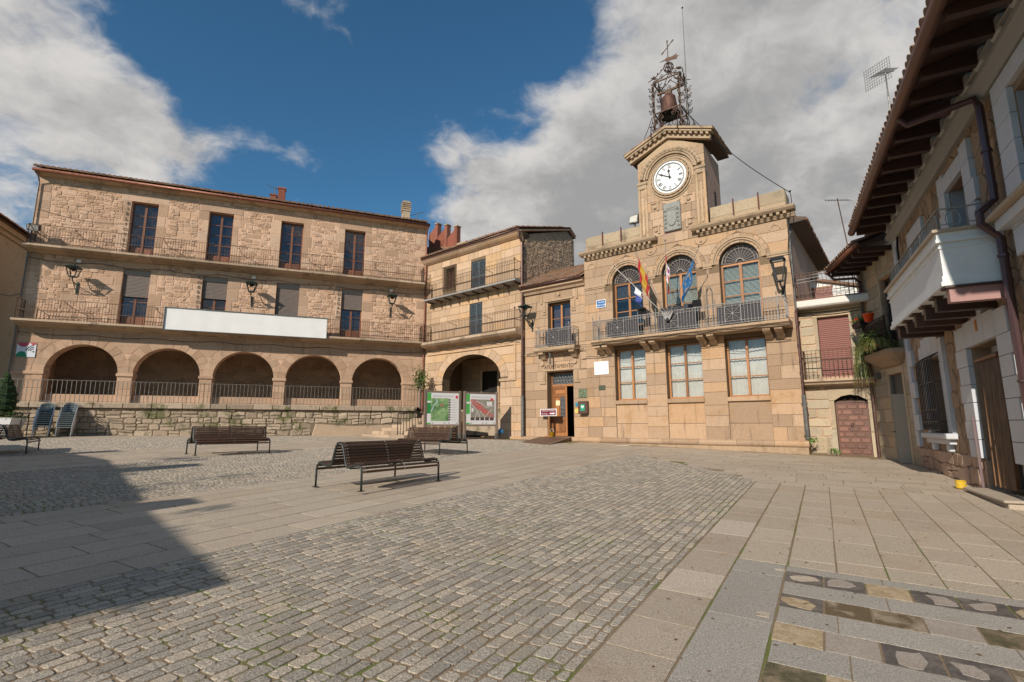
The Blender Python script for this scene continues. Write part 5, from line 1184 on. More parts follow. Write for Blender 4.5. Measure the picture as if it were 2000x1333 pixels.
# bell cage
BC = thing('bell_cage', 'wrought iron bell cage with scrolls, globe, vane and cross on the clock tower', 'bell cage'); onT(BC, -4.36, -.62, 14.35)
def bell_cage():
    hw, hd = .60, .48; mb = MB()
    for sx in (-1, 1):
        for sy in (-1, 1): mb.bar((sx*hw,sy*hd,-.35), (sx*hw,sy*hd,2.88), .06)
    obj('posts', mb, M_iron, BC); mb = MB()
    for z in (1.30, 2.86):
        for sy in (-1, 1): mb.bar((-hw,sy*hd,z), (hw,sy*hd,z), .05)
        for sx in (-1, 1): mb.bar((sx*hw,-hd,z), (sx*hw,hd,z), .05)
    mb.bar((-hw,0,2.55), (hw,0,2.55), .09); obj('cross_bars', mb, M_iron, BC)
    sc = MB(); R_ = .017
    def flip(p, plane, q): return [((a, q, c) if plane == 'x' else (q, a, c)) for a, _, c in p]
    for plane, half, qs in (('x', hw, (-hd, hd)), ('y', hd, (-hw, hw))):
        for q in qs:
            for sx in (-1, 1):
                for (r, zc, up) in ((.14,.22,1),(.12,.62,-1),(.12,1.42,1),(.11,1.80,-1),(.11,2.20,1),(.11,2.55,-1)):     # scrolls climbing outside each post
                    sc.tube(flip([(sx*a, 0, c) for a, _, c in spiral(half+r*.95, zc, r, 1.5, pi*.9 if up > 0 else -pi*.9, -up, 14)], plane, q), R_, 5)
                    sc.lathe([(.02,-.03),(.035,0),(.02,.03)], ((sx*(half+r*1.9), q, zc+.12) if plane == 'x' else (q, sx*(half+r*1.9), zc+.12)), 6)
                sc.tube(flip([(sx*(half+.62), 0, -.12), (sx*(half+.50), 0, .35), (sx*(half+.30), 0, .75), (sx*(half+.12), 0, 1.2)], plane, q), R_, 5)
                sc.tube(flip([(sx*a, 0, c) for a, _, c in spiral(half+.48, -.02, .16, 1.4, pi*.5, 1, 12)], plane, q), R_, 5)
                for z in (1.0, 2.4): sc.tube(flip([(sx*half, 0, z-.4), (sx*half*.8, 0, z), (sx*half*.3, 0, z+.32)], plane, q), R_, 5)
                sc.tube(flip([(sx*a, 0, c) for a, _, c in spiral(half*.5, 1.05, .14, 1.5, 0, sx, 12)], plane, q), R_, 5)
                sc.tube(flip([(sx*a, 0, c) for a, _, c in spiral(half*.5, .55, .20, 1.6, pi, sx, 12)], plane, q), R_, 5)
                sc.tube(flip([(sx*a, 0, c) for a, _, c in spiral(half*.45, .15, .12, 1.4, 0, sx, 10)], plane, q), R_, 5)
                # crest over the top rail, rising to the middle
                sc.tube(flip([(sx*(half+.22), 0, 3.02), (sx*half*.9, 0, 3.10), (sx*half*.5, 0, 3.22), (sx*.05, 0, 3.45)], plane, q), R_*1.2, 5)
                sc.tube(flip([(sx*a, 0, c) for a, _, c in spiral(half*.72, 2.98, .10, 1.3, 0, sx, 10)], plane, q), R_, 5)
                sc.tube(flip([(sx*a, 0, c) for a, _, c in spiral(half*.35, 3.03, .12, 1.3, pi/2, -sx, 10)], plane, q), R_, 5)
                for k in range(3): sc.lathe([(.02,0),(.04,.03),(.005,.09)], ((sx*half*(.3+.3*k), q, 3.32-.09*k) if plane == 'x' else (q, sx*half*(.3+.3*k), 3.32-.09*k)), 6)
    for sx in (-1, 1):
        for sy in (-1, 1): sc.tube([(sx*hw,sy*hd,2.9),(sx*.3,sy*.25,3.15),(0,0,3.45)], .02, 5)
    obj('scrollwork', sc, M_iron, BC)
    g = MB()
    for k in range(6):
        t = pi*k/6; g.tube([(cos(t)*cos(a*pi/8)*.23, sin(t)*cos(a*pi/8)*.23, 3.72+sin(a*pi/8)*.23) for a in range(16)], .012, 4, closed=True)
    for z, r in ((0,.23),(.13,.19),(-.13,.19)): g.tube([(cos(a*pi/7)*r, sin(a*pi/7)*r, 3.72+z) for a in range(14)], .012, 4, closed=True)
    obj('globe', g, M_iron, BC)
    obj('spire', MB().tube([(0,0,3.4),(0,0,4.75)], .02, 6), M_iron, BC)
    v = MB().prismy([(-.42,4.16),(-.14,4.13),(-.10,4.05),(.18,4.03),(.44,3.98),(.40,4.06),(.52,4.10),(.40,4.14),(.42,4.24),(.18,4.20),(-.08,4.25),(-.14,4.20)], -.012, .012); obj('weather_vane', v, M_iron, BC)
    c = MB()
    for d in ((.30,.26),(-.30,-.26),(.0,.36),(0,-.1)): c.tube([(0,0,4.78), (d[0],0,4.78+d[1])], .022, 5)
    for d in ((.30,.26),(-.30,-.26),(0,.36)):
        for q in ((.06,.0),(-.06,.0),(0,.06),(0,-.06)): c.tube([(d[0]*.8,0,4.78+d[1]*.8),(d[0]*.8+q[0],0,4.78+d[1]*.8+q[1])], .016, 4)
    obj('cross', c, M_iron, BC)
bell_cage()
BL = thing('bell', 'rust-brown bronze bell hanging in the iron cage on the tower', 'bell'); onT(BL, -4.42, -.60, 15.62)
obj('bell_body', MB().lathe([(.50,0),(.485,.05),(.42,.18),(.36,.42),(.325,.72),(.30,.90),(.21,1.0),(.06,1.03)], n=24, caps=False), plain('bell_bronze', (.12,.058,.04), .6, .5, var=.3, scale=6), BL, smooth=True)
obj('bell_mouth', MB().lathe([(.465,.02),(.33,.30),(.05,.6)], n=20), M_black, BL, smooth=True)  # black plug stands in for the shade inside the hollow bell
obj('yoke', MB().cbox(-.16,.16,-.08,.08,1.02,1.22,.02), M_iron, BL); obj('clapper', MB().tube([(0,0,.5),(0,0,-.04)], .035, 6), M_iron, BL)
LR = thing('lightning_rod', 'tall thin lightning rod beside the bell cage', 'rod'); onT(LR, -3.70, -.95, 14.3)
obj('mast', MB().tube([(0,0,0),(0,0,2.2),(.04,0,6.75)], [.035,.03,.012], 6), M_pipe2, LR); obj('tip', MB().lathe([(.01,0),(.05,.04),(.01,.10)], (.04,0,6.74), 6), M_black, LR)
wr = thing('hanging_wire', 'thin dark wire from bell cage down to the town hall parapet corner', 'wire'); wr.location = TH.location; wr.rotation_euler = TH.rotation_euler
obj('wire_run', MB().tube([(-3.55+3.75*i/14, .1, 15.2-4.9*i/14-.28*sin(pi*i/14)) for i in range(15)]+[(.25,-.1,9.9),(.1,-.15,9.0),(-.02,-.1,8.0),(.05,-.05,6.5)], .014, 4), M_black, wr); obj('insulator', MB().lathe([(.02,0),(.05,.03),(.02,.07)], (.2,.08,10.32), 6), M_black, wr)
# ------------------------------------------------------------ narrow house between the town hall and the corner
NH = frame('narrow_house', 'narrow granite house with red roller shutter and red panelled door', 'house', TC[0], TC[1], 127.6)
def narrow_house():
    y = .65; F = lambda u, v, w: (u, y-w, v); rects = [(.60,1.58,3.28,5.46), (.88,1.87,.4,2.62)]
    core = MB(); wall_core(core, .01, 2.6, .2, 5.82, y+.03, y+.5, rects); wl = obj('wall', core, M_mortar, NH)
    ex = [(.50,1.70,3.1,5.74), (.74,2.02,.3,2.86)]
    bl = ashlar(.01, 2.6, .45, 5.80, .34, .35, .62, ex, joint=.03, jit=.012)
    pieces('granite_block', 'granite_blocks', [rounded(q, .2, .03) for q in bl], wl, M_smallst, F, -.05, .0, .016, .012, .03)
    fr = [[(.50,3.1),(.60,3.1),(.60,5.46),(.50,5.46)], [(1.58,3.1),(1.70,3.1),(1.70,5.46),(1.58,5.46)], [(.46,5.47),(1.74,5.47),(1.74,5.74),(.46,5.74)], [(.70,.45),(.88,.45),(.88,1.4),(.70,1.4)], [(.74,1.41),(.88,1.41),(.88,2.4),(.74,2.4)], [(1.87,.45),(2.05,.45),(2.05,1.3),(1.87,1.3)], [(1.87,1.31),(2.02,1.31),(2.02,2.4),(1.87,2.4)], [(.72,2.41),(.88,2.41),(1.1,2.56),(1.37,2.62),(1.64,2.56),(1.87,2.41),(2.02,2.41),(2.02,2.84),(.72,2.84)]]
    pieces('surround_stone', 'surround_stones', fr, wl, M_smallst, F, -.25, .012, .010, .003)
    roller(NH, .61, 1.57, 3.29, 5.44, y+.14, M_rollred)
    # panelled door with a small iron fanlight
    d = MB(); d.box(.89, 1.86, y+.20, y+.25, .45, 2.33); dr = obj('panelled_door', d, M_reddoor, NH)
    for j in range(9):
        z = .55+j*.195
        for i in range(3):
            a = .93+(i*.32 if j % 2 == 0 else (i*.32-.16)); b = a+.28; a, b = max(.93, a), min(1.82, b)
            if b-a > .08: obj('panel', MB().cbox(a, b, y+.178, y+.21, z, z+.15, .018), M_reddoor, dr)
    obj('door_rail', MB().box(.89, 1.86, y+.17, y+.24, 2.33, 2.38), M_reddoor, dr); obj('knocker', MB().tube([(1.34+cos(k*pi/5)*.04, y+.16, 1.55+sin(k*pi/5)*.05) for k in range(10)], .012, 5, closed=True), M_iron, dr)
    g = MB(); g.bar((.9,y+.2,2.40), (1.85,y+.2,2.40), .016)
    for k in range(5): g.tube(spiral(1.0+k*.19, 2.47, .06, 1.3, 0, 1 if k % 2 else -1, 10, y+.2), .008, 4)
    obj('fanlight_grille', g, M_iron, NH); obj('door_dark', MB().box(.8, 1.95, y+.3, y+.34, .4, 2.7), M_dark, NH)
    # balcony
    obj('balcony_slab', MB().prismx([(y+.02,3.16),(.20,3.16),(.18,3.13),(.18,3.08),(.26,3.05),(.30,2.98),(.42,2.96),(.46,2.92),(y+.02,2.92)], .06, 2.15), M_slabst, NH)
    r = MB(); railing(r, [(.10,y),(.10,.24),(2.1,.24)], 3.17, 1.03, .125, .0075, (.62,1.0), .013)
    for k in range(13): r.tube(spiral(.22+k*.15, 3.30, .055, 1.3, 0, 1 if k % 2 else -1, 10, .24), .008, 4)
    obj('balcony_railing', r, M_iron, NH)
    # roof terrace
    obj('terrace_slab', MB().cbox(-.02, 2.5, .18, 4.0, 5.80, 6.08, .05), plain('white_render', (.66,.62,.56), .8, var=.06), NH); obj('terrace_floor', MB().box(0.0, 2.5, .20, 4.0, 6.085, 6.11), plain('terracotta', (.26,.12,.07), .8), NH)
    r = MB(); railing(r, [(0.02,.75),(0.02,.24),(1.86,.24),(2.42,.60)], 6.12, .98, .13, .0075, (.25,.90,1.0), .012)
    for k in range(14): r.tube(spiral(.10+k*.13, 6.25, .058, 1.4, 0, 1 if k % 2 else -1, 10, .24), .008, 4); r.tube(spiral(.10+k*.13, 7.05, .035, 1.2, 0, 1 if k % 2 else -1, 8, .24), .006, 4)
    obj('terrace_railing', r, M_iron, NH)
    c = MB()
    for z in (5.70, 5.60): c.tube([(.02+2.3*i/10, y-.04, z-.06*sin(pi*i/10)) for i in range(11)], .012, 4)
    obj('cable', c, M_black, NH)
    lm = MB()
    for k in range(3): z = 7.32-k*.12; lm.tube([(.0,.9,z-.15),(2.6,1.2,z)], .006, 4)
    obj('washing_line', lm, M_whitep, NH)
narrow_house()
WH = frame('white_house', 'white gabled house with tiled verge seen behind the roof terrace railing', 'house', TC[0], TC[1], 127.6)
obj('wall', MB().prismy([(-.3,5),(3.2,5),(3.2,6.95),(-.3,8.12)], 5.0, 7.5), plain('white_wall', (.74,.73,.70), .8), WH); obj('roof', MB().prismy([(-.4,8.12),(3.3,6.92),(3.3,7.02),(-.4,8.24)], 4.85, 7.6), M_tile, WH)
obj('brown_shutter', MB().box(.05, .82, 4.96, 4.99, 6.6, 7.55), M_rollred, WH); obj('tile_border', MB().box(0.0, .86, 4.94, 4.985, 7.55, 7.62), M_tile, WH)

# ------------------------------------------------------------ corner house with the plant balcony
KX, KY = 12.427, 17.658
BH = frame('corner_house', 'shaded granite corner house with open grey door and balcony of plants', 'house', KX, KY, -163.07)
def corner_house():
    rects = [(1.45,2.42,.3,3.12), (1.55,2.45,3.85,6.2)]
    core = MB(); wall_core(core, -.3, 2.99, .2, 7.0, .02, .5, rects); wl = obj('wall', core, M_mortar, BH)
    bl = ashlar(-.3, 2.99, .4, 6.95, .40, .45, .85, [(1.3,2.55,.3,3.3), (1.42,2.58,3.7,6.4)], joint=.014, jit=.004)
    pieces('granite_block', 'granite_blocks', bl, wl, M_smallst, w0=-.05, w1=0, ch=.008, wj=.006)
    fr = [[(1.3,.4),(1.45,.4),(1.45,3.12),(1.3,3.12)], [(2.42,.4),(2.55,.4),(2.55,3.12),(2.42,3.12)], [(1.3,3.13),(2.55,3.13),(2.55,3.32),(1.3,3.32)], [(1.42,3.7),(1.55,3.7),(1.55,6.2),(1.42,6.2)], [(2.45,3.7),(2.58,3.7),(2.58,6.2),(2.45,6.2)], [(1.42,6.21),(2.58,6.21),(2.58,6.4),(1.42,6.4)]]
    pieces('surround_stone', 'surround_stones', fr, wl, M_smallst, w0=-.2, w1=.012, ch=.008, wj=.002)
    gm = plain('grey_door', (.085,.08,.075), .5, var=.15); mb = MB(); mb.box(1.46,1.52,.08,.16,.42,3.1); mb.box(2.35,2.41,.08,.16,.42,3.1); mb.box(1.52,2.35,.08,.16,2.48,2.56); mb.box(1.52,2.35,.1,.14,2.56,3.1)
    dr = obj('door_frame', mb, gm, BH); lf = MB(); lf.box(1.52,1.92,.11,.15,.42,2.48)
    for k in range(4): lf.hexa([(1.56,.06,1.9+k*.14),(1.88,.06,1.9+k*.14),(1.88,.11,1.93+k*.14),(1.56,.11,1.93+k*.14),(1.56,.06,1.93+k*.14),(1.88,.06,1.93+k*.14),(1.88,.11,1.98+k*.14),(1.56,.11,1.98+k*.14)])
    obj('fixed_leaf', lf, gm, dr); ol = MB(); ol.hexa([(2.36,.08,.43),(2.39,.10,.43),(2.13,-.24,.43),(2.10,-.22,.43),(2.36,.08,2.47),(2.39,.10,2.47),(2.13,-.24,2.47),(2.10,-.22,2.47)]); lfo = obj('open_leaf', ol, plain('beige_door', (.33,.27,.20), .6), dr)
    obj('door_handle', MB().tube([(2.14,-.24,1.35),(2.10,-.29,1.35),(2.14,-.33,1.34)], .012, 5), M_black, lfo)
    obj('room_dark', MB().box(1.4,2.5,.45,.5,.3,6.3), M_dark, BH); window(BH, 1.56, 2.44, 3.86, 6.18, .15, 2, 3, M_darkbr, fw=.07, bw=.04, room=False)
    # splayed stone balcony
    pl = [(.45,.05),(.65,-.36),(.95,-.46),(2.80,-.46),(2.92,-.35),(2.92,.05)]; bs = MB(); n = len(pl); ins = [(x+(1.75-x)*.28, .05+(y_-.05)*.25) for x, y_ in pl]
    bs.add([(x,y_,3.80) for x, y_ in pl]+[(x,y_,3.68) for x, y_ in pl]+[(x,y_,3.36) for x, y_ in ins], [tuple(range(n))]+[(i,(i+1) % n,n+(i+1) % n,n+i) for i in range(n)]+[(n+i,n+(i+1) % n,2*n+(i+1) % n,2*n+i) for i in range(n)]+[tuple(range(3*n-1,2*n-1,-1))]); obj('balcony_slab', bs, M_slabst, BH)
    r = MB(); railing(r, [(.50,0),(.70,-.33),(.98,-.42),(2.78,-.42),(2.88,-.32)], 3.81, 1.0, .10, .008, (.5,1.0), .013); obj('balcony_railing', r, M_black, BH)
    rs = MB(); pp = [(.52,0),(.72,-.30),(1.0,-.39),(2.76,-.39)]
    for i in range(3):
        p, q = Vector((*pp[i],0)), Vector((*pp[i+1],0)); L = (q-p).length
        for k in range(int(L/.024)): c = p+(q-p)*(k*.024/L); rs.bar((c.x,c.y,3.86), (c.x,c.y,4.70+U(-.02,.04)), .012)
    obj('reed_screen', rs, plain('reed', (.16,.11,.07), .8, var=.3), BH)
    # eaves
    ro = MB(); ro.prismx([(-.92,6.98),(-.92,7.05),(2.0,8.2),(2.0,8.0),(0,7.15)], -.2, 3.0); roof = obj('roof', ro, M_beam, BH)
    for k in range(6): obj('rafter', MB().box(-.05+k*.55, .07+k*.55, -.88, .1, 6.84, 6.99), M_beam, roof)
    mb = MB(); tiles(mb, -.25, 3.0, -.98, 7.12, 2.0, 8.3, .21, .085, .42); tag(obj('roof_tiles', mb, M_tile, roof), kind='stuff')
    obj('gutter', MB().tube([(-.22,-.98,7.05),(3.0,-.98,7.05)], .075, 8), M_gut, BH, smooth=True)
    downpipe(BH, [(-.10,-.98,7.0),(-.08,-.8,6.75),(.1,-.20,6.7),(.2,-.10,6.5),(.2,-.10,.5)], .05, M_pipe)
    m = MB(); m.cbox(.55,.80,-.12,.0,3.05,3.25,.01); m.cbox(2.35,2.52,-.08,.0,3.42,3.60,.01); obj('meter_box', m, M_pipe2, BH)
corner_house()

# ------------------------------------------------------------ white-balcony house on the right
AX, AY = 9.28, 10.38
AH = frame('white_balcony_house', 'brown stone-clad house with white balcony, white quoins and deep dark eaves', 'house', AX, AY, 207.2)
M_crazy = stone_mat('crazy_stone', (.31,.215,.14), (.36,.25,.165), (.28,.20,.14), stain_amt=.4, bump=.7, bscale=14, var=.35)
M_crazym = stone_mat('brown_mortar', (.29,.205,.14), (.29,.205,.14), (.29,.205,.14), bump=.4)
M_base = stone_mat('base_stone', (.42,.285,.205), (.46,.32,.235), (.39,.27,.195), stain_amt=.3, bump=.8, bscale=8, var=.3)
def right_house():
    S0, S1 = -5.0, 9.5
    rects = [(-3.20,-1.72,1.35,3.20), (.25,1.88,.2,3.05), (.30,1.45,4.3,6.35), (-2.85,-2.05,4.6,6.2), (3.75,5.2,4.3,6.5)]
    core = MB(); wall_core(core, S0, S1, -.2, 7.2, .03, .5, rects); core.box(S0, S1, .5, 6, -.2, -.1); core.box(S0, S0+.05, .5, 6, 0, 7.2); wl = obj('wall', core, M_crazym, AH)
    white = []; ex = []
    def wblk(a, b, c, d): white.append((a, b, c, d)); ex.append((a-.02, b+.02, c-.02, d+.02))
    z = .95
    for k in range(14): w = .62 if k % 2 else .36; wblk(S0, S0+w, z, z+.44); z += .445                     # quoins at the far corner
    wblk(-3.52,-3.20,1.35,3.20); wblk(-1.72,-1.40,1.35,3.20)
    for a, b, t in ((-3.52,-3.22,3.55),(-3.21,-2.72,3.72),(-2.71,-2.21,3.88),(-2.20,-1.71,3.72),(-1.70,-1.40,3.55)): wblk(a, b, 3.20, t)
    for k in range(6): z = .9+k*.36; wblk(-.36-(.08 if k % 2 else 0), .25, z, z+.352); wblk(1.88, 2.42+(.08 if k % 2 else 0), z, z+.352)
    for a, b, t in ((-.36,.24,3.50),(.25,.78,3.55),(.79,1.34,3.68),(1.35,1.87,3.55),(1.88,2.42,3.50)): wblk(a, b, 3.06, t)
    for k in range(5): z = 4.3+k*.42; wblk(-.12-(.1 if k % 2 else 0), .30, z, z+.412); wblk(1.45, 1.87+(.1 if k % 2 else 0), z, z+.412)
    for a, b, t in ((-.12,.29,6.78),(.30,.86,6.68),(.87,1.44,6.68),(1.45,1.87,6.78)): wblk(a, b, 6.36, t)
    for k in range(4): z = 4.6+k*.40; wblk(-3.2-(.1 if k % 2 else 0), -2.85, z, z+.392); wblk(-2.05, -1.70+(.1 if k % 2 else 0), z, z+.392)
    wblk(-3.2,-1.7,6.21,6.6)
    for k in range(6): z = 4.1+k*.42; wblk(3.2, 3.75, z, z+.412); wblk(5.2, 5.7, z, z+.412)
    wblk(3.2,5.7,6.62,6.9)
    for q in white: obj('white_block', MB().cbox(q[0]+.001, q[1]-.001, -.055, .34, q[2]+.001, q[3]-.001, .004), M_white, wl)
    ex += [(-3.3,-1.62,.9,3.3),(.1,2.0,.2,3.1),(.2,1.5,4.2,6.4),(-2.95,-1.95,4.5,6.3),(3.7,5.3,4.2,6.6)]
    pol = voronoi(S0, S1, .92, 7.0, .38, .34, ex, .034, .15, .01)
    pieces('facing_stone', 'facing_stones', pol, wl, M_crazy, w0=-.05, w1=-.008, ch=.008, wj=.006, tilt=.03, weight=lambda p: area(p)/(14.5-p[0][0])**2 if p[0][0] < 4 else 0)
    pol = random_rubble(S0, S1, .02, .92, .25, .34, .35, .8, [(.1,2.05,0,1)], .016, .03)
    pieces('base_stone', 'base_stones', pol, wl, M_base, w0=-.03, w1=.012, ch=.014, wj=.008, tilt=.05)
    # grilled window
    obj('window_sill', MB().cbox(-3.62,-1.30,-.20,.05,1.22,1.35,.02), M_white, AH); obj('sill_mould', MB().cbox(-3.45,-1.45,-.12,.03,1.10,1.22,.015), M_white, AH)
    for x in (-3.2,-1.9): obj('sill_bracket', MB().cbox(x,x+.22,-.09,.03,.93,1.10,.02), M_white, AH)
    window(AH, -3.19, -1.73, 1.36, 3.19, .28, 2, 2, M_brownw, fw=.07, bw=.04, curtain=M_curt)
    g = MB()
    for k in range(11): x = -3.22+k*.152; g.bar((x,-.20,1.42), (x,-.20,3.12), .022); g.bar((x,-.20,3.12), (x,-.02,3.26), .022)
    for z in (1.42,1.62,1.9,2.55,3.12): g.bar((-3.24,-.20,z), (-1.68,-.20,z), .020)
    for k in range(10):
        x = -3.145+k*.152; g.tube([(x+cos(t*pi/5)*.06,-.20,1.76+sin(t*pi/5)*.12) for t in range(10)], .007, 4, closed=True); g.bar((x-.06,-.20,1.43), (x+.06,-.20,1.61), .010)
    for x in (-3.24,-1.68):
        for z in (1.62,2.55,3.0): g.bar((x,-.20,z), (x,.02,z), .018)
    obj('window_grille', g, plain('dark_grille', (.05,.05,.055), .5, .4), AH)
    # doorway with a brown slatted curtain
    j = MB(); j.box(.25,.31,.33,.9,.2,3.05); j.box(1.82,1.88,.33,.9,.2,3.05); j.box(.25,1.88,.33,.9,2.95,3.05); j.box(.25,1.88,.85,.9,.2,3.05); obj('door_reveal', j, M_white, AH)
    obj('reveal_base', MB().box(.245,.33,-.02,.45,.25,.85), M_base, AH)
    d = MB().box(.55,1.82,.60,.66,.4,2.9); dr = obj('front_door', d, M_darkbr, AH)
    cu = MB(); n = 56; vs_ = []
    for i in range(n+1): x = .66+1.04*i/n; yy = .02+.018*(1 if i % 2 else -1)+.03*sin(i*.5); vs_ += [(x+.03,yy-.05,.44),(x,yy,2.74)]
    cu.add(vs_, [(2*i,2*i+2,2*i+3,2*i+1) for i in range(n)]); obj('door_curtain', cu, wood_mat('curtain_brown', (.10,.048,.018), (.21,.105,.042)), AH); obj('curtain_rod', MB().cbox(.60,1.74,-.05,.06,2.73,2.79,.01), M_brownw, AH)
    st = MB(); st.cbox(.30,2.3,-.34,.5,.12,.30,.015); st.cbox(.26,2.34,-.40,.5,.30,.345,.012); obj('doorstep', st, M_slab, AH)
    obj('number_plate', MB().cbox(1.0,1.08,-.075,-.05,3.28,3.50,.01), plain('amber_plate', (.5,.19,.03), .4), AH); b = MB(); b.cbox(.36,.56,.30,.34,1.62,1.86,.01); b.box(.40,.52,.285,.30,1.68,1.80); obj('letter_box', b, M_brownw, AH)
    obj('reveal_pipe', MB().tube([(.22,-.08,.35),(.20,-.08,1.7)], .025, 6), plain('mauve_pipe', (.2,.14,.14), .5), AH)
    # white balcony
    b0, b1, bo = -1.70, 2.68, -.84; wbm = plain('balcony_white', (.70,.71,.70), .6, var=.05, scale=3)
    def ring(z0_, z1_, e): return [(b0-e,0),(b0-e,bo-e),(b1+e,bo-e),(b1+e,0)], z0_, z1_
    bal = obj('balcony', MB().prismz(ring(0,0,0)[0], 3.84, 4.66), wbm, AH)
    for e, z0_, z1_ in ((.05,3.84,3.92),(.025,3.92,4.02),(.02,4.50,4.54),(.05,4.60,4.66),(.03,4.66,4.78)): obj('moulding', MB().prismz(ring(0,0,e)[0], z0_+.002, z1_-.002), wbm, bal)
    obj('coping', MB().prismz(ring(0,0,.09)[0], 4.78, 4.83), M_slab, bal)
    for k in range(6):
        x = b0+.25+k*.80; obj('beam', MB().box(x, x+.17, -.80, .2, 3.56, 3.80), M_pinkbeam if k == 5 else M_beam, bal); obj('beam_cap', MB().box(x-.05, x+.22, -.86, .2, 3.80, 3.838), M_beam, bal)
    obj('balcony_board', MB().box(b0+.1, b1-.1, -.70, .0, 3.79, 3.837), M_white, bal)
    r = MB(); z0_, z1_ = 4.83, 5.22; path = [(b0+.05,0),(b0+.05,bo+.05),(b1-.05,bo+.05),(b1-.05,0)]
    for i in range(3):
        p, q = Vector((*path[i],0)), Vector((*path[i+1],0)); L = (q-p).length; n = max(2, round(L/.40)); u = (q-p)/L
        r.bar((p.x,p.y,z1_), (q.x,q.y,z1_), .03, .02); r.bar((p.x,p.y,z0_+.11), (q.x,q.y,z0_+.11), .014)
        for k in range(n+1): c = p+(q-p)*(k/n); r.bar((c.x,c.y,z0_), (c.x,c.y,z1_), .018)
        for k in range(n):
            c = p+(q-p)*((k+.5)/n); w = L/n*.26; pts = []
            for t in range(12):
                a = 2*pi*t/12; pts.append((c.x+u.x*cos(a)*w, c.y+u.y*cos(a)*w, z0_+.20+sin(a)*.15)); 
            r.tube(pts, .009, 5, closed=True); r.bar((c.x,c.y,z0_+.05), (c.x,c.y,z0_+.35), .008)
    obj('balcony_railing', r, plain('cream_iron', (.33,.32,.30), .4, .4), bal)
    # upper openings
    for (a, bb, c, d_) in rects[2:]:
        w = MB(); w.box(a, bb, .40, .44, c, d_); w.box(a+.01, a+.03, .05, .4, c, d_); rv = obj('upper_recess', w, plain('grey_recess', (.33,.34,.37), .7), AH)
        window(AH, a+.25, bb-.02, c+.05, d_-.25, .30, 1, 2, M_oak, fw=.07, bw=.04, room=False)
    obj('side_ledge', MB().cbox(2.95,6.0,-.30,.02,4.75,4.83,.015), M_slab, AH); obj('side_ledge_mould', MB().cbox(3.02,6.0,-.20,.02,4.58,4.75,.02), M_white, AH)
    # cornice, deep eaves, gutter
    obj('cornice', MB().prismx([(.03,6.94),(-.07,6.94),(-.12,7.02),(-.22,7.08),(-.22,7.16),(.03,7.16)], -4.95, S1), plain('cornice_grey', (.30,.29,.27), .8), AH)
    eave = obj('eave_boards', MB().prismx([(-1.02,7.34),(-1.02,7.40),(3.0,8.9),(3.0,8.6),(.0,7.62)], -4.55, S1), M_beam, AH)
    for k in range(20):
        x = -4.45+k*.72; bm = MB(); bm.prismx([(-.98,7.20),(-.98,7.34),(.1,7.60),(.1,7.24),(-.30,7.20)], x, x+.13); obj('rafter', bm, M_beam, eave); obj('rafter_block', MB().cbox(x-.10, x+.24, -.26, .05, 7.17, 7.44, .03), plain('block_grey', (.36,.36,.34), .8), eave)
    obj('gutter', MB().tube([(-4.62,-1.08,7.36),(S1,-1.08,7.36)], .10, 10), plain('dark_gutter', (.16,.085,.06), .45, .3), AH, smooth=True)
    mb = MB(); tiles(mb, -4.6, S1, -1.06, 7.50, 3.0, 9.0, .215, .09, .45); tag(obj('roof_tiles', mb, M_tile, eave), kind='stuff')
    downpipe(AH, [(2.2,-1.05,7.28),(2.3,-.95,7.06),(2.7,-.45,7.0),(2.88,-.16,6.98),(2.93,-.12,6.8),(2.93,-.12,5.15),(2.96,-.34,4.95),(2.96,-.34,4.75),(2.93,-.12,4.5),(2.93,-.12,.3)], .06, plain('maroon_pipe', (.085,.045,.045), .3, .3), clips=((2.93,-.12,6.0),(2.93,-.12,4.2),(2.93,-.12,2.2)))
    c = MB()
    for k in range(5): c.tube([(-4.5+i*.5, -.17-.02*k, 7.20+.03*sin(i*1.7+k)+.012*k) for i in range(29)], .014, 4)
    obj('cable', c, plain('grey_cable', (.25,.235,.215), .7), AH)
    obj('wall_conduit', MB().tube([(-4.2,-.05,6.9),(-4.0,-.12,6.5),(-4.0,-.08,4.6)], .03, 6), M_black, AH)
right_house()
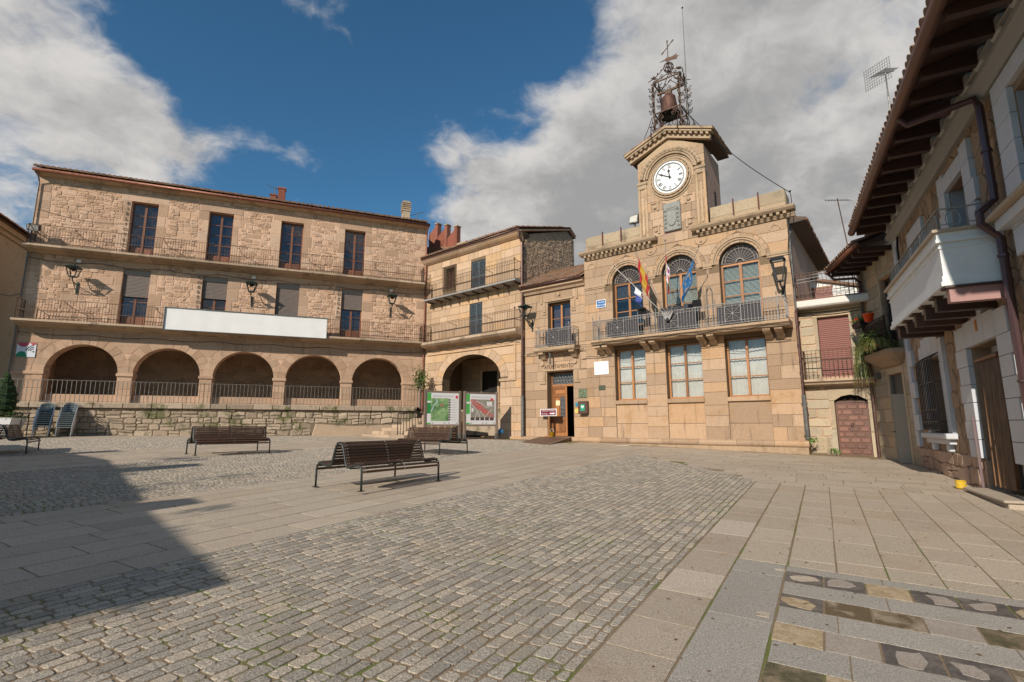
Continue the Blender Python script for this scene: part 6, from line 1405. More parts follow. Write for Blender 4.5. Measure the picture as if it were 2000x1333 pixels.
# ------------------------------------------------------------ benches
def make_bench(label):
    t = thing('bench', label, 'bench', group='double slatted benches on the square'); L = 1.0
    half = [(.62,0),(.615,.30),(.605,.365),(.575,.415),(.53,.43),(.44,.42),(.30,.385),(.245,.385),(.205,.415),(.175,.48),(.115,.68),(.085,.755),(.045,.80),(0,.815)]
    prof = half+[(-a, b) for a, b in half[::-1][1:]]
    for x in (-L, L): obj('frame', MB().tube([(x, a, b) for a, b in prof], .019, 8), M_bsteel, t, smooth=True)
    obj('frame', MB().tube([(0, a, b-.01) for a, b in prof[3:-3]], .010, 6), M_bsteel, t)
    mb = MB()
    for a in (.30, -.30): mb.tube([(-L,a,.365),(L,a,.365)], .012, 6)
    obj('stretcher', mb, M_bsteel, t)
    foot = MB()
    for x in (-L, L):
        for s in (1, -1): foot.box(x-.05, x+.05, s*.62-.04, s*.62+.04, 0, .012)
    obj('foot_plates', foot, M_bsteel, t)
    # arc-length positions of the slats along one side
    pts = [Vector((0, a, b)) for a, b in half[1:]]; cum = [0]
    for i in range(len(pts)-1): cum.append(cum[-1]+(pts[i+1]-pts[i]).length)
    me = None; ss = [.02,.075]+[.135+.055*k for k in range(7)]+[.535+.054*k for k in range(9)]
    for s_ in ss:
        if s_ > cum[-1]-.015: continue
        i = max(k for k in range(len(cum)-1) if cum[k] <= s_); f = (s_-cum[i])/(cum[i+1]-cum[i]); c = pts[i].lerp(pts[i+1], f); d = (pts[i+1]-pts[i]).normalized(); ang = math.atan2(d.z, d.y)
        for sg in (1, -1):
            if me is None: o = obj('slat', MB().cbox(-L+.0, L-.0, -.021, .021, .018, .042, .006), M_slat, t); me = o.data
            else: o = bpy.data.objects.new('slat', me); COL.objects.link(o); o.parent = t
            o.location = (0, sg*c.y, c.z); o.rotation_euler = ((ang-pi) if sg > 0 else (pi-ang), 0, 0)
    sw = MB()
    for x in (-L+.05, 0, L-.05):
        for s_ in ss:
            if s_ > cum[-1]-.015: continue
            i = max(k for k in range(len(cum)-1) if cum[k] <= s_); f = (s_-cum[i])/(cum[i+1]-cum[i]); c = pts[i].lerp(pts[i+1], f); d = (pts[i+1]-pts[i]).normalized(); n = Vector((0, d.z, -d.y)); n = -n if n.dot(Vector((0,.3,.5))) < 0 else n
            for sg in (1, -1): q = c+n*.0435; sw.box(x-.008, x+.008, sg*q.y-.008, sg*q.y+.008, q.z-.008, q.z+.008)
    obj('screws', sw, plain('bright_screw', (.7,.7,.68), .3, .9), t)
    return t
def place_bench(o, mx, my, az): o.location = (mx, my, gz(mx, my)+.018); o.rotation_euler = (0, 0, math.atan2(cos(rad(az)), sin(rad(az)))); return o
b1 = make_bench('dark slatted double bench nearest the camera, on the slab band'); place_bench(b1, -2.57, 10.28, 33.0)
def bench_copy(label, *a): o = copy_tree(b1); o['label'] = label; return place_bench(o, *a)
bench_copy('dark slatted double bench on the cobbles before the retaining wall', -8.70, 16.05, 48.0)
bench_copy('reddish slatted double bench standing in front of the two map boards', -2.62, 17.05, -52.0)
bench_copy('slatted bench cut off by the left edge beside the white planter', -15.0, 15.45, -35.0)

# ------------------------------------------------------------ map boards
def map_mat():
    m, nt, b = newmat('printed_map'); g = nt.nodes.new('ShaderNodeTexCoord'); n = NN(nt, 'ShaderNodeTexNoise', {'Vector': g.outputs['Object'], 'Scale': 3.2, 'Detail': 9.0, 'Roughness': .6, 'Distortion': .4})
    c = MIX(nt, SMOOTH(nt, n.outputs[0], .36, .66), (.085,.19,.075), (.30,.43,.20)); nt.links.new(c, b.inputs['Base Color']); b.inputs['Roughness'].default_value = .35; return m
M_map = map_mat()
def town_mat():
    m, nt, b = newmat('printed_town_plan'); g = nt.nodes.new('ShaderNodeTexCoord'); v = NN(nt, 'ShaderNodeTexVoronoi', {'Vector': g.outputs['Object'], 'Scale': 26.0}); n = NN(nt, 'ShaderNodeTexNoise', {'Vector': g.outputs['Object'], 'Scale': 6.0, 'Detail': 6.0})
    sp = NN(nt, 'ShaderNodeSeparateXYZ', {0: g.outputs['Object']}); d = MATH(nt, 'ABSOLUTE', MATH(nt, 'ADD', MATH(nt, 'SUBTRACT', sp.outputs[2], 2.28), MATH(nt, 'MULTIPLY', MATH(nt, 'SUBTRACT', sp.outputs[0], .95), .75)))
    near = MATH(nt, 'MULTIPLY', SMOOTH(nt, d, .24, .10), SMOOTH(nt, v.outputs['Distance'], .62, .50)); near = MATH(nt, 'MULTIPLY', near, SMOOTH(nt, n.outputs[0], .35, .45))
    c = MIX(nt, near, MIX(nt, n.outputs[0], (.17,.16,.12), (.36,.34,.28)), (.55,.06,.07)); nt.links.new(c, b.inputs['Base Color']); b.inputs['Roughness'].default_value = .35; return m
M_town = town_mat()
M_panel = plain('board_white', (.66,.65,.64), .35); M_bgreen = plain('board_green', (.075,.36,.07), .35); M_ink = plain('print_grey', (.30,.30,.30), .5); M_bred = plain('board_red', (.60,.05,.06), .4); M_pgreen = plain('board_dark_green', (.03,.22,.05), .35)
def board(label, ox, oy, kind):
    a = rad(62); t = thing('map_board', label, 'map board', (ox, oy, 0), math.atan2(cos(a), sin(a))); g0 = gz(ox, oy)
    for x in (.0, 1.70):
        p = MB().cbox(x-.06, x+.06, -.05, .06, g0-.1, 3.16, .012); obj('post', p, M_post, t); obj('post_shoe', MB().cbox(x-.07, x+.07, -.06, .07, g0, g0+.28, .008), M_pipe2, t)
    mb = MB()
    for z in (1.50, 3.04): mb.cbox(.06, 1.64, -.045, .055, z, z+.09, .01)
    obj('rail', mb, M_post, t); pn = obj('panel', MB().box(.07, 1.63, -.035, .0, 1.59, 3.04), M_panel, t); y = -.036
    def pr(n, a, b, c, d, m): return obj(n, MB().box(a, b, y-.003, y+.0005, c, d), m, pn)
    pr('green_strip', .075, .25, 2.66, 3.03, M_bgreen); pr('green_strip', .075, .25, 2.08, 2.57, M_pgreen if kind == 0 else M_bgreen); pr('green_foot', .075, .25, 1.595, 1.66, M_bgreen)
    lt = MB()
    if kind == 0:
        mp = pr('area_map', .26, 1.12, 1.74, 2.79, M_map); rv = MB(); pts = [(.50,2.79),(.49,2.72),(.57,2.62),(.45,2.52),(.36,2.42),(.34,2.30),(.29,2.22),(.26,2.17)]
        for i in range(len(pts)-1): rv.bar((pts[i][0],y-.006,pts[i][1]), (pts[i+1][0],y-.006,pts[i+1][1]), .045, .002, up=(0,1,0))
        obj('river', rv, plain('map_water', (.45,.55,.55), .4), pn)
        ph = MB()
        for k in range(9): ph.box(1.13, 1.21, y-.003, y, 1.76+k*.115, 1.84+k*.115)
        obj('photo_column', ph, plain('print_dark', (.08,.05,.045), .5), pn)
        for k in range(9): lt.box(1.24, 1.58, y-.003, y, 1.81+k*.115, 1.817+k*.115); lt.box(1.24, 1.5, y-.003, y, 1.78+k*.115, 1.786+k*.115)
        mk = MB()
        for k in range(14): x, z = .66+U(-.3,.36), 2.3+U(-.45,.4); mk.box(x, x+U(.05,.12), y-.006, y-.003, z, z+.010)
        obj('place_names', mk, M_black, pn); dot = MB(); dot.lathe([(.07,-.006),(.07,0)], (1.52,y,2.86), 14, 'y'); dot.box(.74,.84,y-.006,y,2.44,2.52)
    else:
        pr('town_plan', .30, 1.56, 1.90, 2.78, M_town); rd = MB()
        for pts in ([(.36,2.70),(.34,2.55),(.62,2.25),(.78,1.95)], [(.58,2.70),(.92,2.55),(1.15,2.40),(1.55,2.48)], [(.80,2.20),(1.05,1.95),(1.40,2.30)], [(.55,1.9),(.62,2.2)]):
            for i in range(len(pts)-1): rd.bar((pts[i][0],y-.006,pts[i][1]), (pts[i+1][0],y-.006,pts[i+1][1]), .018, .002, up=(0,1,0))
        rd.box(1.15,1.43,y-.005,y-.003,2.48,2.68); rd.box(.34,.44,y-.005,y-.003,2.18,2.36); obj('plan_roads', rd, M_panel, pn)
        ph = MB()
        for k in range(5): ph.box(.30+k*.255, .50+k*.255, y-.005, y-.002, 1.78, 1.92)
        obj('photo_row', ph, plain('print_dark', (.08,.05,.045), .5), pn); dot = MB(); dot.lathe([(.07,-.006),(.07,0)], (1.42,y,2.79), 14, 'y')
    obj('red_disc', dot, M_bred, pn)
    for z in (2.90, 2.86): lt.box(.34, 1.36, y-.003, y, z, z+.010)
    for x in (.30,.9,1.1,1.5): lt.box(x, x+.07, y-.003, y, 1.62, 1.67)
    obj('print_lines', lt, M_ink, pn)
board('wooden map board with green area map, left of the pair', -3.98, 23.72, 0); board('wooden map board with red street plan, right of the pair', -2.26, 24.62, 1)

# ------------------------------------------------------------ things at the town hall door
def atT(o): o.location = TH.location; o.rotation_euler = TH.rotation_euler; return o
ds = atT(thing('direction_sign', 'small maroon sign with white arrow on a wooden post by the entrance', 'sign'))
obj('post', MB().box(-10.82,-10.74,-.16,-.10,1.0,2.25), M_oak, ds); obj('base', MB().cbox(-10.98,-10.58,-.24,-.02,1.0,1.05,.01), M_oak, ds)
obj('plate', MB().box(-11.24,-10.30,-.20,-.17,1.98,2.32), M_whitep, ds); obj('maroon_field', MB().box(-11.20,-10.34,-.206,-.199,2.01,2.29), plain('maroon', (.16,.012,.03), .4), ds)
text('sign_text', 'Oficina de Turismo', .095, M_whitep, ds, (-10.77,-.208,2.235), .002); text('sign_text', 'Planta baja', .075, M_whitep, ds, (-10.98,-.208,2.09), .002)
obj('arrow', MB().prismy([(-10.68,2.075),(-10.50,2.075),(-10.50,2.045),(-10.38,2.10),(-10.50,2.155),(-10.50,2.125),(-10.68,2.125)], -.210, -.205), M_whitep, ds)
bk = onT(thing('bucket', 'small yellow bucket standing at the foot of the maroon sign', 'bucket'), -10.56, .22, 1.012); obj('body', MB().lathe([(.075,0),(.105,.22),(.11,.22),(.10,.215),(.07,.02)], n=16), plain('yellow_plastic', (.75,.45,.02), .35), bk, smooth=True); obj('handle', MB().tube([(-.105,0,.22),(-.08,0,.33),(0,0,.38),(.08,0,.33),(.105,0,.22)], .006, 5), M_whitep, bk)
rp = atT(thing('ramp', 'brown steel wedge ramp leading up to the open door', 'ramp')); q = [(-11.22,-.24,1.0),(-9.52,-.24,1.0),(-8.92,-3.1,.735),(-10.58,-3.0,.765)]
mb = MB(); mb.hexa([(a, b, c-.28) for a, b, c in q]+q); obj('ramp_plate', mb, plain('ramp_brown', (.13,.075,.05), .55, var=.2, bump=.2, bscale=120), rp); obj('ramp_edge', MB().bar(q[1][:2]+(1.008,), q[2][:2]+(.745,), .03), plain('worn_edge', (.4,.3,.22), .6), rp)
bx = atT(thing('defibrillator_box', 'brown wall box with green heart sign right of the door', 'box')); obj('case', MB().cbox(-9.16,-8.66,-.16,.10,2.06,2.64,.02), plain('case_brown', (.09,.045,.03), .5, var=.1), bx)
obj('green_sign', MB().box(-9.02,-8.80,-.166,-.16,2.20,2.50), plain('heart_green', (.02,.30,.17), .4), bx); ht = [(0,-.07),(.07,.01),(.075,.05),(.045,.075),(0,.045),(-.045,.075),(-.075,.05),(-.07,.01)]
obj('heart', MB().prismy([(-8.91+a, 2.37+b) for a, b in ht], -.171, -.165), M_whitep, bx); obj('bolt', MB().prismy([(-8.92,2.41),(-8.895,2.41),(-8.905,2.375),(-8.89,2.375),(-8.92,2.32),(-8.912,2.36),(-8.928,2.36)], -.173, -.170), plain('heart_green', (0,0,0)), bx)
def plaque(name, label, cat, a, b, c, d, mat, y0=-.02): o = atT(obj(name, MB().cbox(a, b, y0-.012, y0+.015, c, d, .004), mat, None)); return tag(o, label, cat)
wp = plaque('wall_plaque', 'blank white rectangular plaque on the wall left of the first window', 'plaque', -8.32, -7.60, 3.82, 4.42, plain('plaque_white', (.86,.85,.83), .4)); mb = MB()
for x in (-8.27,-7.65):
    for z in (3.87,4.37): mb.lathe([(.015,-.004),(.015,0)], (x,-.032,z), 6, 'y')
obj('screw', mb, M_black, wp)
plaque('relief_plaque', 'mottled green bronze relief plaque above the defibrillator box', 'plaque', -9.24, -8.68, 2.82, 3.22, plain('verdigris', (.12,.15,.085), .6, var=.6, scale=14, bump=.8, bscale=25), .08)
plaque('bronze_plaque', 'small dark green bronze plaque beside the first ground-floor window', 'plaque', -8.12, -7.80, 3.12, 3.33, plain('dark_bronze', (.06,.075,.045), .5, var=.3))
st = plaque('wall_sticker', 'small blue and yellow wall stickers left of the defibrillator box', 'sticker', -9.46, -9.26, 2.12, 2.32, plain('sticker_yellow', (.75,.5,.12), .5), .09); mb = MB().lathe([(.085,-.003),(.085,.003)], (-9.36,.078,2.50), 16, 'y'); obj('blue_disc', mb, plain('sticker_blue', (.02,.22,.33), .4), st)
ss = plaque('street_sign', 'blue enamel street name sign reading PLAZA MAYOR', 'street sign', -8.10, -7.66, 6.94, 7.28, plain('enamel_blue', (.01,.12,.36), .3)); mb = MB()
for (a, b, c, d) in ((-8.12,-7.64,7.27,7.295),(-8.12,-7.64,6.925,6.95),(-8.12,-8.095,6.95,7.27),(-7.665,-7.64,6.95,7.27)): mb.box(a, b, -.04, -.02, c, d)
obj('border', mb, M_whitep, ss); text('name_line', 'PLAZA', .11, M_whitep, ss, (-7.86,-.036,7.18), .003); text('name_line', 'MAYOR', .135, M_whitep, ss, (-7.88,-.036,7.04), .003)
sb = atT(tag(obj('stone_block', MB().cbox(-7.95,-6.28,-1.0,-.62,.55,.735,.015), M_slab, None), 'loose pale stone slab lying on the paving under the first window', 'stone slab'))
# lanterns on the town hall
onT(lantern('dark iron wall lantern beside the downpipe above the entrance wing'), -11.86, .56, 7.42)
ml = onT(thing('wall_lamp', 'modern black open-sided wall lamp at the right end of the town hall', 'lamp'), -.32, .56, 7.2)
fr = MB()
for sx in (-1, 1): fr.tube([(sx*.10,0,-.42),(sx*.24,0,.36)], .028, 6); fr.tube([(sx*.08,.1,-.42),(sx*.20,.14,.36)], .022, 6)
fr.cbox(-.12,.12,-.04,.14,-.46,-.40,.01); obj('frame', fr, M_black, ml); hd = MB(); hd.hexa([(-.27,-.16,.34),(.27,-.16,.34),(.24,.22,.34),(-.24,.22,.34),(-.20,-.10,.46),(.20,-.10,.46),(.18,.18,.46),(-.18,.18,.46)]); obj('head', hd, M_black, ml)
obj('lens', MB().box(-.18,.18,-.10,.14,.30,.338), plain('lens_pale', (.55,.52,.46), .3), ml); bk_ = MB().tube([(0,.05,-.44),(.02,.08,-.62),(.03,.30,-.70),(.03,.54,-.72)], .03, 6); bk_.box(-.03,.09,.50,.55,-.95,-.5); obj('bracket', bk_, M_black, ml)
fp = onT(thing('parapet_floodlight', 'square floodlight with pale lens on the left parapet', 'floodlight'), -6.22, -.25, 10.85); obj('body', MB().hexa([(-.22,-.10,-.12),(.22,-.10,-.16),(.22,.06,-.16),(-.22,.06,-.12),(-.22,.0,.26),(.22,.0,.30),(.22,.14,.28),(-.22,.14,.24)]), M_pipe2, fp)
obj('lens', MB().hexa([(-.18,-.112,-.08),(.18,-.112,-.11),(.18,-.10,-.11),(-.18,-.10,-.08),(-.18,-.02,.22),(.18,-.02,.25),(.18,-.005,.25),(-.18,-.005,.22)]), plain('lens_pale', (0,0,0)), fp); obj('stand', MB().box(-.04,.04,.0,.1,-.45,-.12), M_pipe2, fp)
# flags
def flag(label, tip, pal, pattern, drop, width, t0=.12, t1=.5):
    """pole from the balcony bracket; cloth hanging in folds from the upper part of the pole"""
    t = atT(thing('flag', label, 'flag', group='flags on the town hall balcony')); b = Vector((-4.48,-.80,5.90)); tip = Vector(tip)
    obj('pole', MB().tube([b, tip], .014, 6), plain('pole_grey', (.30,.28,.26), .4, .3), t); obj('pole_tip', MB().lathe([(.01,0),(.03,.03),(.005,.10)], tip, 6), M_black, t)
    mb = MB(); nu, nv = 16, 18; hoist0, hoist1 = tip.lerp(b, t0), tip.lerp(b, t1); vs_ = []
    for i in range(nu+1):
        u = i/nu; h = hoist0.lerp(hoist1, u)
        for j in range(nv+1):
            v = j/nv; w = width*(1-.35*u)
            vs_.append((h.x+(w*v*.55)*(1 if tip.x > b.x-1.0 and False else 1)*pal[0]+.05*sin(v*9+u*3)*v, h.y-.03+.07*sin(v*12+u*2.5)*(.3+v), h.z-drop*v*(1-.15*u)-.05*v*v))
    F = []; 
    for i in range(nu):
        for j in range(nv): F.append((i*(nv+1)+j, i*(nv+1)+j+1, (i+1)*(nv+1)+j+1, (i+1)*(nv+1)+j))
    mats = pal[1]; o = len(mb.v); mb.v.extend(vs_)
    for k, f in enumerate(F): mb.f.append(f); mb.m.append(pattern((k//nv+.5)/nu, (k % nv+.5)/nv))
    if len(mats) == 1: mats = mats+[mats[0]]
    obj('cloth', mb, mats, t, smooth=True)
C = lambda n, c: plain('flag_'+n, c, .85)
RED, YEL, BLU, WHI, PUR, STA = C('red', (.42,.025,.03)), C('yellow', (.50,.31,.04)), C('blue', (.02,.12,.30)), C('white', (.72,.72,.74)), C('purple', (.30,.04,.20)), C('navy', (.05,.08,.28))
flag('small white and blue flag furled on the leftmost balcony pole', (-6.42,-1.5,8.22), (-.05, [WHI, STA]), lambda u, v: 1 if v > .45 else 0, .62, .22, .40, .52)
flag('red and yellow striped flag hanging on the second balcony pole', (-5.45,-1.5,8.70), (.25, [RED, YEL]), lambda u, v: 1 if .25 < u < .75 else 0, 1.0, .36, .08, .40)
flag('red, white and purple quartered flag on the third balcony pole', (-4.16,-1.5,8.86), (.55, [RED, WHI, PUR, YEL]), lambda u, v: (3 if .3 < v < .42 or v > .55 and .3 < u < .6 else 0) if (u < .5) == (v < .45) else (2 if .2 < (u*2 % 1) < .75 and .12 < (v*2.2 % 1) < .7 else 1), .85, .5, .16, .46)
flag('blue flag with yellow stars on the rightmost balcony pole', (-2.85,-1.5,8.32), (-.5, [BLU, YEL]), lambda u, v: 1 if abs(math.hypot(u-.5, v-.55)-.28) < .05 and int((math.atan2(u-.5, v-.55)+pi)*12/pi) % 2 == 0 else 0, .95, .45, .16, .48)
fb = atT(thing('flag_bracket', 'fan-shaped iron bracket holding the flag poles at the railing', 'bracket')); obj('fan_plate', MB().prismy([(-4.56,5.78),(-4.40,5.78),(-4.22,6.12),(-4.74,6.12)], -.82, -.77), M_greyiron, fb); obj('socket', MB().lathe([(.07,-.05),(.07,.05)], (-4.48,-.79,5.80), 8, 'y'), M_black, fb)

# ------------------------------------------------------------ left corner: planter, thuja, table, stacked chairs
def leafball(mb, n, f, size, flat=.5):
    for _ in range(n):
        p, nrm = f(); s_ = size*U(.6,1.3); a = Vector((U(-1,1), U(-1,1), U(-1,1))).normalized(); b = (nrm+a*.9).normalized(); c = b.cross(a)
        if c.length < .1: continue
        c.normalize(); d = b.cross(c); mb.add([p-c*s_*.5, p+d*s_*.25, p+c*s_*.5+b*s_*.2, p-d*s_*.25], [(0,1,2,3)])
PX, PY = LC[0]+LD[0]*-18.25+LN[0]*3.1, LC[1]+LD[1]*-18.25+LN[1]*3.1
pl = thing('planter', 'white tapered planter with low shrubs at the left edge', 'planter', (PX, PY, gz(PX, PY)), rad(21)); mb = MB(); mb.hexa([(-.42,-.42,0),(.42,-.42,0),(.42,.42,0),(-.42,.42,0),(-.62,-.62,.85),(.62,-.62,.85),(.62,.62,.85),(-.62,.62,.85)]); obj('pot', mb, M_whitep, pl); obj('soil', MB().box(-.56,.56,-.56,.56,.82,.87), plain('soil', (.05,.035,.022), .9), pl)
mb = MB(); leafball(mb, 1500, lambda: (Vector((U(-.7,.7), U(-.7,.7), .85+U(0,.32)*RND())), Vector((U(-1,1), U(-1,1), 1)).normalized()), .07); tag(obj('low_shrubs', mb, M_leaf, pl), kind='stuff')
tj = thing('thuja_tree', 'dense green conical thuja growing in the white planter', 'tree', (PX, PY, gz(PX, PY)+.85)); obj('trunk', MB().tube([(0,0,0),(0,0,1.6)], [.05,.02], 6), M_brownw, tj)
def thuja():
    mb = MB()
    def f():
        h = RND(); r = .50*(1-h**2.2)*(.75+.25*sin(h*40+U(0,2)))+.03; a = U(0, 2*pi); rr = r*(1-.35*RND()**2); return Vector((cos(a)*rr, sin(a)*rr, .12+h*1.75)), Vector((cos(a), sin(a), .9)).normalized()
    leafball(mb, 14000, f, .05); obj('crown', mb, M_leafd, tj)
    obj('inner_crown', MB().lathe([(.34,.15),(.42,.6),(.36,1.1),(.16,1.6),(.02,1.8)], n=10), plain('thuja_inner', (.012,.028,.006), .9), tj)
thuja()
tb = onL(thing('cafe_table', 'small grey square cafe table beside the stacked chairs', 'table'), -17.95, 2.6, 0); gzt = gz(tb.location.x, tb.location.y); tb.location.z = gzt+.016
obj('table_top', MB().cbox(-.36,.36,-.36,.36,1.00,1.04,.012), plain('table_grey', (.33,.31,.29), .4), tb)
for sx in (-1, 1):
    for sy in (-1, 1): obj('leg', MB().bar((sx*.30,sy*.30,0), (sx*.30,sy*.30,1.0), .03), M_pipe2, tb)
obj('brace', MB().bar((-.28,-.3,.12), (.28,-.3,.9), .025), M_pipe2, tb)
M_alu = plain('aluminium', (.62,.62,.62), .35, .8); M_wick = plain('green_wicker', (.012,.04,.038), .7, var=.3, scale=60)
def make_chair(label):
    t = thing('stacked_chair', label, 'chair', group='green chairs stacked by the terrace wall')
    for sx in (-1, 1):
        obj('arm_frame', MB().tube([(sx*.25,-.26,0),(sx*.255,-.22,.42),(sx*.27,-.18,.64),(sx*.27,.02,.67),(sx*.25,.22,.66),(sx*.22,.28,.30),(sx*.24,.36,0)], .016, 6), M_alu, t)
    obj('seat', MB().cbox(-.22,.22,-.22,.22,.42,.445,.01), M_wick, t); bk = MB(); n = 8; vs_ = []
    for i in range(n+1): x = -.23+.46*i/n; y = .24-.06*(x/.23)**2; vs_ += [(x,y,.46),(x,y+.10,.86-.10*(x/.23)**2)]
    bk.add(vs_, [(2*i,2*i+2,2*i+3,2*i+1) for i in range(n)]); obj('backrest', bk, M_wick, t); obj('back_frame', MB().tube([(-.25,.20,.5),(-.24,.24,.76),(-.12,.34,.88),(0,.35,.90),(.12,.34,.88),(.24,.24,.76),(.25,.20,.5)], .014, 6), M_alu, t); obj('front_bar', MB().tube([(-.25,-.23,.40),(.25,-.23,.40)], .012, 6), M_alu, t)
    return t
order = ['lowest', 'second', 'third', 'fourth', 'fifth', 'sixth', 'seventh', 'topmost']; proto = None
for st_, s_, side in ((0, -17.15, 'left'), (1, -16.33, 'right')):
    for k in range(8):
        lab = 'green and aluminium chair, %s from below in the %s stack' % (order[k], side) if k not in (0, 7) else 'green and aluminium chair, %s of the %s stack' % (order[k], side)
        if proto is None: proto = make_chair(lab); o = proto
        else: o = copy_tree(proto); o['label'] = lab
        onL(o, s_, 2.35-k*.035, 0); o.location.z = gz(o.location.x, o.location.y)+.016+k*.088; o.rotation_euler = (0,0,LB.rotation_euler[2]+(.30 if st_ == 0 else .22))
# climbing plant on a pole at the terrace corner
cp = onL(thing('potted_climber', 'leafy climber tied to a dark pole at the terrace corner', 'plant'), -.42, 1.25, 2.58); obj('pole', MB().tube([(0,0,-.1),(0,0,1.5)], .05, 8), M_pipe2, cp)
mb = MB(); leafball(mb, 520, lambda: (Vector((random.gauss(0,.20), random.gauss(0,.16), 1.6+random.gauss(0,.32))), Vector((U(-1,1), U(-1,1), .6)).normalized()), .15); obj('foliage', mb, M_leaf, cp)
mb = MB()
for k in range(9): a = U(0,6.28); mb.tube([(0,0,1.2),(cos(a)*.15,sin(a)*.12,1.6+U(0,.3)),(cos(a)*.35,sin(a)*.25,1.5+U(-.3,.6))], .012, 4)
obj('stems', mb, M_brownw, cp)
# plants on the corner house balcony
def onB(o, s_, off, z): a = rad(-163.07); dx, dy = sin(a), cos(a); o.location = (KX+dx*s_+dy*off, KY+dy*s_-dx*off, z); o.rotation_euler = (0,0,BH.rotation_euler[2]); return o
def strappy(t, n, L, spread, droop, mat, w=.035):
    mb = MB()
    for _ in range(n):
        a = U(0, 2*pi); l = L*U(.6,1.15); pts = []; 
        for k in range(6): f = k/5; pts.append(Vector((cos(a)*spread*f*l, sin(a)*spread*f*l, l*(.75*f-droop*f*f))))
        sd_ = Vector((-sin(a), cos(a), .3)); vs_ = []
        for k, p in enumerate(pts): ww = w*(1-k/6)*.5; vs_ += [p-sd_*ww, p+sd_*ww]
        mb.add(vs_, [(2*k,2*k+1,2*k+3,2*k+2) for k in range(5)])
    obj('leaves', mb, mat, t)
for s_, off, z, L, lab, n in ((2.30,.52,4.05,.95,'strap-leaved plant arching over the corner house balcony edge, nearest the white balcony',110), (1.55,.52,4.0,.85,'trailing strap-leaved plant at the far end of the corner house balcony',80)):
    t = onB(thing('potted_plant', lab, 'plant'), s_, off, z); obj('pot', MB().lathe([(.10,-.10),(.14,.10),(.15,.12)], n=12), plain('terracotta_pot', (.30,.10,.05), .8), t); strappy(t, int(n*1.6), L, .75, 1.05, M_leafy, .026); mb = MB(); leafball(mb, 260, lambda: (Vector((random.gauss(0,.22), random.gauss(0,.16), .16+random.gauss(0,.14))), Vector((U(-1,1), U(-1,1), .7)).normalized()), .09); obj('foliage', mb, M_leaf, t)
t = onB(thing('hanging_plant', 'yellow-green cactus stems hanging below the corner house balcony', 'plant'), .72, .50, 4.0); obj('pot', MB().lathe([(.09,-.12),(.13,.08)], n=12), M_black, t); strappy(t, 85, 1.1, .26, 1.75, M_leafy, .032)
t = onB(thing('flower_box', 'dark trough of red geraniums on the corner house railing', 'planter'), .62, .46, 4.80); obj('trough', MB().hexa([(-.10,-.10,0),(.62,-.10,0),(.62,.10,0),(-.10,.10,0),(-.14,-.13,.16),(.66,-.13,.16),(.66,.13,.16),(-.14,.13,.16)]), M_black, t)
mb = MB(); leafball(mb, 260, lambda: (Vector((U(-.12,.64), U(-.14,.14), .18+U(0,.26)*RND())), Vector((U(-1,1), U(-1,1), 1)).normalized()), .075); obj('foliage', mb, M_leaf, t); mb = MB(); leafball(mb, 60, lambda: (Vector((random.choice((-.08,.40))+U(-.06,.06), -.12+U(-.06,.06), .26+U(-.05,.05))), Vector((U(-1,1), U(-1,1), 1)).normalized()), .06); obj('flowers', mb, M_red, t)
t = onB(thing('orange_pot', 'bright orange flower pot hooked on the corner house railing', 'pot'), 1.75, .47, 4.82); obj('body', MB().lathe([(.11,0),(.15,.22),(.165,.22),(.165,.26),(.14,.25)], n=16), plain('orange_plastic', (.75,.07,.015), .4), t, smooth=True); mb = MB(); leafball(mb, 60, lambda: (Vector((U(-.12,.12), U(-.12,.12), .25+U(0,.1))), Vector((0,0,1))), .06); obj('foliage', mb, M_leaf, t)
# paint tin, blue bag, weeds
x, y = 9.02, 10.62; t = thing('paint_tin', 'yellow tin with pale spots on the ground by the doorstep', 'tin', (x, y, gz(x, y)+.018)); obj('body', MB().lathe([(.085,0),(.09,.01),(.09,.14),(.095,.145),(.095,.152),(.08,.148),(.08,.02)], n=20), plain('tin_yellow', (.62,.40,.03), .3), t, smooth=False); mb = MB()
for k in range(9): a = k*.7; mb.lathe([(.014,-.002),(.014,.002)], (cos(a)*.091,sin(a)*.091,.045+.06*(k % 2)), 6)
obj('spots', mb, M_whitep, t)
x, y = -.55, 25.75; t = thing('blue_bag', 'small blue plastic bag by the foot of the right map board', 'bag', (x, y, gz(x, y)+.25)); mb = MB()
pts = [(.14*(1+U(-.3,.3))*cos(a)*cos(b), .10*(1+U(-.3,.3))*sin(a)*cos(b), .12+.12*sin(b)+U(-.02,.02)) for b in [pi*(-.5+j/6) for j in range(7)] for a in [2*pi*i/10 for i in range(10)]]
mb.add(pts, [(j*10+i, j*10+(i+1) % 10, (j+1)*10+(i+1) % 10, (j+1)*10+i) for j in range(6) for i in range(10)]); obj('sack', mb, plain('blue_plastic', (.03,.16,.36), .35), t); obj('knot', MB().lathe([(.03,0),(.05,.05),(.01,.08)], (0,0,.23), 6), plain('blue_plastic', (0,0,0)), t)
def weed(s_, off, z, lab): t = onT(thing('weed', lab, 'plant'), s_, off, z); mb = MB(); leafball(mb, 70, lambda: (Vector((random.gauss(0,.09), random.gauss(0,.06), .03+U(0,.17))), Vector((U(-1,1), U(-1,1), 1)).normalized()), .08); obj('leaves', mb, plain('weed_green', (.10,.22,.02), .6), t)
weed(.20, .12, .92, 'tuft of green weeds on the right end of the town hall plinth'); weed(.78, -.5, .53, 'small green weeds at the foot of the red panelled door')
bo = onT(tag(obj('boulder', MB().stone([(-.28,0),(.22,-.02),(.30,.22),(.24,.62),(-.10,.68),(-.28,.5)], -.2, .14, .08, FACE, .05), M_smallst, None), 'large rounded corner boulder between the plinth and the narrow house', 'boulder'), .36, -.62, .5)
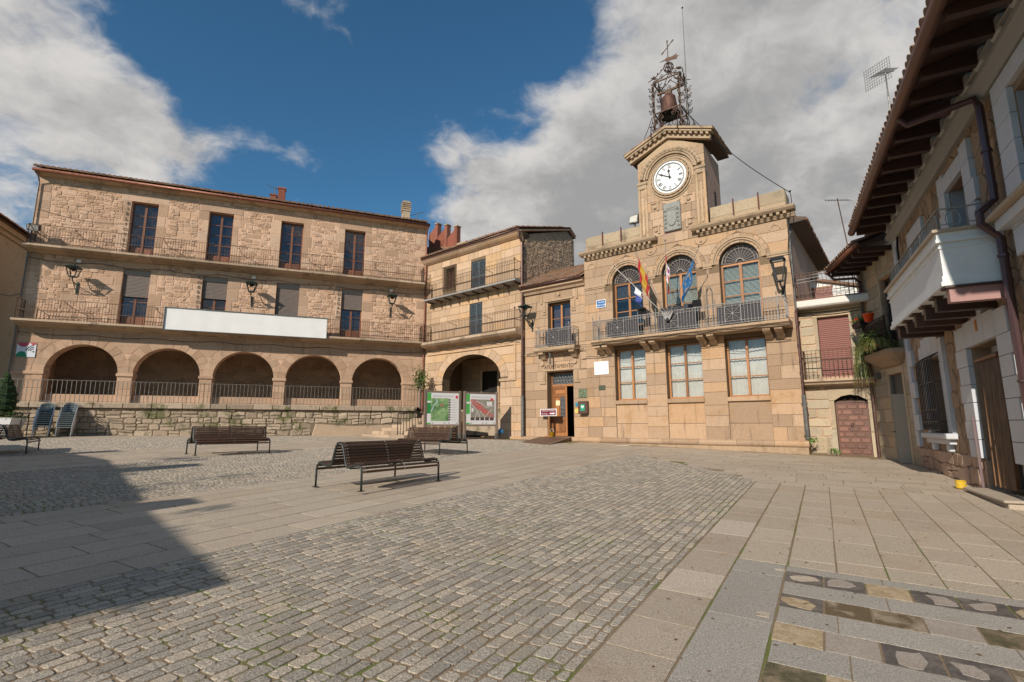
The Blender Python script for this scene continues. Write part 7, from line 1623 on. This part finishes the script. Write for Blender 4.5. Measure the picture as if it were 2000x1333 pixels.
# aerials
def yagi(name, label, loc, rz, h, n, lean=0.0, mat=None):
    t = thing(name, label, 'aerial', loc, rz); m = M_pipe2; obj('mast', MB().tube([(0,0,0),(lean,0,h)], .022, 6), mat or m, t); mb = MB().tube([(lean-.5,0,h-.28),(lean+.5,0,h+.10)], .012, 5)
    for k in range(n): f = k/(n-1); x = lean-.45+.9*f; mb.tube([(x,-.28+.1*f,h-.26+.36*f),(x,.28-.1*f,h-.26+.36*f)], .007, 4)
    obj('boom', mb, m, t); return t
def onw(fr, x, y, z): m = Matrix.Rotation(fr.rotation_euler[2], 3, 'Z') @ Vector((x, y, 0)); return (fr.location.x+m.x, fr.location.y+m.y, z)
yagi('tv_aerial', 'thin horizontal aerial on the long roof beside the brick chimneys', onw(LB, -9.15, 2.3, 15.2), LB.rotation_euler[2]+pi, .95, 6)
yagi('tv_aerial', 'small aerial beside the capped chimney at the right end of the long roof', onw(LB, -.35, 2.0, 15.0), .3, .75, 9)
yagi('tv_aerial', 'aerial on a leaning pole above the roof terrace', onw(NH, 1.9, 2.6, 6.1), TH.rotation_euler[2]+pi*.85, 4.6, 8, .45, M_iron)
t = yagi('tv_aerial', 'large grid aerial on the roof of the white balcony house', onw(AH, -6.0, .55, 8.2), .4, 5.1, 14); mb = MB()
for k in range(12): mb.bar((-.45,-.4+.073*k,4.4), (-.45,-.4+.073*k,5.2), .008)
for k in range(8): mb.bar((-.45,-.42,4.45+.1*k), (-.45,.42,4.45+.1*k), .008)
obj('reflector', mb, M_pipe2, t)
t = thing('mast', 'slim grey pole rising behind the right end of the long roof', 'pole', onw(LB, .55, 2.0, 12.0)); obj('pole', MB().tube([(0,0,0),(0,0,3.75)], .02, 6), M_pipe2, t); obj('cap', MB().lathe([(.03,0),(.01,.05)], (0,0,3.74), 6), M_pipe2, t)

# ------------------------------------------------------------ houses on the near left side of the square (out of frame; they shade the foreground)
def shade_house(label, p, q, h, depth, roofm, chim=()):
    p, q = Vector(p), Vector(q); L = (q-p).length; d = (q-p)/L; t = thing('plaza_house', label, 'house', (p.x, p.y, 0), math.atan2(d.y, d.x)); g = min(gz(p.x, p.y), gz(q.x, q.y))-.3
    core = MB(); n = max(2, int(L/2.6)); rects = []
    for i in range(n): x = L*(i+.5)/n; rects += [(x-.5, x+.5, 1.2+g, 2.8+g), (x-.5, x+.5, 3.9+g, 5.4+g)]
    wall_core(core, 0, L, g, h-.15, 0, .4, rects); core.box(0, .3, .4, depth, g, h-.15); core.box(L-.3, L, .4, depth, g, h-.15); core.box(0, L, depth-.3, depth, g, h-.15); obj('wall', core, M_render, t)
    for a, b, c, e in rects: window(t, a, b, c, e, .15, 2, 2, M_brownw, curtain=M_curtL)
    roof = obj('roof', MB().prismx([(-.35,h-.12),(-.35,h),(depth/2,h+depth*.16),(depth+.3,h),(depth+.3,h-.12)], -.15, L+.15), roofm, t)
    for x, y, z in chim: obj('chimney', MB().box(x-.3, x+.3, y, y+.6, h-.5, z), M_brick, roof)
def ca(c, a): return (c*cos(GA)+a*sin(GA), -c*sin(GA)+a*cos(GA))
shade_house('rendered house on the near left side of the square, closest to the camera', ca(-4.72,-7.7), ca(-9.4,-6.1), 5.62, 6.0, M_tile, ((4.0,.3,6.4),))
shade_house('rendered house on the near left side of the square, second from the camera', ca(-9.5,-6.0), ca(-16.6,-3.3), 5.65, 6.0, M_tile, ((4.2,.3,7.0),))
shade_house('rendered house on the near left side of the square, third from the camera', ca(-16.8,-3.2), ca(-24.5,-2.4), 5.6, 6.0, M_tile, ((2.5,.2,6.6),))
def shade_tree(label, c, a, top, r):  # unseen trees, added to break up the shadow edge of the houses
    x, y = ca(c, a); t = thing('unseen_shade_tree', label, 'tree', (x, y, gz(x, y)-.05)); h = top-gz(x, y)-r*.8; tr = MB().tube([(0,0,0),(.05,0,h*.5),(-.05,.05,h)], [.16,.11,.05], 8)
    for k in range(7): q = U(0,6.28); tr.tube([(0,0,h*U(.55,.8)),(cos(q)*r*.4,sin(q)*r*.4,h),(cos(q)*r*.8,sin(q)*r*.8,h+U(-.2,.6))], [.05,.03,.012], 5)
    obj('trunk', tr, M_brownw, t); mb = MB(); cl = [(Vector((random.gauss(0,r*.5), random.gauss(0,r*.5), h+random.gauss(0,r*.34))), U(.25,.5)) for _ in range(26)]
    def f(): p, s_ = random.choice(cl); return p+Vector((random.gauss(0,s_*.5), random.gauss(0,s_*.5), random.gauss(0,s_*.4))), Vector((U(-1,1), U(-1,1), .5)).normalized()
    leafball(mb, 2400, f, .11); obj('crown', mb, M_leaf, t)
for c, a, top, r, n in ((-5.7,-9.3,6.75,1.0,'nearest the camera'), (-7.4,-9.2,7.15,1.3,'second from the camera'), (-11.0,-8.2,7.7,1.5,'third from the camera'), (-14.8,-6.6,8.1,1.6,'fourth from the camera'), (-19.0,-6.0,7.7,1.6,'farthest from the camera')): shade_tree('unseen leafy tree added for shade behind the near left houses, '+n, c, a, top, r)
